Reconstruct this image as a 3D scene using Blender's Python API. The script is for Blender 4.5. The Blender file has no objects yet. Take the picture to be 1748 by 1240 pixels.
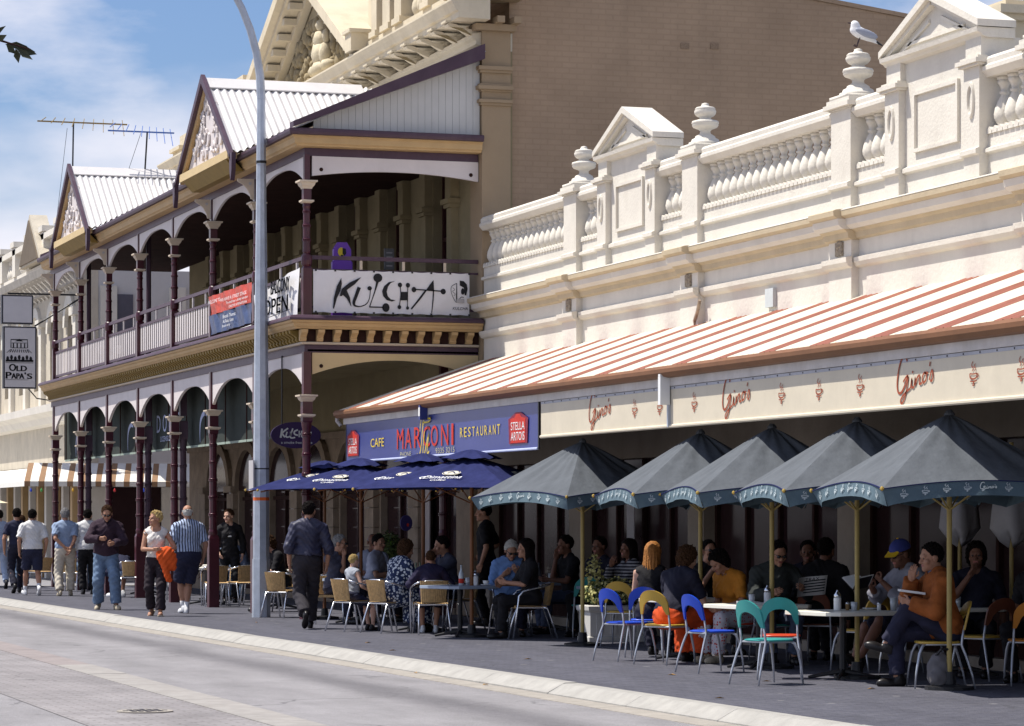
import bpy, math, random
import numpy as np
from math import sin, cos, pi, radians, sqrt, atan2
random.seed(4)
S = bpy.context.scene
COL = S.collection
# ------------------------------------------------------------------ camera, sky, sun, exposure
# world: X = across the street (towards the cafes), Y = along the street (away), Z = up, pavement at z = 0
TH = radians(18.1)
cam = bpy.data.cameras.new('camera'); camo = bpy.data.objects.new('camera', cam); COL.objects.link(camo)
camo.location = (0, 0, 1.5); camo.rotation_euler = (radians(90), 0, -TH)
cam.sensor_width = 36; cam.lens = 36 * 5110 / 1748; cam.shift_y = 268 / 1748
cam.clip_start = .5; cam.clip_end = 3000
S.camera = camo
SUN_EL, SUN_AZ = radians(63), radians(27)       # azimuth off the street facade's normal, towards +Y
sdir = (-cos(SUN_EL) * cos(SUN_AZ), cos(SUN_EL) * sin(SUN_AZ), sin(SUN_EL))
W = bpy.data.worlds.new('World'); S.world = W; W.use_nodes = True
wn, wl = W.node_tree.nodes, W.node_tree.links
bg = wn['Background']; sky = wn.new('ShaderNodeTexSky'); sky.sky_type = 'NISHITA'; sky.sun_disc = False
sky.sun_elevation = SUN_EL; sky.sun_rotation = atan2(sdir[0], sdir[1])
sky.air_density = 1.0; sky.dust_density = 1.0; sky.ozone_density = 4.0; sky.altitude = 0
tc = wn.new('ShaderNodeTexCoord'); mp = wn.new('ShaderNodeMapping'); mp.inputs['Scale'].default_value = (5, 5, 13)
mp.inputs['Location'].default_value = (3.6, 1.5, .35)
nz = wn.new('ShaderNodeTexNoise'); nz.inputs['Scale'].default_value = 1.6; nz.inputs['Detail'].default_value = 9; nz.inputs['Roughness'].default_value = .55
rp = wn.new('ShaderNodeValToRGB'); rp.color_ramp.elements[0].position = .44; rp.color_ramp.elements[1].position = .64
rp.color_ramp.elements[1].color = (.8, .8, .8, 1)
sx = wn.new('ShaderNodeSeparateXYZ'); mr = wn.new('ShaderNodeMapRange')
mr.inputs['From Min'].default_value = .095; mr.inputs['From Max'].default_value = .152; mr.inputs['To Min'].default_value = 1; mr.inputs['To Max'].default_value = 0
mr.interpolation_type = 'SMOOTHSTEP'
mx1 = wn.new('ShaderNodeMath'); mx1.operation = 'MAXIMUM'; mm = wn.new('ShaderNodeMath'); mm.operation = 'MULTIPLY'; mm.inputs[1].default_value = .9
mix = wn.new('ShaderNodeMix'); mix.data_type = 'RGBA'; mix.inputs['B'].default_value = (14.2, 13.9, 15.0, 1)
nz2 = wn.new('ShaderNodeTexNoise'); nz2.inputs['Scale'].default_value = 2.2; nz2.inputs['Detail'].default_value = 6
add = wn.new('ShaderNodeMath'); add.operation = 'MULTIPLY_ADD'; add.inputs[1].default_value = .10; add.inputs[2].default_value = -.05
add2 = wn.new('ShaderNodeMath'); add2.operation = 'ADD'
wl.new(tc.outputs['Generated'], mp.inputs[0]); wl.new(mp.outputs[0], nz.inputs[0]); wl.new(mp.outputs[0], nz2.inputs[0])
wl.new(nz.outputs[0], rp.inputs[0])
wl.new(tc.outputs['Generated'], sx.inputs[0]); wl.new(nz2.outputs[0], add.inputs[0]); wl.new(sx.outputs[2], add2.inputs[0]); wl.new(add.outputs[0], add2.inputs[1])
wl.new(add2.outputs[0], mr.inputs[0]); wl.new(rp.outputs[0], mx1.inputs[0]); wl.new(mr.outputs[0], mx1.inputs[1]); wl.new(mx1.outputs[0], mm.inputs[0])
tint = wn.new('ShaderNodeMix'); tint.data_type = 'RGBA'; tint.blend_type = 'MULTIPLY'; tint.inputs['Factor'].default_value = 1; tint.inputs['B'].default_value = (1.42, 1.52, 1.78, 1)
wl.new(sky.outputs[0], tint.inputs['A']); wl.new(tint.outputs['Result'], mix.inputs['A']); wl.new(mm.outputs[0], mix.inputs['Factor'])
wl.new(mix.outputs['Result'], bg.inputs[0]); bg.inputs[1].default_value = .058
sl = bpy.data.lights.new('sun', 'SUN'); sl.energy = 5.0; sl.angle = radians(.53); sl.color = (1, .955, .88)
so = bpy.data.objects.new('sun', sl); COL.objects.link(so)
from mathutils import Vector, Matrix
so.rotation_euler = Vector(sdir).to_track_quat('Z', 'Y').to_euler(); so.location = (-20, 30, 60)
S.view_settings.view_transform = 'Standard'; S.view_settings.look = 'None'; S.view_settings.exposure = .27; S.view_settings.gamma = 1
S.view_settings.use_curve_mapping = False
S.render.engine = 'CYCLES'; S.cycles.use_denoising = True; S.cycles.max_bounces = 6; S.cycles.diffuse_bounces = 2
# ------------------------------------------------------------------ materials
MATS = {}
def mat(name, col, rough=.75, var=.12, scale=3, bump=0, bscale=40, metal=0, dirt=0, dirtcol=(.25, .22, .18), spec=.3, stretch=None, obj=True, wave=None):
    if name in MATS: return MATS[name]
    m = bpy.data.materials.new(name); m.use_nodes = True; MATS[name] = m
    n, l = m.node_tree.nodes, m.node_tree.links; b = n['Principled BSDF']
    b.inputs['Roughness'].default_value = rough; b.inputs['Metallic'].default_value = metal; b.inputs['Specular IOR Level'].default_value = spec
    t = n.new('ShaderNodeTexCoord'); src = t.outputs['Object']
    mpn = n.new('ShaderNodeMapping'); l.new(src, mpn.inputs[0])
    if stretch: mpn.inputs['Scale'].default_value = stretch
    a = n.new('ShaderNodeTexNoise'); a.inputs['Scale'].default_value = scale; a.inputs['Detail'].default_value = 7; a.inputs['Roughness'].default_value = .65
    l.new(mpn.outputs[0], a.inputs[0])
    r = n.new('ShaderNodeValToRGB'); e = r.color_ramp.elements; e[0].position = .3; e[1].position = .7
    e[0].color = (*[c * (1 - var) for c in col], 1); e[1].color = (*[min(1, c * (1 + var)) for c in col], 1)
    l.new(a.outputs[0], r.inputs[0]); out = r.outputs[0]
    if wave:      # woven / printed stripes: (axis, period, colour, width)
        sp = n.new('ShaderNodeSeparateXYZ'); l.new(t.outputs['Object'], sp.inputs[0])
        k = n.new('ShaderNodeMath'); k.operation = 'PINGPONG'; k.inputs[1].default_value = wave[1] / 2; l.new(sp.outputs[wave[0]], k.inputs[0])
        g = n.new('ShaderNodeMath'); g.operation = 'LESS_THAN'; g.inputs[1].default_value = wave[3] / 2; l.new(k.outputs[0], g.inputs[0])
        x = n.new('ShaderNodeMix'); x.data_type = 'RGBA'; x.inputs['B'].default_value = (*wave[2], 1); l.new(g.outputs[0], x.inputs['Factor']); l.new(out, x.inputs['A']); out = x.outputs['Result']
    if dirt:
        d = n.new('ShaderNodeTexNoise'); d.inputs['Scale'].default_value = 1.3; d.inputs['Detail'].default_value = 10; d.inputs['Roughness'].default_value = .7
        m2 = n.new('ShaderNodeMapping'); m2.inputs['Scale'].default_value = (1.5, 1.5, .35); l.new(t.outputs['Object'], m2.inputs[0]); l.new(m2.outputs[0], d.inputs[0])
        r2 = n.new('ShaderNodeValToRGB'); r2.color_ramp.elements[0].position = .52; r2.color_ramp.elements[1].position = .78; r2.color_ramp.elements[1].color = (dirt, dirt, dirt, 1)
        l.new(d.outputs[0], r2.inputs[0])
        x = n.new('ShaderNodeMix'); x.data_type = 'RGBA'; x.inputs['B'].default_value = (*dirtcol, 1); l.new(r2.outputs[0], x.inputs['Factor']); l.new(out, x.inputs['A']); out = x.outputs['Result']
    l.new(out, b.inputs['Base Color'])
    if bump:
        c = n.new('ShaderNodeTexNoise'); c.inputs['Scale'].default_value = bscale; c.inputs['Detail'].default_value = 5; l.new(mpn.outputs[0], c.inputs[0])
        bn = n.new('ShaderNodeBump'); bn.inputs['Strength'].default_value = bump; bn.inputs['Distance'].default_value = .02; l.new(c.outputs[0], bn.inputs['Height']); l.new(bn.outputs[0], b.inputs['Normal'])
    return m
WHITE = mat('white_render', (.70, .655, .57), .85, .07, 2, .3, 30, dirt=.36, dirtcol=(.42, .37, .29))
WALLW = mat('white_painted_wall', (.69, .645, .57), .85, .07, 1.5, .3, 18, dirt=.38, dirtcol=(.46, .42, .36))
OCHRE = mat('yellow_moulding_paint', (.55, .455, .31), .8, .12, 2, .2, 30, dirt=.3)
CREAM = mat('cream_stone_paint', (.64, .555, .405), .85, .10, 1.5, .3, 20, dirt=.35, dirtcol=(.3, .25, .16))
TAN = mat('tan_render', (.36, .265, .165), .85, .08, 1, .2, 20)
MAROON = mat('maroon_gloss_paint', (.062, .009, .018), .3, .2, 4, spec=.5)
PURPLE = mat('purple_brown_paint', (.075, .042, .062), .45, .15, 3, .1, 30, dirt=.25, dirtcol=(.2, .17, .17))
OCH2 = mat('ochre_timber_paint', (.52, .35, .17), .6, .10, 3, .1, 20)
BUFF = mat('buff_timber_paint', (.60, .50, .38), .65, .08, 3, .1, 20)
LILAC = mat('pale_timber_paint', (.66, .60, .58), .65, .06, 2, .1, 20, dirt=.2)
CREAMT = mat('cream_timber_paint', (.62, .47, .25), .65, .07, 2, .1, 20)
MUSTARD = mat('olive_mustard_paint', (.27, .175, .04), .6, .15, 5)
IRONW = mat('white_roof_iron', (.64, .62, .61), .5, .05, 2, metal=0, dirt=.15)
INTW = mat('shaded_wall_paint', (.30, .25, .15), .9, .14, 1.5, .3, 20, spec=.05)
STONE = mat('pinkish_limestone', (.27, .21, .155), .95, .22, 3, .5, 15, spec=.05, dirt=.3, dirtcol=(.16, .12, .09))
DARKW = mat('dark_timber', (.040, .020, .017), .8, .3, 4, spec=.04)
GLASS = mat('dark_window_glass', (.032, .017, .018), .12, .3, 1, spec=.04)
GREYW = mat('grey_paint', (.45, .43, .43), .7, .08, 3)
STEEL = mat('galvanised_steel', (.42, .46, .52), .45, .15, 6, metal=.3, spec=.5)
ALU = mat('polished_aluminium', (.72, .74, .78), .25, .05, 8, metal=.9)
GREYLEG = mat('silver_grey_paint', (.48, .50, .54), .35, .05, 8, metal=.5)
RATTAN = mat('woven_rattan', (.58, .38, .17), .6, .25, 30, .5, 120)
TABLEW = mat('white_tabletop', (.80, .77, .66), .4, .04, 4)
TABLEB = mat('grey_blue_tabletop', (.30, .36, .45), .3, .1, 4, spec=.5)
BLACKM = mat('black_metal', (.02, .02, .022), .4, .2, 6)
BROWNP = mat('varnished_brown_pole', (.20, .075, .025), .4, .25, 10, stretch=(1, 1, .1))
GOLDP = mat('olive_gold_pole', (.40, .30, .10), .45, .1, 6)
BRASS = mat('brass', (.75, .5, .12), .25, .05, 5, metal=.8)
NAVYF = mat('navy_canvas', (.026, .031, .10), .95, .2, 5, .7, 8, spec=.05)
GREENF = mat('grey_green_canvas', (.112, .122, .135), .95, .14, 4, .9, 7, spec=.05, stretch=(1, 1, .4))
VALF = mat('teal_grey_canvas', (.10, .15, .18), .9, .12, 6, .3, 150)
PRINTW = mat('white_print', (.80, .80, .78), .7, .06, 9)
PRINTK = mat('black_print', (.012, .012, .015), .6, .1, 9)
PRINTR = mat('red_print', (.55, .035, .02), .6, .1, 9)
PRINTDR = mat('dark_red_print', (.33, .07, .03), .7, .15, 9)
PRINTY = mat('yellow_print', (.75, .55, .04), .6, .08, 9)
SIGNB = mat('blue_sign_vinyl', (.027, .041, .21), .35, .08, 2, spec=.5)
BANNERC = mat('cream_banner_vinyl', (.64, .57, .44), .6, .06, 2, .15, 6, dirt=.15)
BANNERW = mat('white_banner_vinyl', (.76, .74, .74), .55, .06, 2, .3, 5)
GUTB = mat('brown_gutter_paint', (.22, .10, .045), .5, .15, 3)
FASCW = mat('white_fascia_paint', (.58, .54, .50), .6, .15, 3, dirt=.3, dirtcol=(.3, .2, .12))
STRIPER = mat('terracotta_roof_paint', (.27, .09, .055), .55, .18, 5, dirt=.2, dirtcol=(.5, .3, .22))
STRIPEW = mat('white_roof_paint', (.66, .605, .49), .6, .06, 3, dirt=.3, dirtcol=(.45, .36, .26))
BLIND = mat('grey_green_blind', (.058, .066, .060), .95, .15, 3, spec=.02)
CONC = mat('kerb_concrete', (.355, .34, .31), .9, .15, 5, .4, 60, dirt=.35, dirtcol=(.24, .23, .22))
CONC2 = mat('gutter_concrete', (.33, .30, .26), .9, .15, 6, .4, 60, dirt=.3)
# ------------------------------------------------------------------ mesh builder
OFF = {}
def link(o): COL.objects.link(o); return o
def props(o, label=None, cat=None, group=None, kind=None):
    if label: o['label'] = label
    if cat: o['category'] = cat
    if group: o['group'] = group
    if kind: o['kind'] = kind
    return o
def thing(name, loc, label, cat, group=None, rz=0):
    o = bpy.data.objects.new(name, None); link(o); o.location = loc; o.rotation_euler = (0, 0, rz); o.empty_display_size = .2
    OFF[o.name] = Vector(loc)
    return props(o, label, cat, group)
def mesh_obj(name, verts, faces, m, parent=None, smooth=False, mi=None, off=None):
    me = bpy.data.meshes.new(name)
    if off is None: off = OFF.get(parent.name, Vector()) if parent else Vector()
    v = np.asarray(verts, float).reshape(-1, 3) - np.array(off)
    me.from_pydata(v.tolist(), [], faces if isinstance(faces, list) else faces.tolist())
    for k in (m if isinstance(m, (list, tuple)) else [m]): me.materials.append(k)
    if mi is not None: me.polygons.foreach_set('material_index', mi)
    if smooth: me.polygons.foreach_set('use_smooth', [True] * len(me.polygons))
    me.update()
    o = bpy.data.objects.new(name, me); link(o); OFF[o.name] = Vector(off)
    if parent: o.parent = parent
    return o
class MB:
    def __init__(s): s.v = []; s.f = []; s.T = None
    def add(s, vs, fs):
        b = len(s.v)
        if s.T is not None: vs = [tuple(s.T @ Vector(p)) for p in vs]
        s.v += [tuple(p) for p in vs]; s.f += [tuple(i + b for i in q) for q in fs]; return s
    def box(s, x0, x1, y0, y1, z0, z1):
        x0, x1 = min(x0, x1), max(x0, x1); y0, y1 = min(y0, y1), max(y0, y1); z0, z1 = min(z0, z1), max(z0, z1)
        return s.add([(x0, y0, z0), (x1, y0, z0), (x1, y1, z0), (x0, y1, z0), (x0, y0, z1), (x1, y0, z1), (x1, y1, z1), (x0, y1, z1)],
                     [(3, 2, 1, 0), (4, 5, 6, 7), (0, 1, 5, 4), (1, 2, 6, 5), (2, 3, 7, 6), (3, 0, 4, 7)])
    def prism(s, poly, ax, a, b):       # polygon in the two other axes (in x,y,z order), extruded along ax
        n = len(poly)
        def P(p, t): return (t, p[0], p[1]) if ax == 0 else (p[0], t, p[1]) if ax == 1 else (p[0], p[1], t)
        return s.add([P(p, a) for p in poly] + [P(p, b) for p in poly],
                     [tuple(range(n)), tuple(range(2 * n - 1, n - 1, -1))] + [(i, n + i, n + (i + 1) % n, (i + 1) % n) for i in range(n)])
    def tube(s, pts, r, n=8, cap=True):
        pts = [Vector(p) for p in pts]; m = len(pts); rr = r if isinstance(r, (list, tuple)) else [r] * m
        vs = []; up = None
        for i, p in enumerate(pts):
            t = (pts[min(i + 1, m - 1)] - pts[max(i - 1, 0)]).normalized()
            if up is None: up = Vector((0, 0, 1)) if abs(t.z) < .9 else Vector((1, 0, 0))
            a = t.cross(up).normalized(); up = a.cross(t).normalized()
            for k in range(n):
                w = 2 * pi * (k + .5) / n; vs.append(p + (a * cos(w) + up * sin(w)) * rr[i])
        fs = [(i * n + k, i * n + (k + 1) % n, (i + 1) * n + (k + 1) % n, (i + 1) * n + k) for i in range(m - 1) for k in range(n)]
        if cap: fs += [tuple(range(n - 1, -1, -1)), tuple(range((m - 1) * n, m * n))]
        return s.add(vs, fs)
    def lathe(s, prof, c=(0, 0, 0), n=12):
        vs = []; m = len(prof)
        for r, z in prof:
            for k in range(n):
                w = 2 * pi * (k + .5) / n; vs.append((c[0] + r * cos(w), c[1] + r * sin(w), c[2] + z))
        fs = [(i * n + k, i * n + (k + 1) % n, (i + 1) * n + (k + 1) % n, (i + 1) * n + k) for i in range(m - 1) for k in range(n)]
        return s.add(vs, fs + [tuple(range(n - 1, -1, -1)), tuple(range((m - 1) * n, m * n))])
    def grid(s, fn, nu, nv):
        vs = [fn(i / nu, j / nv) for i in range(nu + 1) for j in range(nv + 1)]; w = nv + 1
        return s.add(vs, [(i * w + j, (i + 1) * w + j, (i + 1) * w + j + 1, i * w + j + 1) for i in range(nu) for j in range(nv)])
    def strip(s, ax, a0, a1, fz, ztop, t0, t1, n=14):   # panel along axis ax, top ztop, lower edge fz(f)
        for i in range(n):
            p, q = i / n, (i + 1) / n; A, B = a0 + (a1 - a0) * p, a0 + (a1 - a0) * q; zA, zB = fz(p), fz(q)
            def P(t, a, z): return (t, a, z) if ax == 1 else (a, t, z)
            vs = [P(t0, A, zA), P(t0, B, zB), P(t0, B, ztop), P(t0, A, ztop), P(t1, A, zA), P(t1, B, zB), P(t1, B, ztop), P(t1, A, ztop)]
            fs = [(0, 1, 2, 3), (7, 6, 5, 4), (0, 4, 5, 1), (3, 2, 6, 7)]
            if i == 0: fs.append((0, 3, 7, 4))
            if i == n - 1: fs.append((1, 5, 6, 2))
            s.add(vs, fs)
        return s
    def obj(s, name, m, parent=None, smooth=False, fix=True):
        o = mesh_obj(name, s.v, s.f, m, parent, smooth)
        if fix:
            import bmesh
            b = bmesh.new(); b.from_mesh(o.data); bmesh.ops.recalc_face_normals(b, faces=b.faces); b.to_mesh(o.data); b.free()
        return o
def copy_obj(o, parent=None, delta=None):
    c = o.copy(); link(c)
    if parent: c.parent = parent
    if delta is not None: c.location = Vector(o.location) + Vector(delta)
    OFF[c.name] = OFF.get(o.name, Vector())
    return c
def copy_thing(o, loc, rz=0, label=None, group=None, swap=None):
    r = o.copy(); link(r); r.location = loc; r.rotation_euler = (0, 0, rz)
    if label: r['label'] = label
    if group: r['group'] = group
    def rec(a, b):
        for ch in list(a.children):
            c = ch.copy(); link(c); c.parent = b
            if swap:
                st = ch.name.split('.')[0]
                if st in swap: c.data = swap[st]
            rec(ch, c)
    rec(o, r); return r
def recol(me, m):
    c = me.copy(); c.materials[0] = m; return c
# ------------------------------------------------------------------ lettering and line work (flat, a few mm thick)
_tc = {}
def text2d(s):
    if s not in _tc:
        c = bpy.data.curves.new('t', 'FONT'); c.body = s; c.size = 1; c.resolution_u = 3
        o = bpy.data.objects.new('t', c); link(o)
        dg = bpy.context.evaluated_depsgraph_get(); me = o.evaluated_get(dg).to_mesh()
        vs = np.array([v.co[:2] for v in me.vertices]); fs = [tuple(p.vertices) for p in me.polygons]
        o.evaluated_get(dg).to_mesh_clear(); bpy.data.objects.remove(o); bpy.data.curves.remove(c)
        lo, hi = vs.min(0), vs.max(0); _tc[s] = ((vs - lo) / (hi - lo), fs)
    return _tc[s]
class Flat:
    """2-D drawing in metres on a plane: origin o, right ax, up ay."""
    def __init__(s, o, ax, ay, lift=.006):
        s.o, s.ax, s.ay = Vector(o), Vector(ax), Vector(ay); n = s.ax.cross(s.ay); s.o = s.o + n * lift; s.mb = MB(); s.n = n
    def P(s, x, y): return s.o + s.ax * x + s.ay * y
    def text(s, t, x, y, w, h, shear=0, rot=0):
        v, f = text2d(t); c, d = cos(rot), sin(rot); pts = []
        for a, b in v:
            X, Y = a * w + b * h * shear, b * h; pts.append(s.P(x + X * c - Y * d, y + X * d + Y * c))
        s.mb.add(pts, f); return s
    def line(s, pts, w, smooth=True, x=0, y=0, k=1):
        P = [Vector((p[0] * k + x, p[1] * k + y)) for p in pts]; ww = list(w) if isinstance(w, (list, tuple)) else [w] * len(P)
        if smooth and len(P) > 2:
            Q = []; V = []
            for i in range(len(P) - 1):
                a, b, c, d = P[max(i - 1, 0)], P[i], P[i + 1], P[min(i + 2, len(P) - 1)]
                for j in range(5):
                    t = j / 5; Q.append(.5 * ((2 * b) + (c - a) * t + (2 * a - 5 * b + 4 * c - d) * t * t + (3 * b - a - 3 * c + d) * t ** 3)); V.append(ww[i] * (1 - t) + ww[i + 1] * t)
            Q.append(P[-1]); V.append(ww[-1]); P, ww = Q, V
        vs = []
        for i, p in enumerate(P):
            t = P[min(i + 1, len(P) - 1)] - P[max(i - 1, 0)]; t = t.normalized() if t.length > 1e-9 else Vector((1, 0)); nn = Vector((-t.y, t.x)) * ww[i] * .5 * k
            vs += [s.P(*(p + nn)), s.P(*(p - nn))]
        s.mb.add(vs, [(2 * i, 2 * i + 1, 2 * i + 3, 2 * i + 2) for i in range(len(P) - 1)]); return s
    def poly(s, pts, x=0, y=0, k=1): s.mb.add([s.P(p[0] * k + x, p[1] * k + y) for p in pts], [tuple(range(len(pts)))]); return s
    def disc(s, x, y, rx, ry=None, n=16):
        ry = ry or rx; return s.poly([(x + rx * cos(2 * pi * i / n), y + ry * sin(2 * pi * i / n)) for i in range(n)])
    def ring(s, x, y, rx, ry, w, a0=0, a1=2 * pi, n=20): return s.line([(x + rx * cos(a0 + (a1 - a0) * i / n), y + ry * sin(a0 + (a1 - a0) * i / n)) for i in range(n + 1)], w, False)
    def obj(s, name, m, parent=None): return s.mb.obj(name, m, parent, fix=False)
STREET = ((0, -1, 0), (0, 0, 1))     # faces the road (-X)
ENDF = ((1, 0, 0), (0, 0, 1))        # faces down the street towards the viewer (-Y)
# ================================================================== setting: ground
def kv(u): return 9.2 - .0172 * (u - 20)          # kerb's pavement edge
pave = mat('dark_asphalt_pavers', (.100, .099, .118), .9, .22, 6, .5, 60, dirt=.3, dirtcol=(.15, .148, .16))
def brickify(m, sc, c1, c2, mort, rot=0, bw=.5, rh=.25, bump=.3, keep=0):
    n, l = m.node_tree.nodes, m.node_tree.links; b = n['Principled BSDF']
    t = n.new('ShaderNodeTexCoord'); mp_ = n.new('ShaderNodeMapping'); mp_.inputs['Rotation'].default_value = rot if isinstance(rot, tuple) else (0, 0, rot); l.new(t.outputs['Object'], mp_.inputs[0])
    k = n.new('ShaderNodeTexBrick'); k.inputs['Scale'].default_value = sc; k.inputs['Color1'].default_value = (*c1, 1); k.inputs['Color2'].default_value = (*c2, 1); k.inputs['Mortar'].default_value = (*mort, 1)
    k.inputs['Mortar Size'].default_value = .012; k.inputs['Brick Width'].default_value = bw; k.inputs['Row Height'].default_value = rh; l.new(mp_.outputs[0], k.inputs[0])
    old = b.inputs['Base Color'].links[0].from_socket
    x = n.new('ShaderNodeMix'); x.data_type = 'RGBA'; x.blend_type = 'MULTIPLY'; x.inputs['Factor'].default_value = 1; l.new(old, x.inputs['A']); l.new(k.outputs['Color'], x.inputs['B']); l.new(x.outputs['Result'], b.inputs['Base Color'])
    bn = n.new('ShaderNodeBump'); bn.invert = True; bn.inputs['Strength'].default_value = bump; bn.inputs['Distance'].default_value = .01; l.new(k.outputs['Fac'], bn.inputs['Height'])
    if b.inputs['Normal'].links: l.new(b.inputs['Normal'].links[0].from_socket, bn.inputs['Normal'])
    l.new(bn.outputs[0], b.inputs['Normal'])
brickify(pave, 1, (1, 1, 1), (.86, .86, .9), (.72, .72, .76), 0, .22, .11, .25)
mb = MB(); U = [-10, 10, 20, 35, 50, 67.6]
mb.add([(kv(u), u, 0) for u in U] + [(30, u, 0) for u in U], [(i, i + 6, i + 7, i + 1) for i in range(5)])
props(mb.obj('pavement', pave, fix=False), kind='structure')
far = mat('pale_concrete_path', (.24, .235, .245), .9, .12, 4, .3, 60)
mb = MB(); mb.add([(kv(68), 67.6, .004), (30, 67.6, .004), (60, 400, .004), (kv(400), 400, .004)], [(0, 1, 2, 3)])
props(mb.obj('footpath', far, fix=False), kind='structure')
mb = MB().box(8.5, 13.5, 67.3, 67.75, -.05, .02); props(mb.obj('crossing_strip', CONC), kind='structure')
road = mat('pale_worn_asphalt', (.30, .287, .292), .88, .10, 1.2, .45, 90, dirt=.25, dirtcol=(.21, .20, .21))
def road_track(m):      # worn dark rubber and oil line along the lane
    n, l = m.node_tree.nodes, m.node_tree.links; b = n['Principled BSDF']; old = b.inputs['Base Color'].links[0].from_socket
    t = n.new('ShaderNodeTexCoord'); s = n.new('ShaderNodeSeparateXYZ'); l.new(t.outputs['Object'], s.inputs[0])
    q = n.new('ShaderNodeTexNoise'); q.inputs['Scale'].default_value = .35; q.inputs['Detail'].default_value = 8; l.new(t.outputs['Object'], q.inputs[0])
    a = n.new('ShaderNodeMath'); a.operation = 'MULTIPLY_ADD'; a.inputs[1].default_value = .5; a.inputs[2].default_value = -7.85; l.new(q.outputs[0], a.inputs[0])
    d = n.new('ShaderNodeMath'); d.operation = 'ADD'; l.new(s.outputs[0], d.inputs[0]); l.new(a.outputs[0], d.inputs[1])
    e = n.new('ShaderNodeMath'); e.operation = 'ABSOLUTE'; l.new(d.outputs[0], e.inputs[0])
    r = n.new('ShaderNodeMapRange'); r.interpolation_type = 'SMOOTHSTEP'; r.inputs['From Min'].default_value = .02; r.inputs['From Max'].default_value = .5; r.inputs['To Min'].default_value = .55; r.inputs['To Max'].default_value = 0
    l.new(e.outputs[0], r.inputs[0])
    q2 = n.new('ShaderNodeTexNoise'); q2.inputs['Scale'].default_value = 25; q2.inputs['Detail'].default_value = 5; l.new(t.outputs['Object'], q2.inputs[0])
    f = n.new('ShaderNodeMath'); f.operation = 'MULTIPLY'; l.new(r.outputs[0], f.inputs[0]); g = n.new('ShaderNodeMath'); g.operation = 'ADD'; g.inputs[1].default_value = .5; l.new(q2.outputs[0], g.inputs[0]); l.new(g.outputs[0], f.inputs[1])
    x = n.new('ShaderNodeMix'); x.data_type = 'RGBA'; x.inputs['B'].default_value = (.09, .085, .095, 1); l.new(f.outputs[0], x.inputs['Factor']); l.new(old, x.inputs['A'])
    # faint seams and patches
    w = n.new('ShaderNodeTexNoise'); w.inputs['Scale'].default_value = 140; w.inputs['Detail'].default_value = 2; l.new(t.outputs['Object'], w.inputs[0])
    r2 = n.new('ShaderNodeMapRange'); r2.inputs['From Min'].default_value = .3; r2.inputs['From Max'].default_value = .7; r2.inputs['To Min'].default_value = .55; r2.inputs['To Max'].default_value = 1.15; l.new(w.outputs[0], r2.inputs[0])
    y = n.new('ShaderNodeMix'); y.data_type = 'RGBA'; y.blend_type = 'MULTIPLY'; y.inputs['Factor'].default_value = 1; l.new(x.outputs['Result'], y.inputs['A']); l.new(r2.outputs[0], y.inputs['B']); l.new(y.outputs['Result'], b.inputs['Base Color'])
road_track(road)
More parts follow.
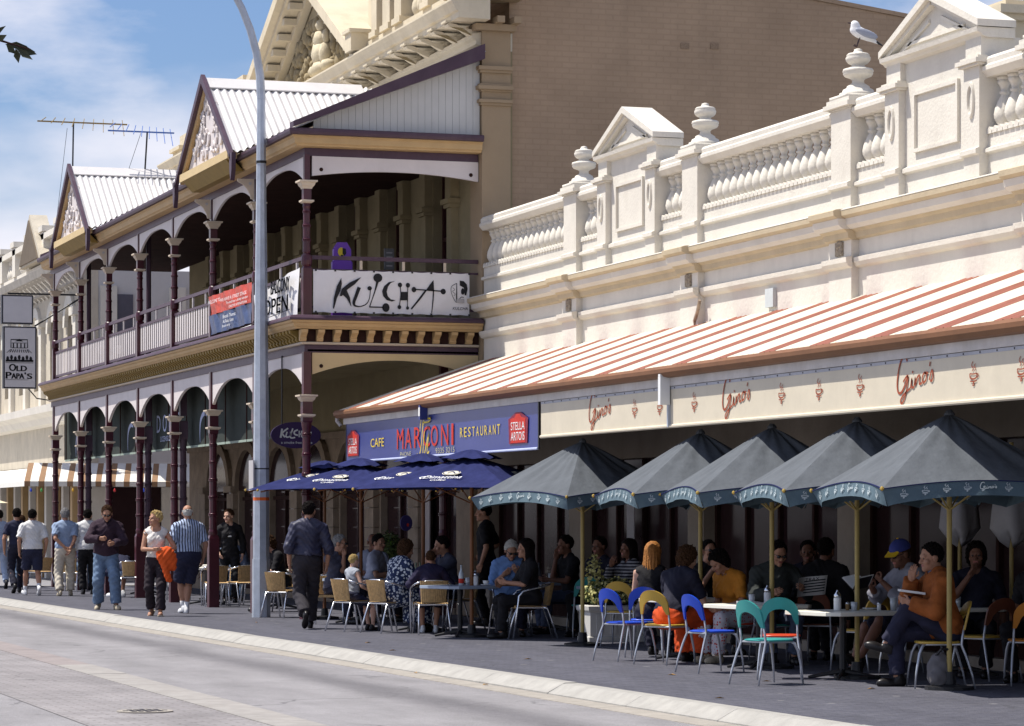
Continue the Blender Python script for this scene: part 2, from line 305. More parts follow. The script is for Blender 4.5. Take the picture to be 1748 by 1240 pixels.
def wear(m, cs, cw, ccol, ps, gum=0):       # fine cracks, patches of another age, gum spots
    n, l = m.node_tree.nodes, m.node_tree.links; b = n['Principled BSDF']; old = b.inputs['Base Color'].links[0].from_socket; t = n.new('ShaderNodeTexCoord')
    w = n.new('ShaderNodeTexNoise'); w.inputs['Scale'].default_value = 1.2; w.inputs['Detail'].default_value = 6; l.new(t.outputs['Object'], w.inputs[0])
    ad = n.new('ShaderNodeMix'); ad.data_type = 'RGBA'; ad.blend_type = 'ADD'; ad.inputs['Factor'].default_value = .9; l.new(t.outputs['Object'], ad.inputs['A']); l.new(w.outputs['Color'], ad.inputs['B'])
    v = n.new('ShaderNodeTexVoronoi'); v.feature = 'DISTANCE_TO_EDGE'; v.inputs['Scale'].default_value = cs; l.new(ad.outputs['Result'], v.inputs[0])
    c = n.new('ShaderNodeMath'); c.operation = 'LESS_THAN'; c.inputs[1].default_value = cw; l.new(v.outputs['Distance'], c.inputs[0])
    k = n.new('ShaderNodeTexNoise'); k.inputs['Scale'].default_value = .5; l.new(t.outputs['Object'], k.inputs[0]); k2 = n.new('ShaderNodeMapRange'); k2.inputs['From Min'].default_value = .48; k2.inputs['From Max'].default_value = .6; k2.inputs['To Max'].default_value = .75; l.new(k.outputs[0], k2.inputs[0])
    f = n.new('ShaderNodeMath'); f.operation = 'MULTIPLY'; l.new(c.outputs[0], f.inputs[0]); l.new(k2.outputs[0], f.inputs[1])
    x = n.new('ShaderNodeMix'); x.data_type = 'RGBA'; x.inputs['B'].default_value = (*ccol, 1); l.new(f.outputs[0], x.inputs['Factor']); l.new(old, x.inputs['A'])
    p = n.new('ShaderNodeTexNoise'); p.inputs['Scale'].default_value = ps; p.inputs['Detail'].default_value = 9; p.inputs['Roughness'].default_value = .72; mp_ = n.new('ShaderNodeMapping'); mp_.inputs['Scale'].default_value = (1, .22, 1); l.new(t.outputs['Object'], mp_.inputs[0]); l.new(mp_.outputs[0], p.inputs[0])
    r = n.new('ShaderNodeMapRange'); r.inputs['From Min'].default_value = .3; r.inputs['From Max'].default_value = .7; r.inputs['To Min'].default_value = .80; r.inputs['To Max'].default_value = 1.14; l.new(p.outputs[0], r.inputs[0])
    y = n.new('ShaderNodeMix'); y.data_type = 'RGBA'; y.blend_type = 'MULTIPLY'; y.inputs['Factor'].default_value = 1; l.new(x.outputs['Result'], y.inputs['A']); l.new(r.outputs[0], y.inputs['B']); out = y.outputs['Result']
    if gum:
        g = n.new('ShaderNodeTexVoronoi'); g.inputs['Scale'].default_value = gum; l.new(t.outputs['Object'], g.inputs[0]); g2 = n.new('ShaderNodeMath'); g2.operation = 'LESS_THAN'; g2.inputs[1].default_value = .075; l.new(g.outputs['Distance'], g2.inputs[0])
        z = n.new('ShaderNodeMix'); z.data_type = 'RGBA'; z.inputs['B'].default_value = (.19, .185, .19, 1); l.new(g2.outputs[0], z.inputs['Factor']); l.new(out, z.inputs['A']); out = z.outputs['Result']
    l.new(out, b.inputs['Base Color'])
wear(road, .35, .006, (.12, .115, .12), 1.6); wear(pave, .3, .003, (.05, .05, .055), 1.5, 1.9)
mb = MB(); mb.add([(-60, -30, -.105), (kv(-30) - .5, -30, -.105), (kv(400) - .5, 400, -.105), (-60, 400, -.105)], [(0, 1, 2, 3)])
props(mb.obj('road', road, fix=False), kind='structure')
mb = MB(); mb.add([(-900, -900, -.16), (900, -900, -.16), (900, 1500, -.16), (-900, 1500, -.16)], [(0, 1, 2, 3)])
props(mb.obj('ground', mat('far_ground', (.16, .15, .14), .95, .15, .05), fix=False), kind='structure')
# kerb: one block after the other, sloped face, then a gutter band
kerb = props(bpy.data.objects.new('kerb', None), kind='structure'); link(kerb); OFF['kerb'] = Vector()
def seg(u0, u1, prof):
    m = MB(); n = len(prof)
    m.add([(kv(u) + a, u, z) for u in (u0, u1) for a, z in prof], [(i, i + 1, n + i + 1, n + i) for i in range(n - 1)] + [tuple(range(n)), tuple(range(2 * n - 1, n - 1, -1))]); return m
u = 12.
while u < 110:
    L = (2.0 if u < 40 else 3.2) + random.uniform(-.05, .05); h = random.uniform(-.003, .003)
    seg(u, u + L - .008, [(.02, -.06), (.02, .006 + h), (-.10, .004 + h), (-.13, -.006), (-.27, -.082 + h), (-.28, -.2), (.02, -.2)]).obj('kerb_block', CONC, kerb); u += L
u = 12.
while u < 110:
    L = 2.4 if u < 40 else 5
    seg(u, u + L - .01, [(-.282, -.2), (-.282, -.092), (-.53, -.099), (-.54, -.2)]).obj('gutter_slab', CONC2, kerb); u += L
# flush band, brick paving and manhole near the viewer
strip = props(bpy.data.objects.new('road_edging', None), kind='structure'); link(strip); OFF['road_edging'] = Vector()
pk = mat('pinkish_edging', (.27, .235, .225), .9, .15, 5, .4, 60)
u = 10.
while u < 70:
    L = 2.1 + random.uniform(-.2, .2)
    MB().box(5.46, 5.86, u, u + L - .012, -.2, -.097 + random.uniform(0, .003)).obj('edging_slab', mat('pale_edging', (.315, .295, .275), .9, .15, 5, .4, 60, dirt=.3) if u < 31 else pk, strip); u += L
bp = mat('brown_grey_paving_brick', (.285, .268, .268), .9, .16, 1.1, .4, 50, dirt=.3, dirtcol=(.17, .155, .155))
wear(bp, .6, .005, (.13, .12, .12), 1.3)
brickify(bp, 1, (1, 1, 1), (.88, .87, .87), (.74, .72, .71), 0, .23, .115, .5)
mb = MB(); mb.add([(4.1, -20, -.1), (5.45, -20, -.1), (5.45, 200, -.1), (4.1, 200, -.1)], [(0, 1, 2, 3)]); props(mb.obj('brick_paving', bp, fix=False), kind='structure')
mh = thing('manhole_cover', (4.85, 24.7, -.098), 'round dark iron manhole cover set in the brick paving of the road', 'manhole cover')
iron = mat('dark_cast_iron', (.06, .055, .06), .6, .2, 20, .5, 60)
MB().lathe([(.20, 0), (.235, 0), (.235, .008), (.2, .008)], (4.85, 24.7, -.098), 28).obj('rim', CONC2, mh)
MB().lathe([(.22, .0), (.22, .006), (.05, .006)], (4.85, 24.7, -.097), 28).obj('lid', iron, mh)
mb = MB()
for i in range(-3, 4):
    for j in range(-3, 4):
        if i * i + j * j < 10: mb.box(4.85 + i * .055 - .02, 4.85 + i * .055 + .02, 24.7 + j * .055 - .02, 24.7 + j * .055 + .02, -.091, -.087)
props(mb.obj('tread_stud', iron, mh), kind='stuff')
# ================================================================== the white cafe building
WV = 13.84
B = thing('cafe_building', (WV, 32, 0), 'long white single storey cafe building with urns and balusters along its parapet', 'building')
U0, U1 = 18.0, 43.73
def wall_open(v, th, u0, u1, z0, z1, ops, name, m, parent, axis=0):
    mb = MB(); ops = sorted(ops); c = u0
    for a, b, za, zb in ops:
        if a > c: mb.box(v, v + th, c, a, z0, z1)
        if za > z0: mb.box(v, v + th, a, b, z0, za)
        if zb < z1: mb.box(v, v + th, a, b, zb, z1)
        c = b
    if c < u1: mb.box(v, v + th, c, u1, z0, z1)
    return mb.obj(name, m, parent)
PED = [39.5, 34.94, 30.38, 25.82, 21.26]
ops = []
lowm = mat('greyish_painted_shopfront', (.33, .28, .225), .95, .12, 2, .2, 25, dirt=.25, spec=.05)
for i in range(len(PED) + 1):
    hi = 43.45 if i == 0 else PED[i - 1] - .27; lo = PED[i] + .27 if i < len(PED) else 18.3
    ops.append((lo, hi, .12, 2.32))
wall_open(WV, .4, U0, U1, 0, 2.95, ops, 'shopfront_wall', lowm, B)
MB().box(WV, WV + .4, U0, U1, 2.952, 3.9).obj('upper_wall', WALLW, B)
MB().box(WV, WV + .4, U0, U1, 3.901, 4.62).obj('frieze_wall', WALLW, B)
MB().box(WV - .04, WV, U0, U1, 2.93, 3.0).obj('shopfront_moulding', OCHRE, B)
for a, b, za, zb in ops:
    g = MB().box(WV + .2, WV + .22, a, b, za, zb).obj('shop_window', GLASS, B)
    f = MB(); n = 4
    for k in range(n + 1):
        x = a + (b - a) * k / n; x = min(max(x, a + .03), b - .03); f.box(WV + .15, WV + .198, x - .03, x + .03, za, zb)
    f.box(WV + .152, WV + .196, a, b, 2.1, 2.16).box(WV + .152, WV + .196, a, b, za, za + .45)
    f.obj('window_frame', DARKW, g)
# mouldings
MB().prism([(WV, 4.27), (WV - .05, 4.29), (WV - .075, 4.33), (WV - .08, 4.38), (WV, 4.40)], 1, U0, U1).obj('string_moulding', WHITE, B)
corn = [(WV, 4.58), (WV - .05, 4.60), (WV - .06, 4.66), (WV - .10, 4.69), (WV - .12, 4.69), (WV - .17, 4.73), (WV - .18, 4.80), (WV - .23, 4.83), (WV - .235, 4.885), (WV - .2, 4.90), (WV, 4.925)]
MB().prism(corn[:4] + [(WV, 4.69)], 1, U0, U1 + .06).obj('cornice_bed_moulding', OCHRE, B)
MB().prism([(WV, 4.691)] + [(a, z + .001) for a, z in corn[4:7]] + [(WV, 4.801)], 1, U0, U1 + .1).obj('cornice', WALLW, B)
MB().prism([(WV, 4.802), (WV - .18, 4.802)] + corn[7:], 1, U0, U1 + .12).obj('cornice_ogee', OCHRE, B)
MB().prism([(WV, 4.926), (WV - .205, 4.902), (WV - .238, 4.888), (WV - .238, 4.896), (WV - .2, 4.912), (WV, 4.94)], 1, U0, U1 + .12).obj('cornice_capping', WHITE, B)
MB().box(WV, WV + .4, U0, U1, 4.621, 5.36).obj('parapet_plinth', WHITE, B)
MB().prism([(WV + .0, 5.16), (WV - .045, 5.175), (WV - .045, 5.21), (WV, 5.23)], 1, U0, U1).obj('plinth_moulding', WHITE, B)
AED = [(PED[i] + PED[i + 1]) / 2 for i in (0, 2)] + [44.2 - 22.38 + 21.0 - 23.7]
AED = [37.22, 28.10, 18.98]
spans = []
edges = [U1]
rail = [(WV - .075, 5.99), (WV - .075, 6.03), (WV - .05, 6.05), (WV - .055, 6.10), (WV - .02, 6.135), (WV + .26, 6.135), (WV + .30, 6.10), (WV + .30, 6.0), (WV + .26, 5.93), (WV - .02, 5.93)]
solid = sorted([(p - .27, p + .27) for p in PED] + [(a - 1.10, a + 1.10) for a in AED])
c = U1
for a, b in reversed(solid):
    if c > b + .1: spans.append((b, c))
    c = min(c, a)
bal0 = MB().lathe([(.07, 0), (.07, .02), (.055, .025), (.08, .055), (.102, .10), (.106, .14), (.094, .20), (.066, .27), (.038, .32), (.03, .335), (.048, .35), (.048, .365), (.032, .375), (.040, .41), (.056, .44), (.066, .45), (.066, .475), (.056, .48), (.075, .49), (.075, .52)], (0, 0, 0), 10)
balme = None
for a, b in spans:
    MB().prism(rail, 1, a, b).obj('parapet_rail', WHITE, B)
    n = max(2, round((b - a) / .243)); st = (b - a) / n
    mb = MB()
    for k in range(n * 2):
        y = a + (k + .5) * st / 2; mb.prism([(y - .05, 5.361), (y + .05, 5.361), (y + .05, 5.395), (y, 5.43), (y - .05, 5.395)], 0, WV - .02, WV + .25)
    props(mb.obj('toothed_course', WHITE, B), kind='stuff')
    for k in range(n):
        y = a + (k + .5) * st
        if balme is None:
            o = bal0.obj('baluster', WHITE, B, smooth=True); o.data.transform(Matrix.Translation(OFF[B.name])); balme = o.data
        else: o = bpy.data.objects.new('baluster', balme); link(o); o.parent = B
        o.location = Vector((WV + .12, y, 5.41)) - OFF[B.name]
def urn(y):
    c = (WV + .13, y, 6.17)
    mb = MB().box(c[0] - .24, c[0] + .24, y - .24, y + .24, 6.162, 6.20)
    mb.lathe([(.21, .03), (.21, .06), (.18, .07), (.17, .1), (.13, .12), (.125, .14), (.10, .155), (.07, .175), (.065, .205), (.085, .225), (.15, .25), (.168, .275), (.165, .295), (.175, .305), (.165, .33), (.11, .345), (.075, .36), (.07, .375), (.11, .395), (.135, .425), (.14, .455), (.125, .48), (.13, .487), (.11, .505), (.06, .515), (.045, .535), (.045, .55), (.02, .56)], c, 18)
    o = mb.obj('urn', WHITE, B, smooth=True); return o
for y in PED:
    MB().box(WV - .08, WV + .36, y - .26, y + .26, 4.94, 6.04).obj('pedestal', WHITE, B)
    MB().prism([(WV - .08, 5.155), (WV - .125, 5.17), (WV - .125, 5.215), (WV - .08, 5.235)], 1, y - .27, y + .27).obj('pedestal_band', WHITE, B)
    MB().box(WV - .10, WV + .38, y - .28, y + .28, 6.041, 6.06).box(WV - .15, WV + .42, y - .33, y + .33, 6.061, 6.11).box(WV - .12, WV + .4, y - .30, y + .30, 6.111, 6.16).obj('pedestal_cap', WHITE, B)
    urn(y)
    p = MB().box(WV - .09, WV, y - .30, y + .30, 3.0, 4.579).obj('pilaster', WALLW, B)
    sh = lambda P: [(a - .09, z) for a, z in P]
    MB().prism(sh(corn[:4]) + [(WV, 4.69), (WV, 4.58)], 1, y - .33, y + .33).obj('cornice_bed_break', OCHRE, B); MB().prism([(WV, 4.692)] + [(a, z + .001) for a, z in sh(corn[4:7])] + [(WV, 4.801)], 1, y - .34, y + .34).obj('cornice_break', WALLW, B); MB().prism([(WV, 4.8025), (WV - .27, 4.8025)] + sh(corn[7:]), 1, y - .34, y + .34).obj('cornice_ogee_break', OCHRE, B)
    MB().prism([(WV - .09, 4.27), (WV - .14, 4.29), (WV - .165, 4.33), (WV - .17, 4.385), (WV - .09, 4.40)], 1, y - .33, y + .33).obj('moulding_break', WHITE, B)
    # carved frieze ornament, dark with age
    mb = MB(); r = random.Random(int(y))
    for k in range(16):
        a, z = y - .02 + r.uniform(-.07, .07), 4.43 + .012 + r.uniform(0, .13); q = r.uniform(.015, .03); mb.lathe([(.001, -q), (q * .8, -q * .5), (q, 0), (q * .8, q * .5), (.001, q)], (WV - .1, a, z), 6)
    mb.box(WV - .115, WV - .091, y - .1, y + .08, 4.42, 4.57)
    mb.obj('frieze_carving', mat('weathered_carving', (.30, .25, .19), .9, .5, 25, .5, 60), B)
for y in AED:
    MB().box(WV - .02, WV + .34, y - .76, y + .76, 4.94, 6.36).obj('pediment_panel', WHITE, B)
    for s in (-1, 1):
        q = y + s * .93
        MB().box(WV - .10, WV + .34, q - .17, q + .17, 4.94, 6.05).obj('pediment_pilaster', WHITE, B)
        MB().box(WV - .145, WV + .38, q - .21, q + .21, 6.051, 6.075).box(WV - .17, WV + .4, q - .235, q + .235, 6.076, 6.12).box(WV - .13, WV + .36, q - .2, q + .2, 6.121, 6.15).obj('pilaster_cap', WHITE, B)
        MB().box(WV - .08, WV + .36, q - .17, q + .17, 6.151, 6.345).obj('pediment_block', WHITE, B)
        MB().prism([(WV - .1, 5.155), (WV - .145, 5.17), (WV - .145, 5.215), (WV - .1, 5.235)], 1, q - .18, q + .18).obj('pilaster_band', WHITE, B)
        mb = MB(); n = 20
        for i in range(n):
            w0, w1 = 2 * pi * i / n, 2 * pi * (i + 1) / n
            def E_(w, r, x): return (WV - x, q + .075 * r * cos(w), 5.72 + .19 * r * sin(w))
            mb.add([E_(w0, 1, .101), E_(w1, 1, .101), E_(w1, .92, .125), E_(w0, .92, .125), E_(w0, .75, .125), E_(w1, .75, .125), E_(w1, .68, .102), E_(w0, .68, .102)], [(0, 1, 2, 3), (3, 2, 5, 4), (4, 5, 6, 7)])
        mb.obj('oval_medallion', WHITE, B)
    # recessed panel frame
    mb = MB()
    for a0, a1, z0, z1 in ((y - .52, y + .52, 5.36, 5.40), (y - .52, y + .52, 5.96, 6.0), (y - .52, y - .48, 5.40, 5.96), (y + .48, y + .52, 5.40, 5.96)): mb.box(WV - .055, WV - .02, a0, a1, z0, z1)
    mb.obj('panel_frame', WHITE, B)
    MB().prism([(WV - .02, 5.155), (WV - .065, 5.17), (WV - .065, 5.215), (WV - .02, 5.235)], 1, y - .75, y + .75).obj('panel_band', WHITE, B)
    # entablature and gable
    MB().prism([(WV - .02, 6.33), (WV - .08, 6.345), (WV - .1, 6.37), (WV - .14, 6.385), (WV - .15, 6.43), (WV + .28, 6.43), (WV + .28, 6.33)], 1, y - 1.14, y + 1.14).obj('pediment_cornice', WHITE, B)
    MB().prism([(y - 1.02, 6.431), (y + 1.02, 6.431), (y, 6.86)], 0, WV - .03, WV + .26).obj('pediment_tympanum', WHITE, B)
    for s in (-1, 1):
        def rk(t, off): return (y + s * 1.16 * (1 - t), 6.435 + .455 * t + off)
        MB().prism([rk(0, 0), rk(1, 0), rk(1, .085), rk(0, .07)], 0, WV - .15, WV + .28).obj('raking_cornice', WHITE, B)
        MB().prism([rk(.12, -.05), rk(.985, -.05), rk(.985, -.001), rk(.03, -.001)], 0, WV - .10, WV + .30).obj('raking_moulding', WHITE, B)
        MB().prism([rk(.42, -.15), rk(.88, -.17), rk(.88, -.13), rk(.32, -.125)], 0, WV - .055, WV - .031).obj('tympanum_moulding', WHITE, B)
    MB().box(WV - .055, WV - .031, y - .66, y + .66, 6.50, 6.535).obj('tympanum_moulding', WHITE, B)
MB().add([(WV + .4, U0, 4.8), (WV + .4, U1, 4.8), (WV + 9, U1, 5.3), (WV + 9, U0, 5.3)], [(0, 1, 2, 3)]).obj('flat_roof', mat('grey_roof', (.3, .3, .3), .9), B)
MB().box(WV + .4, WV + 9, U1 - .2, U1, 0, 4.8).box(WV + .4, WV + 9, U0, U0 + .2, 0, 4.8).obj('end_wall', WALLW, B)
# conduit and bits on the wall
MB().tube([(WV - .12, 34.5, 4.22), (WV - .12, 34.55, 4.12), (WV - .1, 34.72, 3.98), (WV - .06, 34.76, 3.86)], .022, 6).obj('conduit', mat('rusty_conduit', (.35, .27, .2), .8, .5, 12), B)
MB().box(WV - .05, WV - .001, 32.36, 32.60, 4.0, 4.22).obj('vent_plate', mat('pale_grey_plate', (.55, .58, .58), .6), B)
# chimney behind the parapet
ch = thing('chimney', (15.45, 29.4, 4.8), 'cream rendered chimney with stepped cap behind the white pediment nearest the viewer', 'chimney')
mb = MB().box(15.15, 15.75, 29.1, 29.7, 4.9, 6.9); mb.obj('stack', CREAM, ch)
MB().box(15.05, 15.85, 29.0, 29.8, 6.9, 6.96).box(14.98, 15.92, 28.93, 29.87, 6.961, 7.05).box(15.1, 15.8, 29.05, 29.75, 7.051, 7.12).obj('chimney_cap', CREAM, ch)
def pole(loc, h, r, name, label, cat, m):
    o = MB().tube([loc, (loc[0], loc[1], loc[2] + h)], r, 8).obj(name, m); props(o, label, cat)
pole((24.3, 50, 6), 5.5, .06, 'flagpole', 'thin pale pole standing on the roof behind the brown wall', 'pole', GREYW)
pole((16.9, 30, 5), 5, .03, 'roof_pole', 'thin grey pole rising behind the parapet at the far right of the roof', 'pole', GREYW)
# ================================================================== striped verandah roof (awning) with its signs
A = thing('striped_awning', (11.6, 32, 2.5), 'street awning roof painted in white and terracotta stripes above the cafe signs', 'awning')
EV, EZ, TZ = 11.60, 3.16, 3.95
y = 43.80; k = 0; rr = random.Random(3)
while y > 18:
    w = (.80 if k % 2 == 0 else .41) + rr.uniform(-.07, .07)
    if k == 0: w = .55
    y2 = y - w; lift = .002 if k % 2 else 0
    n = max(1, round(w / .14)); mb = MB()
    vs, fs = [], []
    for i in range(n * 4 + 1):
        a = y - .0015 - (w - .003) * i / (n * 4); hh = .010 * max(0, cos(2 * pi * i / 4)) ** 2 + lift
        vs += [(EV - .03, a, EZ - .008 + hh), (WV - .001, a, TZ + hh)]
    fs = [(2 * i, 2 * i + 2, 2 * i + 3, 2 * i + 1) for i in range(n * 4)]
    mb.add(vs, fs).obj('roof_sheet', STRIPER if k % 2 else STRIPEW, A, fix=False)
    y = y2; k += 1
MB().add([(EV, 18, EZ - .03), (EV, 43.78, EZ - .03), (WV, 43.78, TZ - .03), (WV, 18, TZ - .03)], [(0, 1, 2, 3)]).obj('awning_soffit', mat('soffit_board', (.20, .15, .10), .8, .2, 3), A, fix=False)
gut = [(EV - .075, 3.152), (EV - .10, 3.12), (EV - .095, 3.08), (EV - .05, 3.04), (EV + .0, 3.03), (EV + .03, 3.03), (EV + .03, 3.12)]
MB().prism(gut, 1, 18, 43.9).obj('gutter', GUTB, A)
MB().tube([(EV - .02, 43.92, 3.10), (EV - .02, 43.97, 3.0), (EV + .03, 43.93, 2.93)], .03, 8).obj('gutter_end', FASCW, A)
MB().box(EV + .02, EV + .06, 18, 43.75, 2.94, 3.029).obj('fascia', FASCW, A)
MB().box(EV + .03, EV + .1, 18, 43.75, 3.031, 3.11).obj('eave_beam', FASCW, A)
for yy in (39.3, 30.12, 20.9):
    MB().box(EV - .09, EV + .02, yy - .035, yy + .035, 2.74 if yy != 39.3 else 2.87, 3.04).box(EV - .09, EV + .02, yy - .03, yy + .03, 3.041, 3.07).obj('awning_bracket', mat('bright_white_paint', (.8, .8, .78), .5, .03) if yy != 39.3 else SIGNB, A)
    if yy == 39.3: MB().box(EV - .093, EV - .0905, yy - .035, yy + .035, 2.92, 3.04).obj('bracket_face', MATS.get('bright_white_paint') or mat('bright_white_paint', (.8, .8, .78), .5, .03), A)
    if yy != 39.3: MB().box(EV + .005, EV + .035, yy - .02, yy + .02, 2.5, 2.739).obj('bracket_strut', STEEL, A)
for yy in (43.6, 39.3, 34.5, 30.1, 25.6, 21):
    MB().add([(EV + .03, yy - .04, EZ - .12), (EV + .03, yy + .04, EZ - .12), (WV, yy + .04, TZ - .14), (WV, yy - .04, TZ - .14), (EV + .03, yy - .04, EZ - .04), (EV + .03, yy + .04, EZ - .04), (WV, yy + .04, TZ - .04), (WV, yy - .04, TZ - .04)],
             [(0, 1, 2, 3), (4, 5, 6, 7), (0, 1, 5, 4), (1, 2, 6, 5), (2, 3, 7, 6), (3, 0, 4, 7)]).obj('rafter', FASCW, A)
SV = EV + .035
# blue restaurant sign
SG = thing('restaurant_sign', (SV, 39, 2.36), 'long blue vinyl restaurant sign with red lettering hung under the striped awning', 'sign')
s0 = 43.62
def sheet(v, ua, ub, za, zb, m, name, par, amp, nu=60, nv=6, th=.006, ph=0):
    def f(t, s): return (v + amp * (sin(t * 23 + ph + s) + .6 * sin(t * 57 + 2 * s)) * s * (1.2 - s), ua + (ub - ua) * t, zb + (za - zb) * s)
    mb = MB().grid(f, nu, nv); mb.grid(lambda t, s: (f(t, s)[0] + th, f(t, s)[1], f(t, s)[2]), nu, nv); return mb.obj(name, m, par, smooth=True, fix=False)
sheet(SV, 34.58, s0, 2.38, 2.95, SIGNB, 'sign_sheet', SG, .003)
MB().tube([(SV, 34.58, 2.372), (SV, s0, 2.372)], .018, 8).obj('bottom_rod', mat('pale_blue_metal', (.5, .55, .75), .4), SG)
mb = MB().box(SV - .004, SV + .012, 34.54, 34.575, 2.36, 2.95).box(SV - .004, SV + .012, s0 + .003, s0 + .03, 2.36, 2.95); mb.obj('end_rail', BLACKM, SG)
def sflat(): return Flat((SV - .006, s0, 0), *STREET, lift=.006)
F = sflat()
for i, ch_ in enumerate('MARCONI'):
    xs = [2.81, 3.22, 3.68, 4.12, 4.5, 4.98, 5.46][i]; F.text(ch_, xs, 2.5, .09 if ch_ == 'I' else .33, .285)
F.obj('lettering', PRINTR, SG)
F = sflat().text('CAFE', 1.41, 2.56, .72, .125)
for i, c_ in enumerate('RESTAURANT'): F.text(c_, 5.85 + i * .178, 2.59, .115, .125)
F.obj('lettering', PRINTY, SG)
F = sflat().text('PHONE', 2.98, 2.395, .55, .062).text('9335 3215', 4.72, 2.40, .88, .075); F.obj('lettering', mat('dull_yellow_print', (.45, .42, .25), .6), SG)
F = Flat((SV - .006, s0, 0), *STREET, lift=.010)
F.line([(3.98, 2.72), (4.02, 2.86), (4.12, 2.9), (4.45, 2.885), (4.5, 2.92), (4.47, 2.86), (4.36, 2.84), (4.1, 2.84)], .022)
F.line([(4.16, 2.9), (4.12, 2.78), (4.05, 2.55), (3.98, 2.42), (3.88, 2.385), (3.85, 2.42)], .028).line([(4.2, 2.72), (4.13, 2.45), (4.16, 2.40), (4.22, 2.43), (4.4, 2.68), (4.33, 2.46), (4.36, 2.41), (4.43, 2.44)], .026)
F.obj('script_emblem', PRINTY, SG)
glow = mat('soft_red_print', (.24, .025, .05), .6, .4, 30)
for xc, w in ((.42, .62), (8.30, .72)):
    F = sflat(); F.poly([(xc - w / 2, 2.45), (xc + w / 2, 2.45), (xc + w / 2 + .03, 2.76), (xc + w * .32, 2.80), (xc + .1, 2.84), (xc - .1, 2.84), (xc - w * .32, 2.80), (xc - w / 2 - .03, 2.76)]); F.obj('badge_edge', glow, SG)
    F = Flat((SV - .006, s0, 0), *STREET, lift=.009); F.poly([(xc - w * .40, 2.46), (xc + w * .40, 2.46), (xc + w * .42, 2.76), (xc + w * .2, 2.775), (xc + .07, 2.82), (xc - .07, 2.82), (xc - w * .2, 2.775), (xc - w * .42, 2.76)]); F.obj('badge', PRINTR, SG)
    F = Flat((SV - .006, s0, 0), *STREET, lift=.013); F.text('STELLA', xc - w * .37, 2.62, w * .75, .10).text('ARTOIS', xc - w * .37, 2.49, w * .75, .105); F.obj('lettering', PRINTW, SG)
# cream cafe banner
BN = thing('cafe_banner', (SV, 26, 2.5), 'long cream vinyl banner with red script and coffee cups under the awning', 'banner')
sheet(SV, 18.2, 34.46, 2.52, 2.93, BANNERC, 'banner_sheet', BN, .003, 120, 6)
MB().tube([(SV, 18.2, 2.51), (SV, 34.46, 2.51)], .022, 8).obj('bottom_hem', BANNERC, BN)
MB().box(SV - .003, SV + .003, 18.2, 34.46, 2.905, 2.935).obj('top_hem', mat('shade_tinted_hem', (.44, .44, .47), .6), BN)  # blue grey here paints the shade along the banner's top hem
mb = MB()
for i in range(52): mb.prism([(18.5 + i * .31 + .009 * cos(a), 2.92 + .009 * sin(a)) for a in [k * pi / 3 for k in range(6)]], 0, SV - .008, SV - .0035)
props(mb.obj('eyelet', BLACKM, BN), kind='stuff')
GINO = [([(.40, .86), (.36, .97), (.27, .98), (.17, .80), (.10, .45), (.12, .20), (.22, .16), (.34, .33), (.42, .52)], .035), ([(.28, .40), (.42, .52), (.38, .20), (.30, -.03), (.23, -.1), (.2, -.02), (.30, .10), (.50, .22)], .03),
        ([(.50, .22), (.54, .44), (.53, .25), (.60, .23), (.64, .44), (.64, .26), (.70, .42), (.77, .46), (.76, .27), (.84, .28)], .03), ([(.555, .56), (.57, .60)], .035),
        ([(.90, .50), (.85, .40), (.87, .28), (.95, .32), (.97, .45), (.91, .50), (1.02, .47)], .03), ([(1.06, .62), (1.08, .72)], .03), ([(1.05, .30), (1.13, .52), (1.16, .36), (1.12, .27), (1.08, .30)], .03)]
CUP = [([(-.32, .32), (-.30, .1), (-.12, 0), (.12, 0), (.30, .1), (.32, .32)], .07), ([(-.32, .32), (0, .28), (.32, .32)], .05), ([(.31, .28), (.46, .24), (.42, .1), (.28, .1)], .05), ([(-.3, -.12), (0, -.16), (.3, -.12)], .05), ([(-.06, -.3), (.06, -.22), (.04, -.38), (-.08, -.36)], .06),
       ([(-.1, .45), (-.02, .62), (-.16, .8), (-.04, 1.02)], .05), ([(.14, .45), (.2, .6), (.08, .72), (.2, .88)], .045)]
for uc in (32.72, 28.62, 24.47):
    F = Flat((SV - .0075, uc + .05, 2.57), *STREET, lift=.0)
    for p, w in GINO: F.line([(a * .68, b * .38 + a * .04) for a, b in p], w * .68)
    F.obj('script_lettering', PRINTDR, BN)
for uc in (31.2, 30.42, 29.40, 27.08, 26.18, 25.25, 22.96, 22.1, 21.2):
    F = Flat((SV - .0075, uc, 2.70), *STREET, lift=0)
    for p, w in CUP: F.line([(a * .20, b * .145) for a, b in p], w * .2)
    F.obj('cup_emblem', PRINTDR, BN)
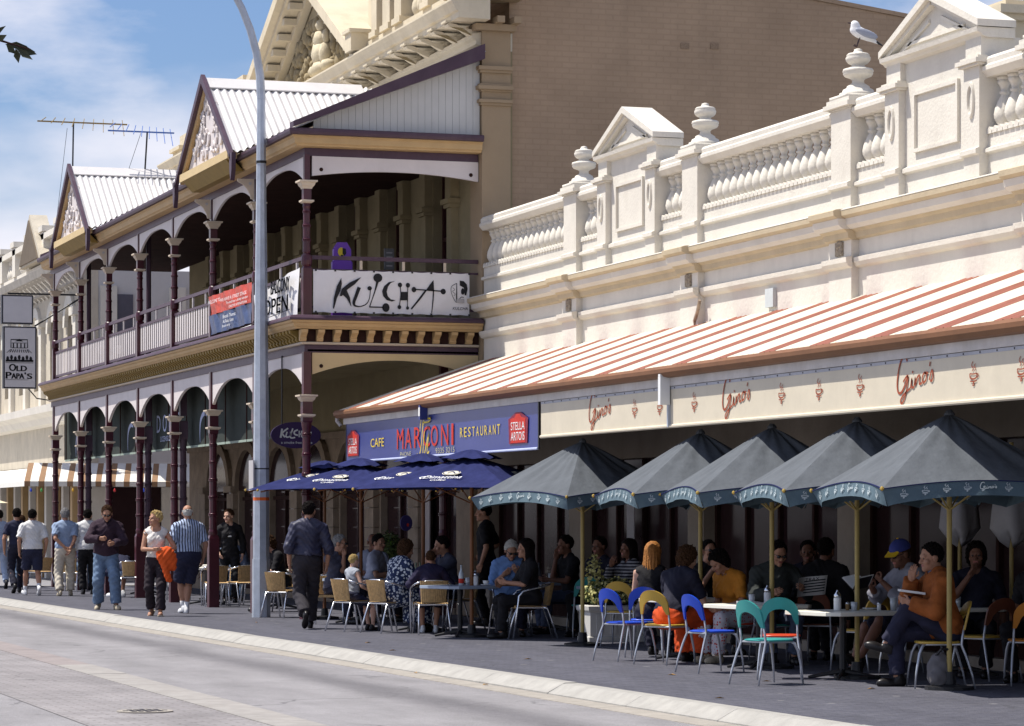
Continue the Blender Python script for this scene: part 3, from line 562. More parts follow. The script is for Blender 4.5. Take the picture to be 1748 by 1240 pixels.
# ================================================================== heritage building (yellow stone, behind the verandah)
H = thing('heritage_building', (WV, 54, 0), 'tall cream classical building with pediment and bracketed cornice, brown rendered side wall', 'building')
UA, UB = 43.86, 65.4
bays = [45.9 + 2.72 * k for k in range(7)]
ops = [(b - .55, b + .55, 4.95, 7.25) for b in bays]
wall_open(WV, .5, UA, UB, 4.45, 8.72, ops, 'upper_wall', INTW, H)
ops_l = [(b - .98, b + .98, .1, 2.1) for b in bays]
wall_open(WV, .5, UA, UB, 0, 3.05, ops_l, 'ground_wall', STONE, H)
MB().box(WV, WV + .5, UA, UB, 3.051, 4.449).obj('mid_wall', INTW, H)
MB().box(WV - .06, WV, UA, UB, 2.98, 3.1).obj('ground_string_course', STONE, H)
frame_m = mat('dark_red_window_frame', (.06, .02, .02), .4, .2, 5)
for i, b in enumerate(bays):
    g = MB().box(WV + .2, WV + .22, b - .55, b + .55, 4.95, 7.25).obj('window', GLASS, H)
    MB().box(WV + .15, WV + .198, b - .03, b + .03, 4.95, 7.25).box(WV + .152, WV + .196, b - .55, b + .55, 6.0, 6.06).box(WV + .15, WV + .198, b - .55, b - .49, 4.95, 7.25).box(WV + .15, WV + .198, b + .49, b + .55, 4.95, 7.25).obj('window_frame', frame_m, g)
    for s in (-1, 1):
        q = b + s * .72
        mb = MB().box(WV - .12, WV, q - .13, q + .13, 4.5, 6.42).box(WV - .16, WV, q - .17, q + .17, 6.421, 6.48).box(WV - .2, WV, q - .21, q + .21, 6.481, 6.56).box(WV - .14, WV, q - .15, q + .15, 6.561, 7.3)
        mb.obj('window_pilaster', INTW, H)
    mb = MB(); n = 14
    for k in range(n):
        a0, a1 = pi * k / n, pi * (k + 1) / n
        mb.prism([(b + .55 * cos(a0), 7.0 + .42 * sin(a0)), (b + .85 * cos(a0), 7.0 + .62 * sin(a0)), (b + .85 * cos(a1), 7.0 + .62 * sin(a1)), (b + .55 * cos(a1), 7.0 + .42 * sin(a1))], 0, WV - .15, WV - .001)
    mb.obj('window_arch', INTW, H)
    # ground floor: arched openings between stone piers
    g = MB().box(WV + .12, WV + .14, b - .98, b + .98, .1, 2.1).obj('shop_window', GLASS, H)
    MB().box(WV + .07, WV + .118, b - .03, b + .03, .1, 2.1).box(WV + .072, WV + .116, b - .98, b + .98, 1.9, 1.97).box(WV + .072, WV + .116, b - .98, b + .98, .1, .5).obj('window_frame', DARKW, g)
    mb = MB()
    for k in range(n):
        a0, a1 = pi * k / n, pi * (k + 1) / n
        mb.prism([(b + .98 * cos(a0), 2.12 + .80 * sin(a0)), (b + 1.2 * cos(a0), 2.12 + 1.0 * sin(a0)), (b + 1.2 * cos(a1), 2.12 + 1.0 * sin(a1)), (b + .98 * cos(a1), 2.12 + .80 * sin(a1))], 0, WV - .10, WV - .001)
    mb.obj('arch_surround', STONE, H)
    mb = MB()
    mb.prism([(b - .98, 2.101)] + [(b - .975 * cos(pi * k / n), 2.12 + .795 * sin(pi * k / n)) for k in range(n + 1)] + [(b + .98, 2.101)], 0, WV - .006, WV - .002); mb.obj('fanlight', GLASS, H)
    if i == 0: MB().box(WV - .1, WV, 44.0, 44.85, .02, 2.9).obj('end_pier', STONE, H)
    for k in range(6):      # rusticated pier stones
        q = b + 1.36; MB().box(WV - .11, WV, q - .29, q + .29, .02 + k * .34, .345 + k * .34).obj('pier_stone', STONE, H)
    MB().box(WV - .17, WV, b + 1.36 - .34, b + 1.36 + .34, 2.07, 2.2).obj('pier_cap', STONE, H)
MB().box(WV - .02, WV, 46.6, 47.1, .5, 2.6).obj('pale_wall_panel', mat('pale_pink_panel', (.42, .36, .33), .8), H)
# frieze above the verandah roof, modillion cornice, parapet
MB().box(WV - .02, WV + .5, UA, UB, 8.721, 9.0).obj('frieze', mat('pale_frieze_paint', (.60, .55, .44), .85, .08, 1, .2, 20), H)
MB().prism([(WV - .02, 8.78), (WV - .10, 8.80), (WV - .10, 8.86), (WV - .16, 8.90), (WV - .16, 8.96), (WV, 8.99)], 1, UA - .05, UB + .1).obj('bed_moulding', CREAM, H)
cornp = [(WV, 9.12), (WV - .50, 9.13), (WV - .50, 9.22), (WV - .54, 9.24), (WV - .58, 9.32), (WV - .62, 9.38), (WV - .62, 9.41), (WV, 9.47)]
MB().prism(cornp, 1, UA - .45, UB + .55).obj('cornice', CREAM, H)
MB().box(WV - .02, WV + .5, UA, UB, 9.001, 9.119).obj('cornice_backing', CREAM, H)
mod0 = None
def modill(n0):
    return MB().prism([(0, 0), (-.40, .03), (-.42, .06), (-.40, .075), (-.30, .06), (-.18, -.02), (-.06, -.09), (0, -.10)], 1, -.085, .085).box(-.45, 0, -.10, .10, .076, .10)
y = UA + .1
while y < UB:
    if mod0 is None:
        o = modill(0).obj('modillion', CREAM, H); o.data.transform(Matrix.Translation(OFF[H.name])); mod0 = o.data; mod0.transform(Matrix.Scale(1.25, 4))
    else: o = bpy.data.objects.new('modillion', mod0); link(o); o.parent = H
    o.location = Vector((WV - .02, y, 9.02)) - OFF[H.name]; y += .76
# corner pilaster and brown side wall
sidewall = mat('brown_painted_brick', (.40, .285, .19), .9, .13, .6, .25, 25, dirt=.35, dirtcol=(.27, .20, .14), spec=.1)
brickify(sidewall, 1, (1, 1, 1), (.95, .945, .94), (.90, .89, .88), (radians(90), 0, 0), .24, .086, .25)
MB().prism([(14.30, 0), (30, 0), (30, 8.5), (21.25, 9.56), (14.30, 10.42)], 1, UA + .02, UB).obj('side_wall', sidewall, H)
MB().prism([(14.28, 10.425), (14.28, 10.50), (21.25, 9.63), (30, 8.57), (30, 8.505), (21.25, 9.565)], 1, UA - .01, UA + .3).obj('wall_coping', sidewall, H)
MB().box(WV - .02, 14.28, UA - .10, UA + .5, 0, 9.0).obj('corner_pilaster', TAN, H)
for z0, z1, e in ((7.86, 7.90, .03), (7.90, 7.95, .06), (8.07, 8.10, .03), (8.10, 8.16, .08), (8.16, 8.19, .05), (8.36, 8.40, .04), (8.40, 8.46, .07)):
    MB().box(WV - .02 - e, 14.28 + e * .3, UA - .10 - e, UA + .3, z0, z1 - .001).obj('pilaster_moulding', TAN, H)
MB().box(WV - .15, 14.34, UA - .2, UA + .3, 9.001, 9.10).box(WV - .55, 14.42, UA - .46, UA + .2, 9.48, 9.62).box(WV - .5, 14.4, UA - .42, UA + .2, 9.621, 10.6).obj('corner_block', TAN, H)
for k in range(2): MB().box(13.98 + k * .27, 14.1 + k * .27, UA - .38, UA - .1, 9.101, 9.2).obj('corner_modillion', TAN, H)
for xx, zz in ((17.2, 8.95), (17.7, 8.97)): MB().box(xx - .07, xx + .07, UA + .005, UA + .019, zz - .045, zz + .045).obj('air_vent', mat('painted_vent_grille', (.27, .19, .125), .9, .35, 60), H)
# parapet with balusters, pedestals
MB().box(WV - .38, WV + .1, UA, 49.1, 9.475, 9.62).obj('parapet_plinth', CREAM, H)
bh = recol(balme, CREAM)
for a, b in ((44.3, 45.3), (45.75, 46.9)):
    n = round((b - a) / .27)
    for k in range(n):
        o = bpy.data.objects.new('baluster', bh); link(o); o.parent = H; o.location = Vector((WV - .14, a + (k + .5) * (b - a) / n, 9.66)) - OFF[H.name]; o.scale = (1.2, 1.2, 1.3)
for q, w in ((44.1, .17), (45.52, .2), (47.15, .2), (47.85, .22), (48.6, .16)):
    MB().box(WV - .40, WV + .12, q - w, q + w, 9.621, 10.4).box(WV - .44, WV + .14, q - w - .04, q + w + .04, 9.622, 9.72).box(WV - .46, WV + .16, q - w - .06, q + w + .06, 10.401, 10.5).obj('parapet_pedestal', CREAM, H)
MB().box(WV - .36, WV + .1, UA, 49.0, 10.33, 10.45).obj('parapet_rail', CREAM, H)
MB().box(WV + .0, WV + 1.5, 48.95, 50.4, 9.475, 12).obj('attic_block', CREAM, H)
g = MB().box(WV - .03, WV - .001, 49.25, 49.75, 10.15, 11.5).obj('attic_window', DARKW, H)
MB().box(WV - .05, WV - .031, 49.28, 49.35, 10.18, 11.4).obj('attic_window_frame', OCH2, g)
for q, hgt in ((58.6, .75), (60.2, .85), (62.3, .78), (64.8, .1)):
    MB().box(WV - .40, WV + .1, q - .45, q + .45, 9.475, 9.5 + hgt).box(WV - .47, WV + .15, q - .52, q + .52, 9.5 + hgt, 9.58 + hgt).obj('parapet_pedestal', CREAM, H)
MB().box(WV - .3, WV + .1, 57.9, 65, 9.475, 9.95).obj('parapet_wall', CREAM, H)
# pediment with carved figures
PU, PHW, PZ = 53.7, 4.2, 9.45
MB().prism([(PU - 3.4, PZ + .02), (PU + 3.4, PZ + .02), (PU, PZ + 1.72)], 0, WV - .08, WV + .5).obj('tympanum', mat('weathered_stone', (.34, .27, .16), .9, .3, 4, .6, 20, dirt=.5), H)
for s in (-1, 1):
    def rk(t, o): return (PU + s * PHW * (1 - t), PZ + .02 + 2.15 * t + o)
    MB().prism([rk(0, 0), rk(1, 0), rk(1, .24), rk(-.02, .2)], 0, WV - .64, WV + 2.2).obj('raking_cornice', CREAM, H)
    MB().prism([rk(.12, -.10), rk(.97, -.12), rk(.99, -.002), rk(.02, -.002)], 0, WV - .50, WV - .05).obj('raking_moulding', CREAM, H)
    MB().prism([rk(.14, -.30), rk(.93, -.30), rk(.96, -.13), rk(.12, -.11)], 0, WV - .2, WV - .05).obj('raking_bed', CREAM, H)
    for k in range(8):
        t = .1 + k * .105; c = rk(t, -.2); MB().box(WV - .45, WV - .18, c[0] - .1, c[0] + .1, c[1] - .04, c[1] + .08).obj('raking_modillion', CREAM, H)
    MB().box(WV - .66, WV + .1, PU + s * (PHW + .18) - .2, PU + s * (PHW + .18) + .2, 9.476, 9.78).box(WV - .7, WV + .12, PU + s * (PHW + .18) - .25, PU + s * (PHW + .18) + .25, 9.781, 9.84).obj('acroterion_block', CREAM, H)
# carving: a seated figure among scrolls and leaves, built as overlapping rounded forms
r = random.Random(8); mb = MB()
def blob(m, c, rx, ry, rz_, n=7):
    vs = []; fs = []
    for i in range(5):
        a = -pi / 2 + pi * i / 4
        for k in range(n): w = 2 * pi * k / n; vs.append((c[0] + rx * cos(a) * cos(w), c[1] + ry * cos(a) * sin(w), c[2] + rz_ * sin(a)))
    m.add(vs, [(i * n + k, i * n + (k + 1) % n, (i + 1) * n + (k + 1) % n, (i + 1) * n + k) for i in range(4) for k in range(n)])
for k in range(150):
    yy = r.uniform(-3.0, 3.0); zm = 1.5 * (1 - abs(yy) / 3.2); zz = r.uniform(.08, max(.1, zm)); q = r.uniform(.06, .13)
    blob(mb, (WV - .10, PU + yy, PZ + zz), q * .8, q * r.uniform(.5, 1.4), q * r.uniform(.6, 1.6))
mb.obj('tympanum_carving', mat('dark_carved_stone', (.30, .24, .14), .9, .35, 8, .5, 40, dirt=.4), H, smooth=True)
mb = MB()
for c, a, b_, d in (((0, .18), .22, .42, .16), ((.0, .45), .2, .30, .24), ((.02, .72), .17, .2, .2), ((0, .98), .13, .1, .12), ((.25, .5), .14, .10, .25), ((-.28, .42), .14, .11, .25), ((.42, .2), .16, .2, .12), ((-.45, .2), .16, .22, .12), ((-.3, .75), .08, .06, .14), ((.2, .8), .09, .07, .1)):
    blob(mb, (WV - .18, PU - .75 + c[0], PZ + .08 + c[1]), a, b_, d, 10)
mb.obj('carved_figure', mat('pale_carved_stone', (.62, .54, .38), .85, .15, 10, .4, 40), H, smooth=True)
# ================================================================== two storey timber verandah
V = thing('verandah', (11.1, 55, 0), 'two storey maroon and cream timber verandah with turned posts and gabled iron roof', 'verandah')
PV = 11.1; POST = [43.95 + 3.27 * k for k in range(8)]
DZ, DK = 4.62, 4.03
E0, E1, FV = 43.62, 67.2, 10.76            # cornice ends and front
MB().box(FV + .35, WV, E0 + .3, E1 - .1, 4.40, 4.56).obj('deck', DARKW, V)
MB().box(FV + .35, WV, E0 + .3, E1 - .1, 4.05, 4.08).obj('deck_ceiling', INTW, V)
def ring_band(prof, name, m):       # profile (outward offset, z) run along the street front and round the near end
    mb = MB(); n = len(prof)
    path = lambda o: [(FV + .34 - o, E1 + o * 0), (FV + .34 - o, E0 + .34 - o), (WV - .03, E0 + .34 - o)]
    for i in range(n - 1):
        a, b = path(prof[i][0]), path(prof[i + 1][0])
        mb.add([(*p, prof[i][1]) for p in a] + [(*p, prof[i + 1][1]) for p in b], [(0, 1, 4, 3), (1, 2, 5, 4)])
    a = [(FV + .34 - o, E1, z) for o, z in prof]; mb.add(a + [(FV + .5, E1, prof[-1][1]), (FV + .5, E1, prof[0][1])], [tuple(range(n + 2))])
    return mb.obj(name, m, V, fix=False)
ring_band([(.30, 4.505), (.34, 4.51), (.34, 4.535), (.30, 4.575), (.2, 4.59), (-.1, 4.6)], 'deck_edge', PURPLE)
ring_band([(.18, 4.375), (.22, 4.38), (.235, 4.40), (.26, 4.42), (.27, 4.46), (.30, 4.475), (.31, 4.504)], 'deck_fascia', OCH2)
ring_band([(.05, 4.19), (.055, 4.375)], 'bracket_backing', DARKW)
ring_band([(.02, 4.15), (.09, 4.155), (.10, 4.17), (.09, 4.188), (.02, 4.19)], 'cream_bead', BUFF)
ring_band([(-.02, DK), (.04, DK), (.04, 4.15), (.0, 4.152)], 'deck_beam', PURPLE)
br_s = MB().prism([(0, 0), (-.05, .0), (-.08, .03), (-.07, .06), (-.10, .09), (-.17, .13), (-.18, .175), (0, .175)], 1, -.05, .05)
br_s = br_s.obj('scroll_bracket', MUSTARD, V); br_s.data.transform(Matrix.Translation(OFF[V.name])); me_s = br_s.data
me_e = me_s.copy(); me_e.materials[0] = OCH2; me_e.transform(Matrix.Rotation(pi / 2, 4, 'Z')); first = True
y = E0 + .5
while y < E1:
    if first: o = br_s; first = False
    else: o = bpy.data.objects.new('scroll_bracket', me_s); link(o); o.parent = V
    o.location = Vector((FV + .34 - .05, y, 4.195)) - OFF[V.name]; y += .205
for k in range(11):
    o = bpy.data.objects.new('scroll_bracket', me_e); link(o); o.parent = V; o.location = Vector((11.02 + k * .262, E0 + .34 - .05, 4.195)) - OFF[V.name]
# posts
CAPM = [(.07, 0), (.075, .02), (.10, .05), (.115, .09), (.14, .10), (.14, .125), (.08, .13)]
def sq(mb, c, prof):
    vs = []
    for r_, z in prof: vs += [(c[0] - r_, c[1] - r_, c[2] + z), (c[0] + r_, c[1] - r_, c[2] + z), (c[0] + r_, c[1] + r_, c[2] + z), (c[0] - r_, c[1] + r_, c[2] + z)]
    n = len(prof); return mb.add(vs, [(i * 4 + k, i * 4 + (k + 1) % 4, (i + 1) * 4 + (k + 1) % 4, (i + 1) * 4 + k) for i in range(n - 1) for k in range(4)] + [(3, 2, 1, 0), tuple(range(4 * n - 4, 4 * n))])
def rings(z0, z1, r0, r1, nr):
    p = []
    for i in range(nr):
        z = z0 + (z1 - z0) * i / nr; r_ = r0 + (r1 - r0) * i / nr; h = (z1 - z0) / nr
        p += [(r_ * 1.0, z), (r_ * 1.0, z + h * .70), (r_ * 1.22, z + h * .73), (r_ * 1.22, z + h * .77), (r_ * 1.05, z + h * .79), (r_ * 1.22, z + h * .82), (r_ * 1.22, z + h * .86), (r_, z + h * .89)]
    return p
def upper_post(x, y, up=True):
    mb = MB(); sq(mb, (x, y, 0), [(.068, DZ - .05), (.068, 5.30), (.05, 5.33)])
    mb.lathe([(.05, 5.32), (.08, 5.36), (.085, 5.42), (.075, 5.5), (.05, 5.53), (.062, 5.55)] + rings(5.56, 6.2, .058, .048, 3) + [(.05, 6.2), (.06, 6.24), (.05, 6.28)], (x, y, 0), 12)
    sq(mb, (x, y, 0), [(.05, 6.27), (.06, 6.30), (.06, 6.52), (.05, 6.52)]); sq(mb, (x, y, 0), [(.042, 6.60), (.042, 7.02)])
    p = mb.obj('upper_post', MAROON, V)
    mb = MB(); sq(mb, (x, y, 6.285), [(.065, 0), (.095, .02), (.095, .045), (.065, .05)]); mb.obj('post_ring', BUFF, p); mb = MB(); sq(mb, (x, y, 6.50), CAPM); mb.obj('capital', BUFF, p)
def lower_post(x, y, m=MAROON, caps=True):
    mb = MB(); sq(mb, (x, y, 0), [(.088, 0), (.088, 1.18), (.065, 1.24)])
    mb.lathe([(.065, 1.2), (.075, 1.26), (.08, 1.30), (.066, 1.34)] + rings(1.35, 2.85, .068, .058, 5) + [(.062, 2.86), (.075, 2.92), (.08, 2.98)], (x, y, 0), 12)
    sq(mb, (x, y, 0), [(.068, 2.97), (.076, 3.0), (.076, 3.30), (.06, 3.31)]); sq(mb, (x, y, 0), [(.06, 3.40), (.06, 4.04)])
    p = mb.obj('lower_post', m, V)
    if caps: mb = MB(); sq(mb, (x, y, 3.05), [(.08, 0), (.112, .02), (.112, .045), (.08, .05)]); mb.obj('post_ring', BUFF, p); mb = MB(); sq(mb, (x, y, 3.27), [(a * 1.02, b * .95) for a, b in CAPM]); mb.obj('capital', BUFF, p)
for k, y in enumerate(POST):
    upper_post(PV, y); lower_post(PV, y)
for k in (4, 6, 3): lower_post(PV + .17, POST[k] + .05, PURPLE, False)
for k in (4, 6): MB().tube([(PV + .18, POST[k] + .05, DZ), (PV + .18, POST[k] + .05, 7.0)], .05, 8).obj('downpipe', PURPLE, V)
lower_post(WV - .2, 45.2, MAROON, True)
# arched frieze panels, street side and near end
for k in range(7):
    a, b = POST[k] + .06, POST[k + 1] - .06
    def arch(zs, zc, p=2.0): return lambda f: zc - (zc - zs) * abs(2 * f - 1) ** (p * 1.25)
    MB().strip(1, a, b, arch(6.62, 6.925), 7.0, PV - .02, PV + .02, 22).obj('upper_frieze', LILAC, V)
    MB().strip(1, a, b, arch(3.48, 3.86), DK - .001, PV - .025, PV + .025, 22).obj('lower_frieze', LILAC, V)
    # inner edge bead
    MB().strip(1, a, b, lambda f: arch(6.60, 6.905)(f), 6.93, PV - .001, PV + .001, 2)
    MB().box(PV - .02, PV + .02, a, b, 5.44, 5.50).obj('handrail', PURPLE, V); MB().box(PV - .018, PV + .018, a, b, 5.21, 5.255).obj('middle_rail', PURPLE, V); MB().box(PV - .018, PV + .018, a, b, 4.68, 4.73).obj('bottom_rail', PURPLE, V)
    for i in range(3): q = a + (b - a) * (i + .5) / 3; MB().box(PV - .015, PV + .015, q - .02, q + .02, 5.256, 5.439).obj('rail_spacer', LILAC, V)
    n = 16
    for i in range(n): q = a + (b - a) * (i + .5) / n; MB().box(PV - .004, PV + .004, q - .052, q + .052, 4.731, 5.209).obj('picket', LILAC, V)
ea, eb = PV + .08, WV - .03
seg2 = lambda zs, zc: (lambda f: zc - (zc - zs) * (2 * f - 1) ** 2)
def end_panel(zs, zc, zt, m):
    MB().strip(0, ea, eb, seg2(zs, zc), zt, POST[0] - .03, POST[0] + .03, 22).obj('end_frieze', m, V)
    for x in (ea + .14, eb - .12):
        MB().prism([(x + .03 * cos(a), zt - .2 + .03 * sin(a)) for a in [2 * pi * i / 12 for i in range(12)]], 1, POST[0] - .036, POST[0] - .030).obj('panel_roundel', DARKW, V)
end_panel(6.70, 6.80, 7.0, LILAC); end_panel(3.70, 3.93, DK - .001, CREAMT)
mb = MB().box(ea, eb, POST[0] - .02, POST[0] + .02, 5.44, 5.50); mb.obj('handrail', PURPLE, V)
MB().box(ea, eb, POST[0] - .018, POST[0] + .018, 5.27, 5.30).obj('middle_rail', PURPLE, V); MB().box(ea, eb, POST[0] - .018, POST[0] + .018, 4.70, 4.74).obj('bottom_rail', PURPLE, V)
for x in (11.95, 12.62, 13.28): MB().box(x - .02, x + .02, POST[0] - .015, POST[0] + .015, 5.301, 5.439).obj('rail_spacer', BUFF, V)
# roof: beam, fascia, gutter, lean-to iron, end boarding
def roof_band(prof, name, m, e=0):
    mb = MB(); n = len(prof); p = lambda o: [(FV + .34 - o, E1 + .1), (FV + .34 - o, E0 + .34 - o), (WV - .03, E0 + .34 - o)]
    for i in range(n - 1):
        a, b = p(prof[i][0]), p(prof[i + 1][0]); mb.add([(*q, prof[i][1]) for q in a] + [(*q, prof[i + 1][1]) for q in b], [(0, 1, 4, 3), (1, 2, 5, 4)])
    mb.obj(name, m, V, fix=False)
roof_band([(-.03, 7.0), (.04, 7.0), (.04, 7.12), (.0, 7.121)], 'eave_beam', PURPLE)
roof_band([(.02, 7.122), (.20, 7.13), (.21, 7.15), (.24, 7.17), (.25, 7.25), (.28, 7.27), (.28, 7.285)], 'eave_fascia', OCH2)
roof_band([(.26, 7.286), (.33, 7.29), (.345, 7.33), (.345, 7.37), (.32, 7.385), (.2, 7.38)], 'gutter', PURPLE)
RZ0, RZ1 = 7.385, 8.70
def corr(fn, nu, name, m, par): return MB().grid(fn, nu, 2).obj(name, m, par, smooth=False, fix=False)
for a, b in ((E0, 46.9), (50.8, 60.0), (63.8, E1)):
    n = int((b - a) / .075 * 4); corr(lambda t, s: (FV + .02 + (WV - FV - .02) * s, a + (b - a) * t, RZ0 - .03 + (RZ1 - RZ0) * s + .011 * cos((a + (b - a) * t) / .075 * 2 * pi)), n, 'roof_iron', IRONW, V)
corr(lambda t, s: (FV + 1.5 + (WV - FV - 1.5) * s, 46.9 + 3.9 * t, RZ0 + .63 + (RZ1 - RZ0 - .63) * s - .03), 40, 'roof_iron', IRONW, V)
corr(lambda t, s: (FV + 1.5 + (WV - FV - 1.5) * s, 60.0 + 3.8 * t, RZ0 + .63 + (RZ1 - RZ0 - .63) * s - .03), 40, 'roof_iron', IRONW, V)
mb = MB(); n = 24
for i in range(n):
    x0, x1 = FV + .42 + (WV - .03 - FV - .42) * i / n, FV + .42 + (WV - .03 - FV - .42) * (i + .965) / n
    zt = lambda x: RZ0 - .04 + (RZ1 - RZ0) * (x - FV) / (WV - FV)
    mb.add([(x0, E0 + .22, 7.38), (x1, E0 + .22, 7.38), (x1, E0 + .22, zt(x1)), (x0, E0 + .22, zt(x0)), (x0, E0 + .25, 7.38), (x1, E0 + .25, 7.38), (x1, E0 + .25, zt(x1)), (x0, E0 + .25, zt(x0))], [(0, 1, 2, 3), (0, 3, 7, 4), (1, 5, 6, 2), (3, 2, 6, 7)])
mb.box(FV + .5, WV - .03, E0 + .251, E0 + .27, 7.3, 7.38)
mb.obj('end_boarding', mat('pale_grey_boarding', (.56, .55, .52), .7, .05, 3), V)
MB().prism([(FV + .45, 7.36), (WV - .03, 8.66), (WV - .03, 8.3), (FV + .7, 7.36)], 1, E0 + .262, E0 + .28).obj('boarding_backing', MATS['pale_grey_boarding'], V)
tz = lambda x: RZ0 + .02 + (RZ1 - RZ0) * (x - FV) / (WV - FV)
MB().prism([(FV + .05, tz(FV + .05) - .03), (WV - .02, tz(WV) - .17), (WV - .02, tz(WV) + .06), (FV + .05, tz(FV + .05) + .05)], 1, E0 - .02, E0 + .215).obj('rake_board', PURPLE, V)
MB().prism([(FV + .05, tz(FV + .05) - .03), (WV - .02, tz(WV) - .17), (WV - .02, tz(WV) + .04), (FV + .05, tz(FV + .05) + .03)], 1, E1 - .1, E1).obj('rake_board', PURPLE, V)
MB().box(FV + .3, WV, E0 + .4, E1 - .2, 7.13, 7.16).obj('verandah_ceiling', DARKW, V)
# gables
def gable(c, hw=1.92, pz=8.80, ez=7.40):
    gv = FV - .18
    for s in (-1, 1):
        def fn(t, q):      # t along depth, q down the slope
            x = gv - .02 + (WV - .35 - gv) * t; zr = pz + .020 * cos(x / .125 * 2 * pi)
            fl = 1.0 if x < FV else max(0.02, 1 - (x - FV) / (WV - .35 - FV))
            return (x, c + s * (hw + .08) * q * fl, zr - (pz - ez) * q * fl)
        mb = MB(); n = 132; mb.grid(lambda t, q: fn(t, q), n, 1); mb.obj('gable_roof_iron', IRONW, V, fix=False)
        e = lambda t, o: (c + s * (hw + .10) * (1 - t), ez + (pz - ez) * t + o)
        bb = MB().prism([e(-.10, -.05), e(1, -.05), e(1, .10), e(-.07, .045)], 0, gv - .05, gv + .02).obj('bargeboard', PURPLE, V)
        f = e(-.10, 0)
        MB().prism([(f[0] - .09, f[1] + .08), (f[0] + .09, f[1] + .08), (f[0] + .08, f[1] - .18), (f[0] + .03, f[1] - .30), (f[0], f[1] - .36), (f[0] - .03, f[1] - .30), (f[0] - .08, f[1] - .18)], 0, gv - .05, gv + .02).obj('bargeboard_drop', PURPLE, bb)
        MB().prism([e(.02, -.15), e(.95, -.15), e(1.0, -.052), e(0, -.052)], 0, gv + .02, gv + .09).obj('gable_inner_board', OCH2, V)
    MB().prism([(c, pz + .05), (c + .26, pz + .05 - .19), (c + .25, pz + .03 - .19), (c, pz + .03), (c - .25, pz + .03 - .19), (c - .26, pz + .05 - .19)], 1 - 1, gv, WV - .55).obj('ridge_capping', IRONW, V)
    MB().prism([(c - hw + .22, ez + .02), (c + hw - .22, ez + .02), (c, pz - .16)], 0, gv + .09, gv + .13).obj('gable_panel', LILAC, V)
    rel = MB(); r = random.Random(5)
    for k in range(44):
        zz = r.uniform(.1, 1.0); w = (hw - .5) * (1 - zz / 1.25); yy = r.uniform(-w, w); q = r.uniform(.035, .075); ang = r.uniform(0, pi)
        P = [(gv + .07, c + yy + q * 2 * cos(ang + t) * (.4 + t * .3), ez + .12 + zz + q * 2 * sin(ang + t) * (.4 + t * .3)) for t in (0, .8, 1.6, 2.4, 3.2)]
        rel.tube(P, .022, 5)
    props(rel.obj('gable_scrollwork', LILAC, V), kind='stuff')
    MB().box(gv - .02, gv + .14, c - hw + .05, c + hw - .05, ez - .10, ez + .03).obj('gable_sill', CREAMT, V)
    MB().prism([(gv + .14, ez - .12), (gv + .14, ez - .1), (gv + .0, ez - .1), (gv + .05, ez - .16), (gv + .16, ez - .28), (gv + .3, ez - .28)], 1, c - hw + .25, c + hw - .25).obj('gable_cove', MUSTARD, V)
gable((POST[1] + POST[2]) / 2); gable((POST[5] + POST[6]) / 2)
for k in (1, 2, 5, 6, 7):
    b = MB().prism([(11.05, 7.0), (10.78, 7.0), (10.78, 6.96)] + [(10.66 + .34 * sin(a), 6.56 + .34 * cos(a)) for a in [pi / 2 * j / 7 for j in range(8)]][0:0] + [(10.81, 6.94), (10.87, 6.91), (10.93, 6.85), (10.98, 6.76), (11.0, 6.68), (11.05, 6.67)], 1, POST[k] - .02, POST[k] + .02).obj('eave_bracket', BUFF, V)
    MB().prism([(10.985 + .025 * cos(a), 6.925 + .025 * sin(a)) for a in [2 * pi * i / 10 for i in range(10)]], 1, POST[k] - .027, POST[k] - .0205).obj('bracket_roundel', GREYW, b)
# cafe blinds under the lower deck
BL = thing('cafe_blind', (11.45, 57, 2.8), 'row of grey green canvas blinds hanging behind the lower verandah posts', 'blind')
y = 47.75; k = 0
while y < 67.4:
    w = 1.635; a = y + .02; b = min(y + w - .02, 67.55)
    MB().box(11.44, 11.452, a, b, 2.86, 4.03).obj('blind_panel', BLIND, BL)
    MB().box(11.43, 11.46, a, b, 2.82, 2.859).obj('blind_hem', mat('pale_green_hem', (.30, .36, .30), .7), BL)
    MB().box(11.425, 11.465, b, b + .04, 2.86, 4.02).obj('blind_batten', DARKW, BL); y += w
lt = mat('pale_blue_print', (.42, .46, .62), .7)
F = Flat((11.44, 57.1, 0), *STREET, lift=.006)
for i, c_ in enumerate('DOME'): F.text(c_, .05 + i * .58, 3.18, .36, .33)
F.text('LICENSED CAFE', .4, 3.0, 1.5, .10); F.obj('lettering', lt, BL)
for uc in (52.5, 65.5, 59.4):
    F = Flat((11.44, uc, 3.25), *STREET, lift=.006)
    for s in (-1, 1): F.line([(s * .05, .12), (s * .3, .16), (s * .55, .05), (s * .62, -.15), (s * .6, -.35)], [.03, .09, .1, .06, .02])
    F.obj('palm_emblem', lt, BL)
# banners on the verandah rail
KB = thing('white_banner', (11.1, POST[0] - .06, 4.63), 'white vinyl banner with black hand drawn lettering tied along the end rail', 'banner')
bx0, bx1 = 11.19, 13.66
def fb(t, s): return (bx0 + (bx1 - bx0) * t, POST[0] - .05 - .006 * sin(t * 14 + s * 4) * sin(s * pi) - .004 * sin(t * 40 + s * 9) * s, 5.285 - .65 * s - .01 * sin(t * 8 * pi) ** 2 * (1 - 2 * s))
mb = MB().grid(fb, 60, 14); mb.obj('banner_sheet', BANNERW, KB, smooth=True, fix=False)
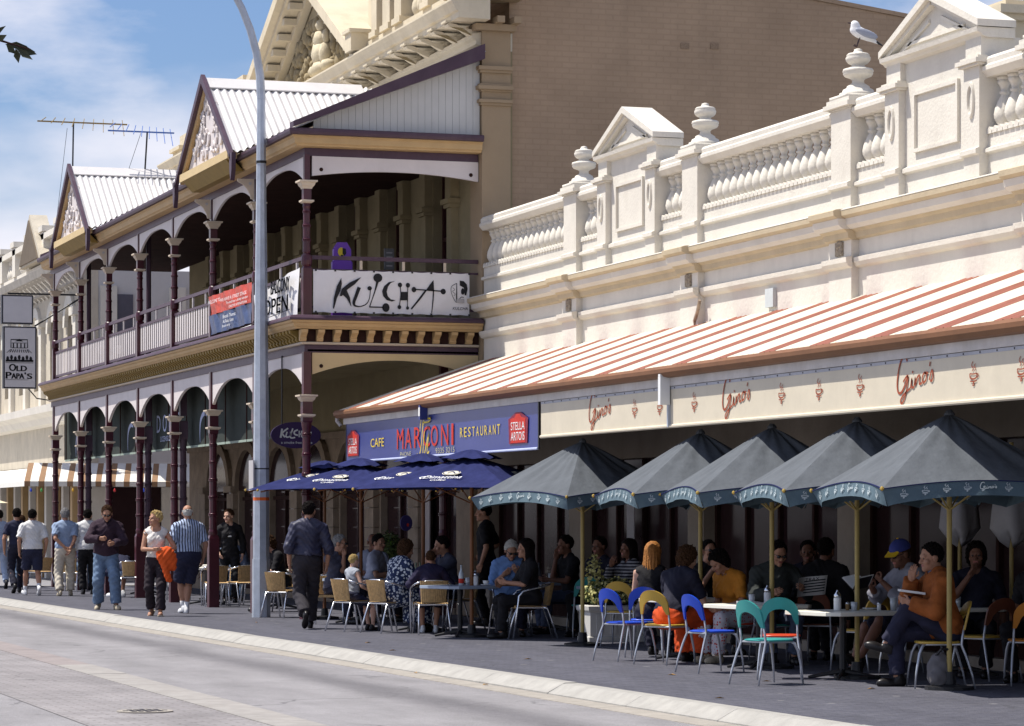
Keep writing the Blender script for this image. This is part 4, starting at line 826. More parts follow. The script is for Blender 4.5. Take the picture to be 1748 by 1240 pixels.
# drawing units: pixel grid of 1530 x 390 on the banner
kx = (bx1 - bx0) / 1530; ky = .65 / 390
F = Flat((bx0, POST[0] - .0625, 5.285), *ENDF, lift=0)
def q(pts): return [((x - 118) * kx, -(y_ - 160 - (x - 118) * .012) * ky) for x, y_ in pts]
F.poly(q([(388, 235), (393, 290), (380, 350), (345, 420), (316, 520), (308, 505), (315, 420), (345, 310)]))
F.poly(q([(582, 225), (520, 290), (440, 345), (392, 400), (372, 400), (392, 335), (470, 275)])).poly(q([(400, 385), (440, 345), (472, 410), (486, 498), (470, 470), (440, 420)]))
F.line(q([(562, 318), (530, 400), (510, 455), (520, 485), (570, 492), (630, 470), (660, 420), (670, 350), (668, 330)]), [.055, .05, .045, .03, .015, .015, .013, .012, .012])
F.disc(*q([(663, 326)])[0], 22 * kx, 20 * ky); F.disc(*q([(743, 230)])[0], 44 * kx, 40 * ky)
F.line(q([(740, 265), (715, 350), (690, 420), (662, 496)]), [.04, .02, .015, .014]).line(q([(660, 496), (800, 498)]), .018).disc(*q([(822, 500)])[0], 36 * kx, 40 * ky)
F.poly(q([(912, 258), (850, 268), (805, 305), (785, 350), (795, 395), (830, 432), (880, 445), (918, 432), (870, 425), (840, 395), (830, 355), (842, 310), (870, 275)]))
for x, y_, r_ in ((960, 292, 21), (1038, 294, 21), (954, 495, 18), (1034, 502, 15)): F.disc(*q([(x, y_)])[0], r_ * kx, r_ * ky * 1.05)
F.line(q([(962, 300), (968, 380), (956, 480)]), .012).line(q([(1038, 300), (1035, 380), (1034, 490)]), .012).poly(q([(965, 355), (1036, 355), (1036, 432), (965, 432)]))
F.disc(*q([(1097, 333)])[0], 23 * kx, 25 * ky).disc(*q([(1386, 348)])[0], 26 * kx, 26 * ky).line(q([(1110, 331), (1240, 338), (1370, 345)]), .018)
F.poly(q([(1290, 243), (1296, 340), (1215, 338), (1250, 290)])).line(q([(1215, 338), (1150, 420), (1070, 512)]), [.028, .03, .022]).line(q([(1290, 330), (1285, 430), (1272, 545)]), [.02, .018, .012])
F.poly(q([(1550, 245), (1590, 250), (1620, 280), (1628, 320), (1615, 380), (1600, 380), (1590, 310), (1550, 290)])).line(q([(1520, 270), (1470, 300), (1465, 350), (1490, 410), (1520, 440), (1520, 270)]), .008).line(q([(1520, 275), (1520, 440), (1560, 400), (1590, 400)]), .01).disc(*q([(1580, 345)])[0], .028, .05).line(q([(1480, 310), (1500, 330), (1478, 345), (1505, 370), (1490, 385)]), .006)
F.text('KULCHA', *q([(1480, 515)])[0], .24, .045, .2); F.obj('lettering', PRINTK, KB)
MB().box(bx0 + .58 * 2.47 + .83, bx0 + .58 * 2.47 + .95, POST[0] - .0645, POST[0] - .062, 4.83, 4.89).obj('grey_patch', GREYW, KB)
mb = MB()
for i in range(9):
    for z in (5.272, 4.645): mb.box(bx0 + .02 + i * .303, bx0 + .05 + i * .303, POST[0] - .079, POST[0] - .072, z - .012, z + .012)
props(mb.obj('eyelet', BLACKM, KB), kind='stuff')
RB = thing('red_banner', (11.02, 49, 4.7), 'creased red and dark blue printed banner tied to the verandah railing', 'banner')
redm, blum = mat('creased_red_vinyl', (.50, .065, .035), .45, .25, 6, .5, 6), mat('creased_dark_blue_vinyl', (.05, .07, .15), .4, .4, 5, .5, 6)
def rb(z0, z1): return lambda t, s: (11.03 + .016 * sin(t * 19 + s * 3) + .012 * sin(t * 47 + s * 5), 50.50 - 3.16 * t, z0 + (z1 - z0) * s + .02 * t)
MB().grid(rb(5.0, 5.33), 50, 6).obj('red_half', redm, RB, smooth=True, fix=False); MB().grid(rb(4.67, 5.0), 50, 6).obj('blue_half', blum, RB, smooth=True, fix=False)
F = Flat((10.995, 50.5, 0), *STREET, lift=.003)
F.text('WELCOME TO', .1, 5.19, .95, .06).text('WE HAVE A STREET STAGE', 1.05, 5.17, 1.95, .055).text('Try and buy a dotty number', 1.5, 5.09, 1.6, .055).text('CREATIVE INTERNATIONAL', 1.7, 5.03, 1.35, .04).text('Brenda Thomas', 1.25, 4.88, .95, .06).text('At Raku Lane', 1.25, 4.80, .8, .055).text('Book early', 1.2, 4.72, .6, .055); F.obj('lettering', PRINTW, RB)
OB = thing('open_banner', (11.0, 45, 4.65), 'crumpled white cloth banner with bold black lettering hanging by the corner post', 'banner')
def ob(t, s): return (10.99 - .035 * sin(t * 9 + s * 2) * s - .02 * sin(t * 23 + s), 46.75 - 2.6 * t, (4.55 + .06 * (1 - t) * 0 if 1 else 0) + (.64 + .10 * t ** 2 - .10 * (1 - t)) * s + .04 * t)
MB().grid(ob, 40, 10).obj('banner_cloth', BANNERW, OB, smooth=True, fix=False)
F = Flat((10.92, 46.75, 0), *STREET, lift=.008)
for dx in (0, .02, .04): F.text('OPEN', .75 + dx, 4.69, 1.6, .25, .1).text('BAR', .25 + dx, 5.0, .7, .2).text('BALCONY', 1.25 + dx, 5.0, 1.2, .21, .1)
F; F.line([(1.0, 4.66), (2.5, 4.70)], .012); F.obj('lettering', PRINTK, OB)
MB().add([(10.95, 47.9, 4.62), (10.93, 46.9, 4.62), (11.0, 46.7, 4.85), (11.03, 47.2, 4.66)], [(0, 1, 2, 3)]).obj('folded_corner', BANNERW, OB, fix=False)
# oval hanging sign
OV = thing('oval_sign', (11.27, 45.3, 2.81), 'dark purple oval hanging sign with white lettering behind the corner post', 'sign')
MB().prism([(11.27 + .40 * cos(a), 2.82 + .205 * sin(a)) for a in [2 * pi * i / 32 for i in range(32)]], 1, 45.29, 45.33).obj('sign_board', mat('deep_purple_sign', (.035, .015, .07), .5), OV)
F = Flat((11.27, 45.29, 2.82), *ENDF, lift=.006)
kk = .52 / 1100
def q2(pts): return [((x - 308 - 545) * kk, -(y_ - 370) * kk * 1.1 + .03) for x, y_ in pts]
F.line(q2([(380, 240), (330, 510)]), .03).line(q2([(580, 225), (392, 370), (480, 495)]), .025).line(q2([(550, 330), (510, 460), (570, 492), (660, 440), (668, 330)]), .022).line(q2([(740, 230), (662, 496), (820, 498)]), .022).line(q2([(912, 268), (800, 320), (800, 400), (918, 432)]), .025).line(q2([(960, 295), (956, 490)]), .02).line(q2([(1038, 295), (1034, 490)]), .02).line(q2([(960, 395), (1036, 395)]), .03).line(q2([(1070, 512), (1290, 240), (1272, 530)]), .022).line(q2([(1100, 340), (1380, 345)]), .02)
F.text('a smoke free venue', -.24, -.135, .50, .04); F.obj('lettering', mat('faded_white_print', (.62, .62, .58), .7), OV)
MB().tube([(11.05, 45.31, 2.98), (11.05, 45.31, 4.05)], .012, 6).tube([(11.5, 45.31, 2.98), (11.5, 45.31, 4.05)], .012, 6).obj('hanger', BLACKM, OV)
# purple board standing on the balcony
PB = thing('purple_board', (11.93, 45, DZ - .05), 'bright purple round topped board standing on the upper balcony behind the white banner', 'board')
pur = mat('violet_plastic', (.17, .05, .42), .4, .08, 4)
MB().prism([(11.77, 4.58), (12.09, 4.58), (12.09, 5.50), (12.07, 5.52), (12.07, 5.70), (12.0, 5.81), (11.86, 5.81), (11.79, 5.70), (11.79, 5.52), (11.77, 5.50)], 1, 44.97, 45.05).obj('panel', pur, PB)
F = Flat((11.93, 44.97, 5.66), *ENDF, lift=.006).disc(-.02, 0, .055, .07); F.obj('yellow_emblem', PRINTY, PB)
F = Flat((11.93, 44.97, 5.66), *ENDF, lift=.010).poly([(0, .06), (.05, .05), (.06, -.02), (.03, -.06), (0, -.03)]).disc(-.01, -.06, .02, .015); F.obj('dark_emblem', PRINTK, PB)
BS = thing('notice_board', (13.2, 45.7, 5.4), 'small grey notice board fixed to the wall of the upper balcony', 'sign')
MB().box(12.98, 13.14, 46.3, 46.33, 5.52, 5.86).obj('board', mat('dull_grey_board', (.16, .16, .16), .7), BS)
F = Flat((12.98, 46.3, 5.52), *ENDF)
for i in range(4): F.line([(.03, .06 + i * .07), (.13, .06 + i * .07)], .02)
F.obj('printed_lines', GREYW, BS)
# ================================================================== corner building beyond
AGED = mat('aged_cream_render', (.56, .50, .40), .9, .12, 2, .3, 20, dirt=.5, dirtcol=(.28, .23, .17), spec=.1)
K = thing('corner_building', (15, 80, 0), 'ornate cream two storey corner building beyond the verandah with arched windows', 'building')
KU, KV = 72.3, 12.65
kops = [(KU + 1.0 + i * 2.6, KU + 2.1 + i * 2.6, 4.9, 6.6) for i in range(10)]
wall_open(KV, .4, KU, 100, 4.2, 7.6, kops, 'street_wall', AGED, K)
MB().box(KV, KV + .4, KU, 100, 2.9, 4.199).obj('shop_fascia_wall', AGED, K)
MB().box(KV + .05, KV + 9, KU + .02, KU + .4, 0, 7.6).obj('end_wall', mat('pale_end_wall', (.58, .56, .54), .85, .06, 1.5, .2, 15), K)
dsf = mat('brown_shopfront', (.09, .055, .035), .95, .3, 1.5, spec=.02); MB().box(KV, KV + .3, KU + .4, 100, 0, 2.899).obj('shopfront', dsf, K)
for i in range(14): MB().box(KV - .15, KV - .001, KU + .5 + i * 1.3, KU + .8 + i * 1.3, 0, 2.6).obj('shopfront_pier', WALLW if i % 2 else OCH2, K)
for a, b, za, zb in kops: MB().box(KV + .2, KV + .22, a, b, za, zb).obj('arched_window', GLASS, K)
for i in range(11):
    q_ = KU + .45 + i * 2.6
    MB().box(KV - .12, KV, q_ - .2, q_ + .2, 4.4, 6.5).box(KV - .2, KV, q_ - .3, q_ + .3, 6.5, 6.7).box(KV - .16, KV, q_ - .24, q_ + .24, 4.2, 4.4).obj('wall_pilaster', WHITE, K)
for a, b, za, zb in kops:
    mb = MB(); c = (a + b) / 2
    for k in range(10):
        a0, a1 = pi * k / 10, pi * (k + 1) / 10
        mb.prism([(c + .55 * cos(a0), 6.3 + .55 * sin(a0)), (c + .8 * cos(a0), 6.3 + .8 * sin(a0)), (c + .8 * cos(a1), 6.3 + .8 * sin(a1)), (c + .55 * cos(a1), 6.3 + .55 * sin(a1))], 0, KV - .08, KV + .02)
    mb.obj('window_arch', WHITE, K)
MB().prism([(KV, 7.25), (KV - .15, 7.3), (KV - .2, 7.5), (KV - .55, 7.62), (KV - .6, 7.8), (KV, 7.9)], 1, KU - .05, 100).obj('cornice', mat('dark_grey_cornice', (.36, .33, .29), .9, .2, 3, .3, 20, dirt=.4), K)  # cornice coloured a darker grey than the wall
for i in range(46): MB().prism([(KV - .01, 7.2), (KV - .4, 7.58), (KV - .5, 7.6), (KV - .5, 7.63), (KV - .01, 7.63)], 1, KU + .2 + i * .6 - .08, KU + .2 + i * .6 + .08).obj('cornice_bracket', WHITE, K)
MB().box(KV - .1, KV + .2, KU, 100, 7.9, 8.15).obj('parapet_base', WHITE, K); MB().box(KV - .15, KV + .25, KU, 100, 8.75, 8.9).obj('parapet_rail', WHITE, K)
for i in range(12):
    q_ = KU + .3 + i * 2.4; MB().box(KV - .15, KV + .25, q_ - .25, q_ + .25, 8.151, 8.95).box(KV - .2, KV + .3, q_ - .32, q_ + .32, 8.951, 9.1).obj('parapet_pedestal', WHITE, K)
bk = balme.copy(); bk.materials[0] = WHITE
for i in range(60):
    q_ = KU + .8 + i * .34
    if abs((q_ - KU - .3) % 2.4 - 1.2) < .9: o = bpy.data.objects.new('baluster', bk); link(o); o.parent = K; o.location = Vector((KV + .05, q_, 8.15)) - OFF[K.name]; o.scale = (1, 1, 1.15)
MB().prism([(76.7, 8.2), (80.3, 8.2), (78.5, 9.5)], 0, KV - .30, KV + .16).obj('gable_pediment', AGED, K); MB().prism([(77.0, 8.25), (80.0, 8.25), (78.5, 9.35)], 0, KV - .34, KV - .301).obj('gable_front', mat('dark_brown_board', (.16, .13, .10), .9, spec=.1), K)  # separate dark brown sheet over the gable's front face
MB().prism([(KV, 3.9), (KV - .2, 3.95), (KV - .3, 4.1), (KV - .5, 4.2), (KV - .52, 4.38), (KV, 4.45)], 1, KU - .05, 100).obj('string_cornice', WALLW, K)
for xx in (13.3, 15.0): MB().box(xx - .2, xx + .2, KU - .07, KU + .02, 4.4, 7.2).box(xx - .3, xx + .3, KU - .12, KU + .02, 5.55, 5.75).obj('end_pilaster', WHITE, K)
MB().box(KV + .3, KV + 9, KU - .04, KU + .02, 5.2, 5.35).obj('end_band', WALLW, K)
MB().box(13.2, 13.9, KU - .03, KU + .02, 5.4, 7.0).obj('end_window', mat('blue_grey_glass', (.10, .10, .13), .2), K)
MB().box(12.7, 13.35, KU - .05, KU + .02, .0, 2.3).obj('end_pier', WALLW, K); MB().box(14.6, 15.3, KU - .05, KU + .02, 0, 2.3).obj('end_pier', WALLW, K); MB().box(13.36, 14.59, KU - .01, KU + .02, .1, 2.3).box(15.31, 18, KU - .01, KU + .02, .1, 2.3).obj('end_shop_window', GLASS, K)
# its striped awning wraps the corner
SA = thing('shop_awning', (12, 72, 2.4), 'brown and white striped canvas awning wrapped round the corner building', 'awning')
brn = mat('brown_canvas', (.30, .18, .10), .85, .1, 6); wht = mat('white_canvas', (.78, .76, .70), .85, .05, 6)
x = 11.05; k = 0
while x < 17:
    m_ = wht if k % 2 else brn; w = .20 if k % 2 else .14; mb = MB(); xt = lambda a: a + .30
    mb.add([(x, KU - 1.3, 2.42), (x + w - .004, KU - 1.3, 2.42), (xt(x + w) - .004, KU - .02, 2.88), (xt(x), KU - .02, 2.88)], [(0, 1, 2, 3)])
    mb.box(x, x + w - .004, KU - 1.305, KU - 1.295, 2.30, 2.419); mb.obj('canvas_stripe', m_, SA, fix=False); x += w; k += 1
y = KU - 1.3; k = 0
while y < 92:
    m_ = wht; w = .26 if k % 2 else .165
    MB().add([(11.05, y, 2.42), (11.05, y + w, 2.42), (KV - .05, max(y + w, KU), 2.88), (KV - .05, max(y, KU), 2.88), (11.05, y, 2.3), (11.05, y + w, 2.3)], [(0, 1, 2, 3), (4, 5, 1, 0)]).obj('canvas_stripe', m_, SA, fix=False); y += w; k += 1
# coloured festoon bulbs below it
for i, (xx, c_) in enumerate(((11.2, (.05, .1, .6)), (11.45, (.1, .4, .1)), (11.75, (.7, .1, .05)), (12.2, (.7, .4, .05)), (13.2, (.6, .05, .05)), (13.9, (.05, .1, .6)), (14.6, (.1, .5, .35)))):
    nm = ['blue', 'green', 'red', 'amber', 'crimson', 'dark blue', 'turquoise'][i]
    o = MB().lathe([(.012, .06), (.012, .04), (.028, .02), (.032, 0), (.024, -.024), (.008, -.033)], (xx, KU - 1.35, 2.2), 8).obj('festoon_bulb', mat(nm.replace(' ', '_') + '_bulb', c_, .2), smooth=True); props(o, nm + ' glass festoon bulb hanging under the brown striped awning', 'bulb', 'festoon bulbs')
OP = thing('hanging_sign', (11.1, 72.6, 4.6), 'tall double box sign with building drawing and black lettering over the far pavement', 'sign')
lb = mat('pale_sign_face', (.62, .60, .60), .5, .05, 3); fr = mat('dark_sign_frame', (.05, .05, .06), .5)
for z0, z1, xa, xb in ((6.24, 6.94, 10.74, 11.50), (4.68, 6.18, 10.78, 11.58)):
    f = MB().box(xa, xb, 72.5, 72.72, z0, z1).obj('sign_box', fr, OP); MB().box(xa + .035, xb - .035, 72.49, 72.499, z0 + .035, z1 - .035).obj('sign_face', lb, f)
MB().box(10.9, KV, 72.58, 72.64, 6.96, 7.0).obj('bracket_arm', BLACKM, OP); MB().tube([(11.55, 72.6, 6.2), (12.66, 72.6, 6.9)], .02, 6).obj('stay', BLACKM, OP)
MB().tube([(11.4, 72.6, 4.68), (11.6, 72.6, 4.45), (12.66, 72.6, 4.3)], .015, 6).obj('cable', BLACKM, OP)
F = Flat((10.78, 72.49, 4.68), *ENDF, lift=.006)
for dx in (0, .009, .018): F.text('O', .13 + dx, .42, .16, .17).text('LD', .31 + dx, .42, .24, .13).text('P', .05 + dx, .235, .13, .16).text('APA', .185 + dx, .235, .30, .13).text("'", .505 + dx, .34, .02, .05).text('S', .56 + dx, .235, .12, .13)
F.line([(.05, .21), (.6, .21)], .008)
F.line([(.05, .62), (.72, .62)], .01).line([(.18, .98), (.18, 1.18), (.58, 1.18), (.58, .98)], .025, False).poly([(.28, 1.14), (.48, 1.14), (.38, 1.2)]).line([(.2, .98), (.56, .98)], .015).line([(.2, 1.1), (.56, 1.1)], .012)
for i in range(4): F.line([(.24 + i * .09, .985), (.24 + i * .09, 1.09)], .03)
F.line([(.18, .95), (.08, .86)], .012).line([(.58, .95), (.68, .86)], .012)
for i in range(9): F.line([(.2 + i * .045, .94), (.15 + i * .058, .87)], .02)
for i in range(7): F.disc(.1 + i * .093, .72 + .03 * (i % 2), .035, .06, 8)
F.line([(.05, .67), (.72, .67)], .05); F.obj('printed_drawing', PRINTK, OP)
# ================================================================== lamp post, aerials, gull, twig
L = thing('lamp_post', (10.67, 45.1, 0), 'tall tapered grey steel street lamp post with an orange band, on the pavement edge', 'lamp post')
zs = [0, .9, .901, 3.2, 4.5, 6.5, 8.0]; rs = [.145, .14, .128, .118, .105, .08, .066]
mb = MB(); n = 8; vs = []
for z, r_ in zip(zs, rs):
    for k in range(n): w = 2 * pi * (k + .5) / n; vs.append((10.67 + r_ * cos(w), 45.1 + r_ * sin(w), z))
mb.add(vs, [(i * n + k, i * n + (k + 1) % n, (i + 1) * n + (k + 1) % n, (i + 1) * n + k) for i in range(len(zs) - 1) for k in range(n)]); mb.obj('shaft', STEEL, L)
arc = [(10.67, 45.1, 8.0)] + [(10.67 - 2.0 * (1 - cos(t)), 45.1, 8.0 + 2.6 * sin(t)) for t in [i * .14 for i in range(1, 11)]]
MB().tube(arc, [.068 - .003 * i for i in range(len(arc))], 8).obj('curved_arm', STEEL, L)
a = arc[-1]; MB().lathe([(.02, .12), (.1, .1), (.16, .02), (.17, -.03), (.12, -.08)], (a[0] - .3, a[1], a[2] - .02), 14).obj('lantern', STEEL, L)
def collar(z0, z1, r_, m, name='band'):
    vs = []
    for z in (z0, z1):
        for k in range(n): w = 2 * pi * (k + .5) / n; vs.append((10.67 + r_ * cos(w), 45.1 + r_ * sin(w), z))
    MB().add(vs, [(k, (k + 1) % n, n + (k + 1) % n, n + k) for k in range(n)]).obj(name, m, L, fix=False)
collar(1.80, 1.85, .1255, mat('orange_band', (.65, .12, .02), .5)); collar(2.28, 2.30, .124, BLACKM); collar(7.0, 7.04, .083, BLACKM)
MB().box(10.52, 10.54, 45.0, 45.3, 1.95, 2.42).obj('back_plate', GREYW, L)
def aerial(loc, h, boom, name_l, m, tilt):
    t = thing('television_aerial', loc, name_l, 'aerial', 'roof aerials')
    MB().tube([loc, (loc[0] + .05, loc[1], loc[2] + h)], .018, 6).obj('mast', BLACKM, t)
    MB().tube([(loc[0] - .08, loc[1], loc[2] + h * .95), (loc[0] - .2, loc[1], loc[2])], .006, 4).obj('stay_wire', BLACKM, t)
    z = loc[2] + h; a, b = boom
    MB().box(loc[0] + a, loc[0] + b, loc[1] - .015, loc[1] + .015, z - .015, z + .015).obj('boom', m, t)
    bo = t.children[-1]; bo.data.transform(Matrix.Translation((0, 0, h)) @ Matrix.Rotation(tilt, 4, 'Y') @ Matrix.Translation((0, 0, -h)))
    for i in range(9):
        f = a + (b - a) * (i + .5) / 9; l = .14 + .05 * i
        e = MB().tube([(loc[0] + f - .06, loc[1] - l, z - f * sin(tilt) - l * .45), (loc[0] + f + .10, loc[1] + l, z - f * sin(tilt) + l * .45)], .010, 4).obj('element', m, t)
aerial((11.31, 66.0, 7.55), 2.75, (-.75, 1.25), 'television aerial on a tall mast with an ochre boom, furthest left on the roof', mat('ochre_metal', (.25, .17, .06), .6), .07)
aerial((12.16, 61.93, 8.80), .82, (-.78, .62), 'short roof aerial with a blue boom beside the taller mast', mat('blue_metal', (.07, .15, .42), .5), .17)
# gull on the third urn
G = thing('seagull', (WV + .13, 30.42, 6.73), 'white and grey seagull standing on top of the parapet urn', 'bird')
def nets(fn, lo, hi, h):
    lo = np.array(lo, float); hi = np.array(hi, float); n = np.ceil((hi - lo) / h).astype(int) + 1
    ax = [lo[i] + h * np.arange(n[i]) for i in range(3)]
    P = np.stack(np.meshgrid(*ax, indexing='ij'), -1).reshape(-1, 3)
    Vv = fn(P).reshape(n); ins = Vv < 0
    o = [(i, j, k) for i in (0, 1) for j in (0, 1) for k in (0, 1)]
    sl_ = lambda A, c: A[c[0]:A.shape[0] - 1 + c[0], c[1]:A.shape[1] - 1 + c[1], c[2]:A.shape[2] - 1 + c[2]]
    cnt = sum(sl_(ins, c).astype(np.int8) for c in o); act = (cnt > 0) & (cnt < 8)
    ids = np.full(act.shape, -1); m = int(act.sum()); ids[act] = np.arange(m); cells = np.argwhere(act)
    cv = {c: sl_(Vv, c)[act] for c in o}; acc = np.zeros((m, 3)); num = np.zeros(m)
    for c in o:
        for a in range(3):
            if c[a] == 0:
                d = list(c); d[a] = 1; d = tuple(d); x, y = cv[c], cv[d]; cr = (x < 0) != (y < 0)
                t = np.where(cr, x / np.where(cr, x - y, 1), 0); p = np.tile(np.array(c, float), (m, 1)); p[:, a] += t
                acc += p * cr[:, None]; num += cr
    verts = lo + h * (cells + acc / np.maximum(num, 1)[:, None]); Q = []
    for a in range(3):
        b, c = (a + 1) % 3, (a + 2) % 3
        A = np.moveaxis(ins, (a, b, c), (0, 1, 2)); I = np.moveaxis(ids, (a, b, c), (0, 1, 2))
        x0, x1 = A[:-1, 1:-1, 1:-1], A[1:, 1:-1, 1:-1]; cr = x0 != x1
        q = np.stack([I[:, :-1, :-1][cr], I[:, 1:, :-1][cr], I[:, 1:, 1:][cr], I[:, :-1, 1:][cr]], -1)
        fl = ~x0[cr]; q[fl] = q[fl][:, ::-1]; Q.append(q)
    return verts, np.concatenate(Q)
def cap(P, a, b, ra, rb=None):
    a, b = np.asarray(a, float), np.asarray(b, float); rb = ra if rb is None else rb; d = b - a
    t = np.clip((P - a) @ d / max(d @ d, 1e-9), 0, 1); return np.linalg.norm(P - a - t[:, None] * d, axis=1) - (ra + (rb - ra) * t)
def ell(P, c, r, R=None):
    Q = P - np.asarray(c, float)
    if R is not None: Q = Q @ R
    r = np.asarray(r, float); k0 = np.linalg.norm(Q / r, axis=1); k1 = np.linalg.norm(Q / r ** 2, axis=1); return k0 * (k0 - 1) / np.maximum(k1, 1e-6)
def smin(a, b, k):
    h = np.clip(.5 + .5 * (b - a) / k, 0, 1); return b + (a - b) * h - k * h * (1 - h)
# ---- gull
def gull(P):
    d = ell(P, (0, 0, .155), (.062, .135, .062)); d = smin(d, ell(P, (0, .10, .225), (.042, .05, .042)), .05); d = smin(d, cap(P, (0, -.10, .14), (0, -.21, .115), .035, .012), .04); return d
v_, f_ = nets(gull, (-.12, -.26, .05), (.12, .2, .3), .012)
Rg = Matrix.Rotation(radians(75), 4, 'Z') @ Matrix.Translation((0, 0, .03)) @ Matrix.Rotation(radians(20), 4, 'X'); place = lambda v: [tuple(Rg @ Vector(p) + G.location) for p in v]
mesh_obj('body', place(v_), f_, mat('white_plumage', (.78, .78, .78), .8, .04, 20), G, True)
for s in (-1, 1):
    v_, f_ = nets(lambda P: ell(P, (s * .05, -.05, .165), (.02, .135, .045)), (-.1, -.22, .1), (.1, .12, .23), .01)
    mesh_obj('wing', place(v_), f_, mat('grey_plumage', (.34, .36, .42), .8, .08, 20), G, True)
    mb = MB().tube(place([(s * .025, 0, .11), (s * .025, .0, .0)]), .006, 5).tube(place([(s * .025, -.01, .003), (s * .025, .035, .003)]), .008, 5); mb.obj('leg', mat('dark_bill', (.05, .03, .03), .5), G)
MB().tube(place([(0, .14, .222), (0, .185, .212)]), [.013, .004], 6).obj('bill', MATS['dark_bill'], G)
MB().tube(place([(0, -.19, .125), (0, -.27, .11)]), [.018, .006], 6).obj('tail_tip', BLACKM, G)
# ---- leafy twig entering at the upper left, close to the viewer
T = thing('tree_branch', (1.25, 11.6, 3.4), 'dark leafy tree twig hanging into the upper corner of the sky', 'branch')
MB().tube([(.68, 11.7, 3.66), (1.38, 11.6, 3.46), (1.68, 11.5, 3.34), (1.80, 11.45, 3.30)], [.012, .008, .005, .002], 6).obj('stem', DARKW, T)
lf = mat('dark_olive_leaf', (.05, .055, .03), .6, .4, 20); r = random.Random(2)
for k in range(26):
    t = r.uniform(0, 1); b0 = Vector((1.22 + .56 * t, 11.6 - .12 * t, 3.48 - .18 * t)); d = Vector((r.uniform(.2, 1), r.uniform(-.6, .6), r.uniform(-.9, .6))).normalized() * r.uniform(.05, .09); s_ = d.cross(Vector((0, 1, .3))).normalized() * .014
    MB().add([b0, b0 + d * .5 + s_, b0 + d, b0 + d * .5 - s_, b0 + d * .5 + Vector((0, .006, .006))], [(0, 1, 4), (1, 2, 4), (2, 3, 4), (3, 0, 4)]).obj('leaf', lf, T, fix=False)
# ================================================================== furniture
def park(o, loc, rz, label=None): o.location = loc; o.rotation_euler = (0, 0, rz); (label and o.__setitem__('label', label)); return o
BC = {}
for nm, c_ in (('blue', (.015, .07, .55)), ('teal', (.05, .36, .33)), ('yellow', (.60, .38, .06)), ('red', (.60, .06, .02)), ('orange', (.62, .22, .02)), ('brown', (.16, .05, .025))): BC[nm] = mat(nm + '_plastic', c_, .35, .06, 6, spec=.5)
def bistro():
    t = thing('bistro_chair', (0, 0, 0), 'x', 'chair', 'coloured bistro chairs')
    mb = MB(); n = 20; rim = []
    for k in range(n):
        w = 2 * pi * k / n; c, s_ = cos(w), sin(w); f = 1 / (abs(c) ** 4 + abs(s_) ** 4) ** .25; rim.append((.195 * c * f * .97, .195 * s_ * f))
    vs = [(x * q, y * q, z) for q, z in ((.9, .395), (1, .40), (1, .412), (.93, .418), (.5, .410)) for x, y in rim]
    mb.add(vs, [(i * n + k, i * n + (k + 1) % n, (i + 1) * n + (k + 1) % n, (i + 1) * n + k) for i in range(4) for k in range(n)] + [tuple(range(n - 1, -1, -1)), tuple(range(4 * n, 5 * n))]); mb.obj('seat', BC['blue'], t, True)
    def by(x, z): return -.205 - .045 * (1 - (x / .18) ** 2) * .8 - (z - .52) * .22
    mb = MB(); n = 18; vs = []
    for i in range(n + 1):
        a = pi * i / n; x = .178 * cos(a); zo = .60 + .175 * sin(a) ** .8 if sin(a) > 0 else .60; xi = .125 * cos(a); zi = .545 + .12 * max(0, sin(a)) ** .8; zo = zo if 0 < i < n else .52
        if i in (0, n): xi = .15 * cos(a); zi = .52
        for X, Z, d in ((x, zo, -.009), (xi, zi, -.009), (xi, zi, .009), (x, zo, .009)): vs.append((X, by(X, Z) + d, Z))
    fs = [(i * 4 + k, i * 4 + (k + 1) % 4, (i + 1) * 4 + (k + 1) % 4, (i + 1) * 4 + k) for i in range(n) for k in range(4)] + [(0, 1, 2, 3), (n * 4, n * 4 + 3, n * 4 + 2, n * 4 + 1)]
    mb.add(vs, fs).obj('backrest', BC['blue'], t)
    for s in (-1, 1):
        MB().tube([(s * .205, -.30, 0), (s * .20, -.275, .12), (s * .185, -.225, .28), (s * .17, -.185, .385), (s * .168, -.19, .44), (s * .165, -.21, .56)], [.008, .010, .012, .012, .012, .009], 7).obj('leg', GREYLEG, t, True)
        MB().tube([(s * .20, .24, 0), (s * .195, .225, .15), (s * .18, .195, .31), (s * .165, .165, .375), (s * .14, .14, .392)], [.008, .011, .014, .014, .012], 7).obj('leg', GREYLEG, t, True)
    MB().tube([(-.165, -.18, .392), (-.15, .13, .39), (.15, .13, .39), (.165, -.18, .392), (-.165, -.18, .392)], .010, 6).obj('seat_frame', GREYLEG, t)
    return t
chair0 = bistro(); cdat = {}
for k in BC: cdat[k] = (recol([c for c in chair0.children if c.name.startswith('seat') and 'frame' not in c.name][0].data, BC[k]), recol([c for c in chair0.children if c.name.startswith('backrest')][0].data, BC[k]))
used = [False]
def chair(v, u, deg, back, seat, label):
    if not used[0]:
        used[0] = True; park(chair0, (v, u, 0), radians(deg), label)
        for c in chair0.children:
            if c.name.split('.')[0] == 'seat': c.data = cdat[seat][0]
            if c.name.split('.')[0] == 'backrest': c.data = cdat[back][1]
        return chair0
    return copy_thing(chair0, (v, u, 0), radians(deg), label, swap={'seat': cdat[seat][0], 'backrest': cdat[back][1]})
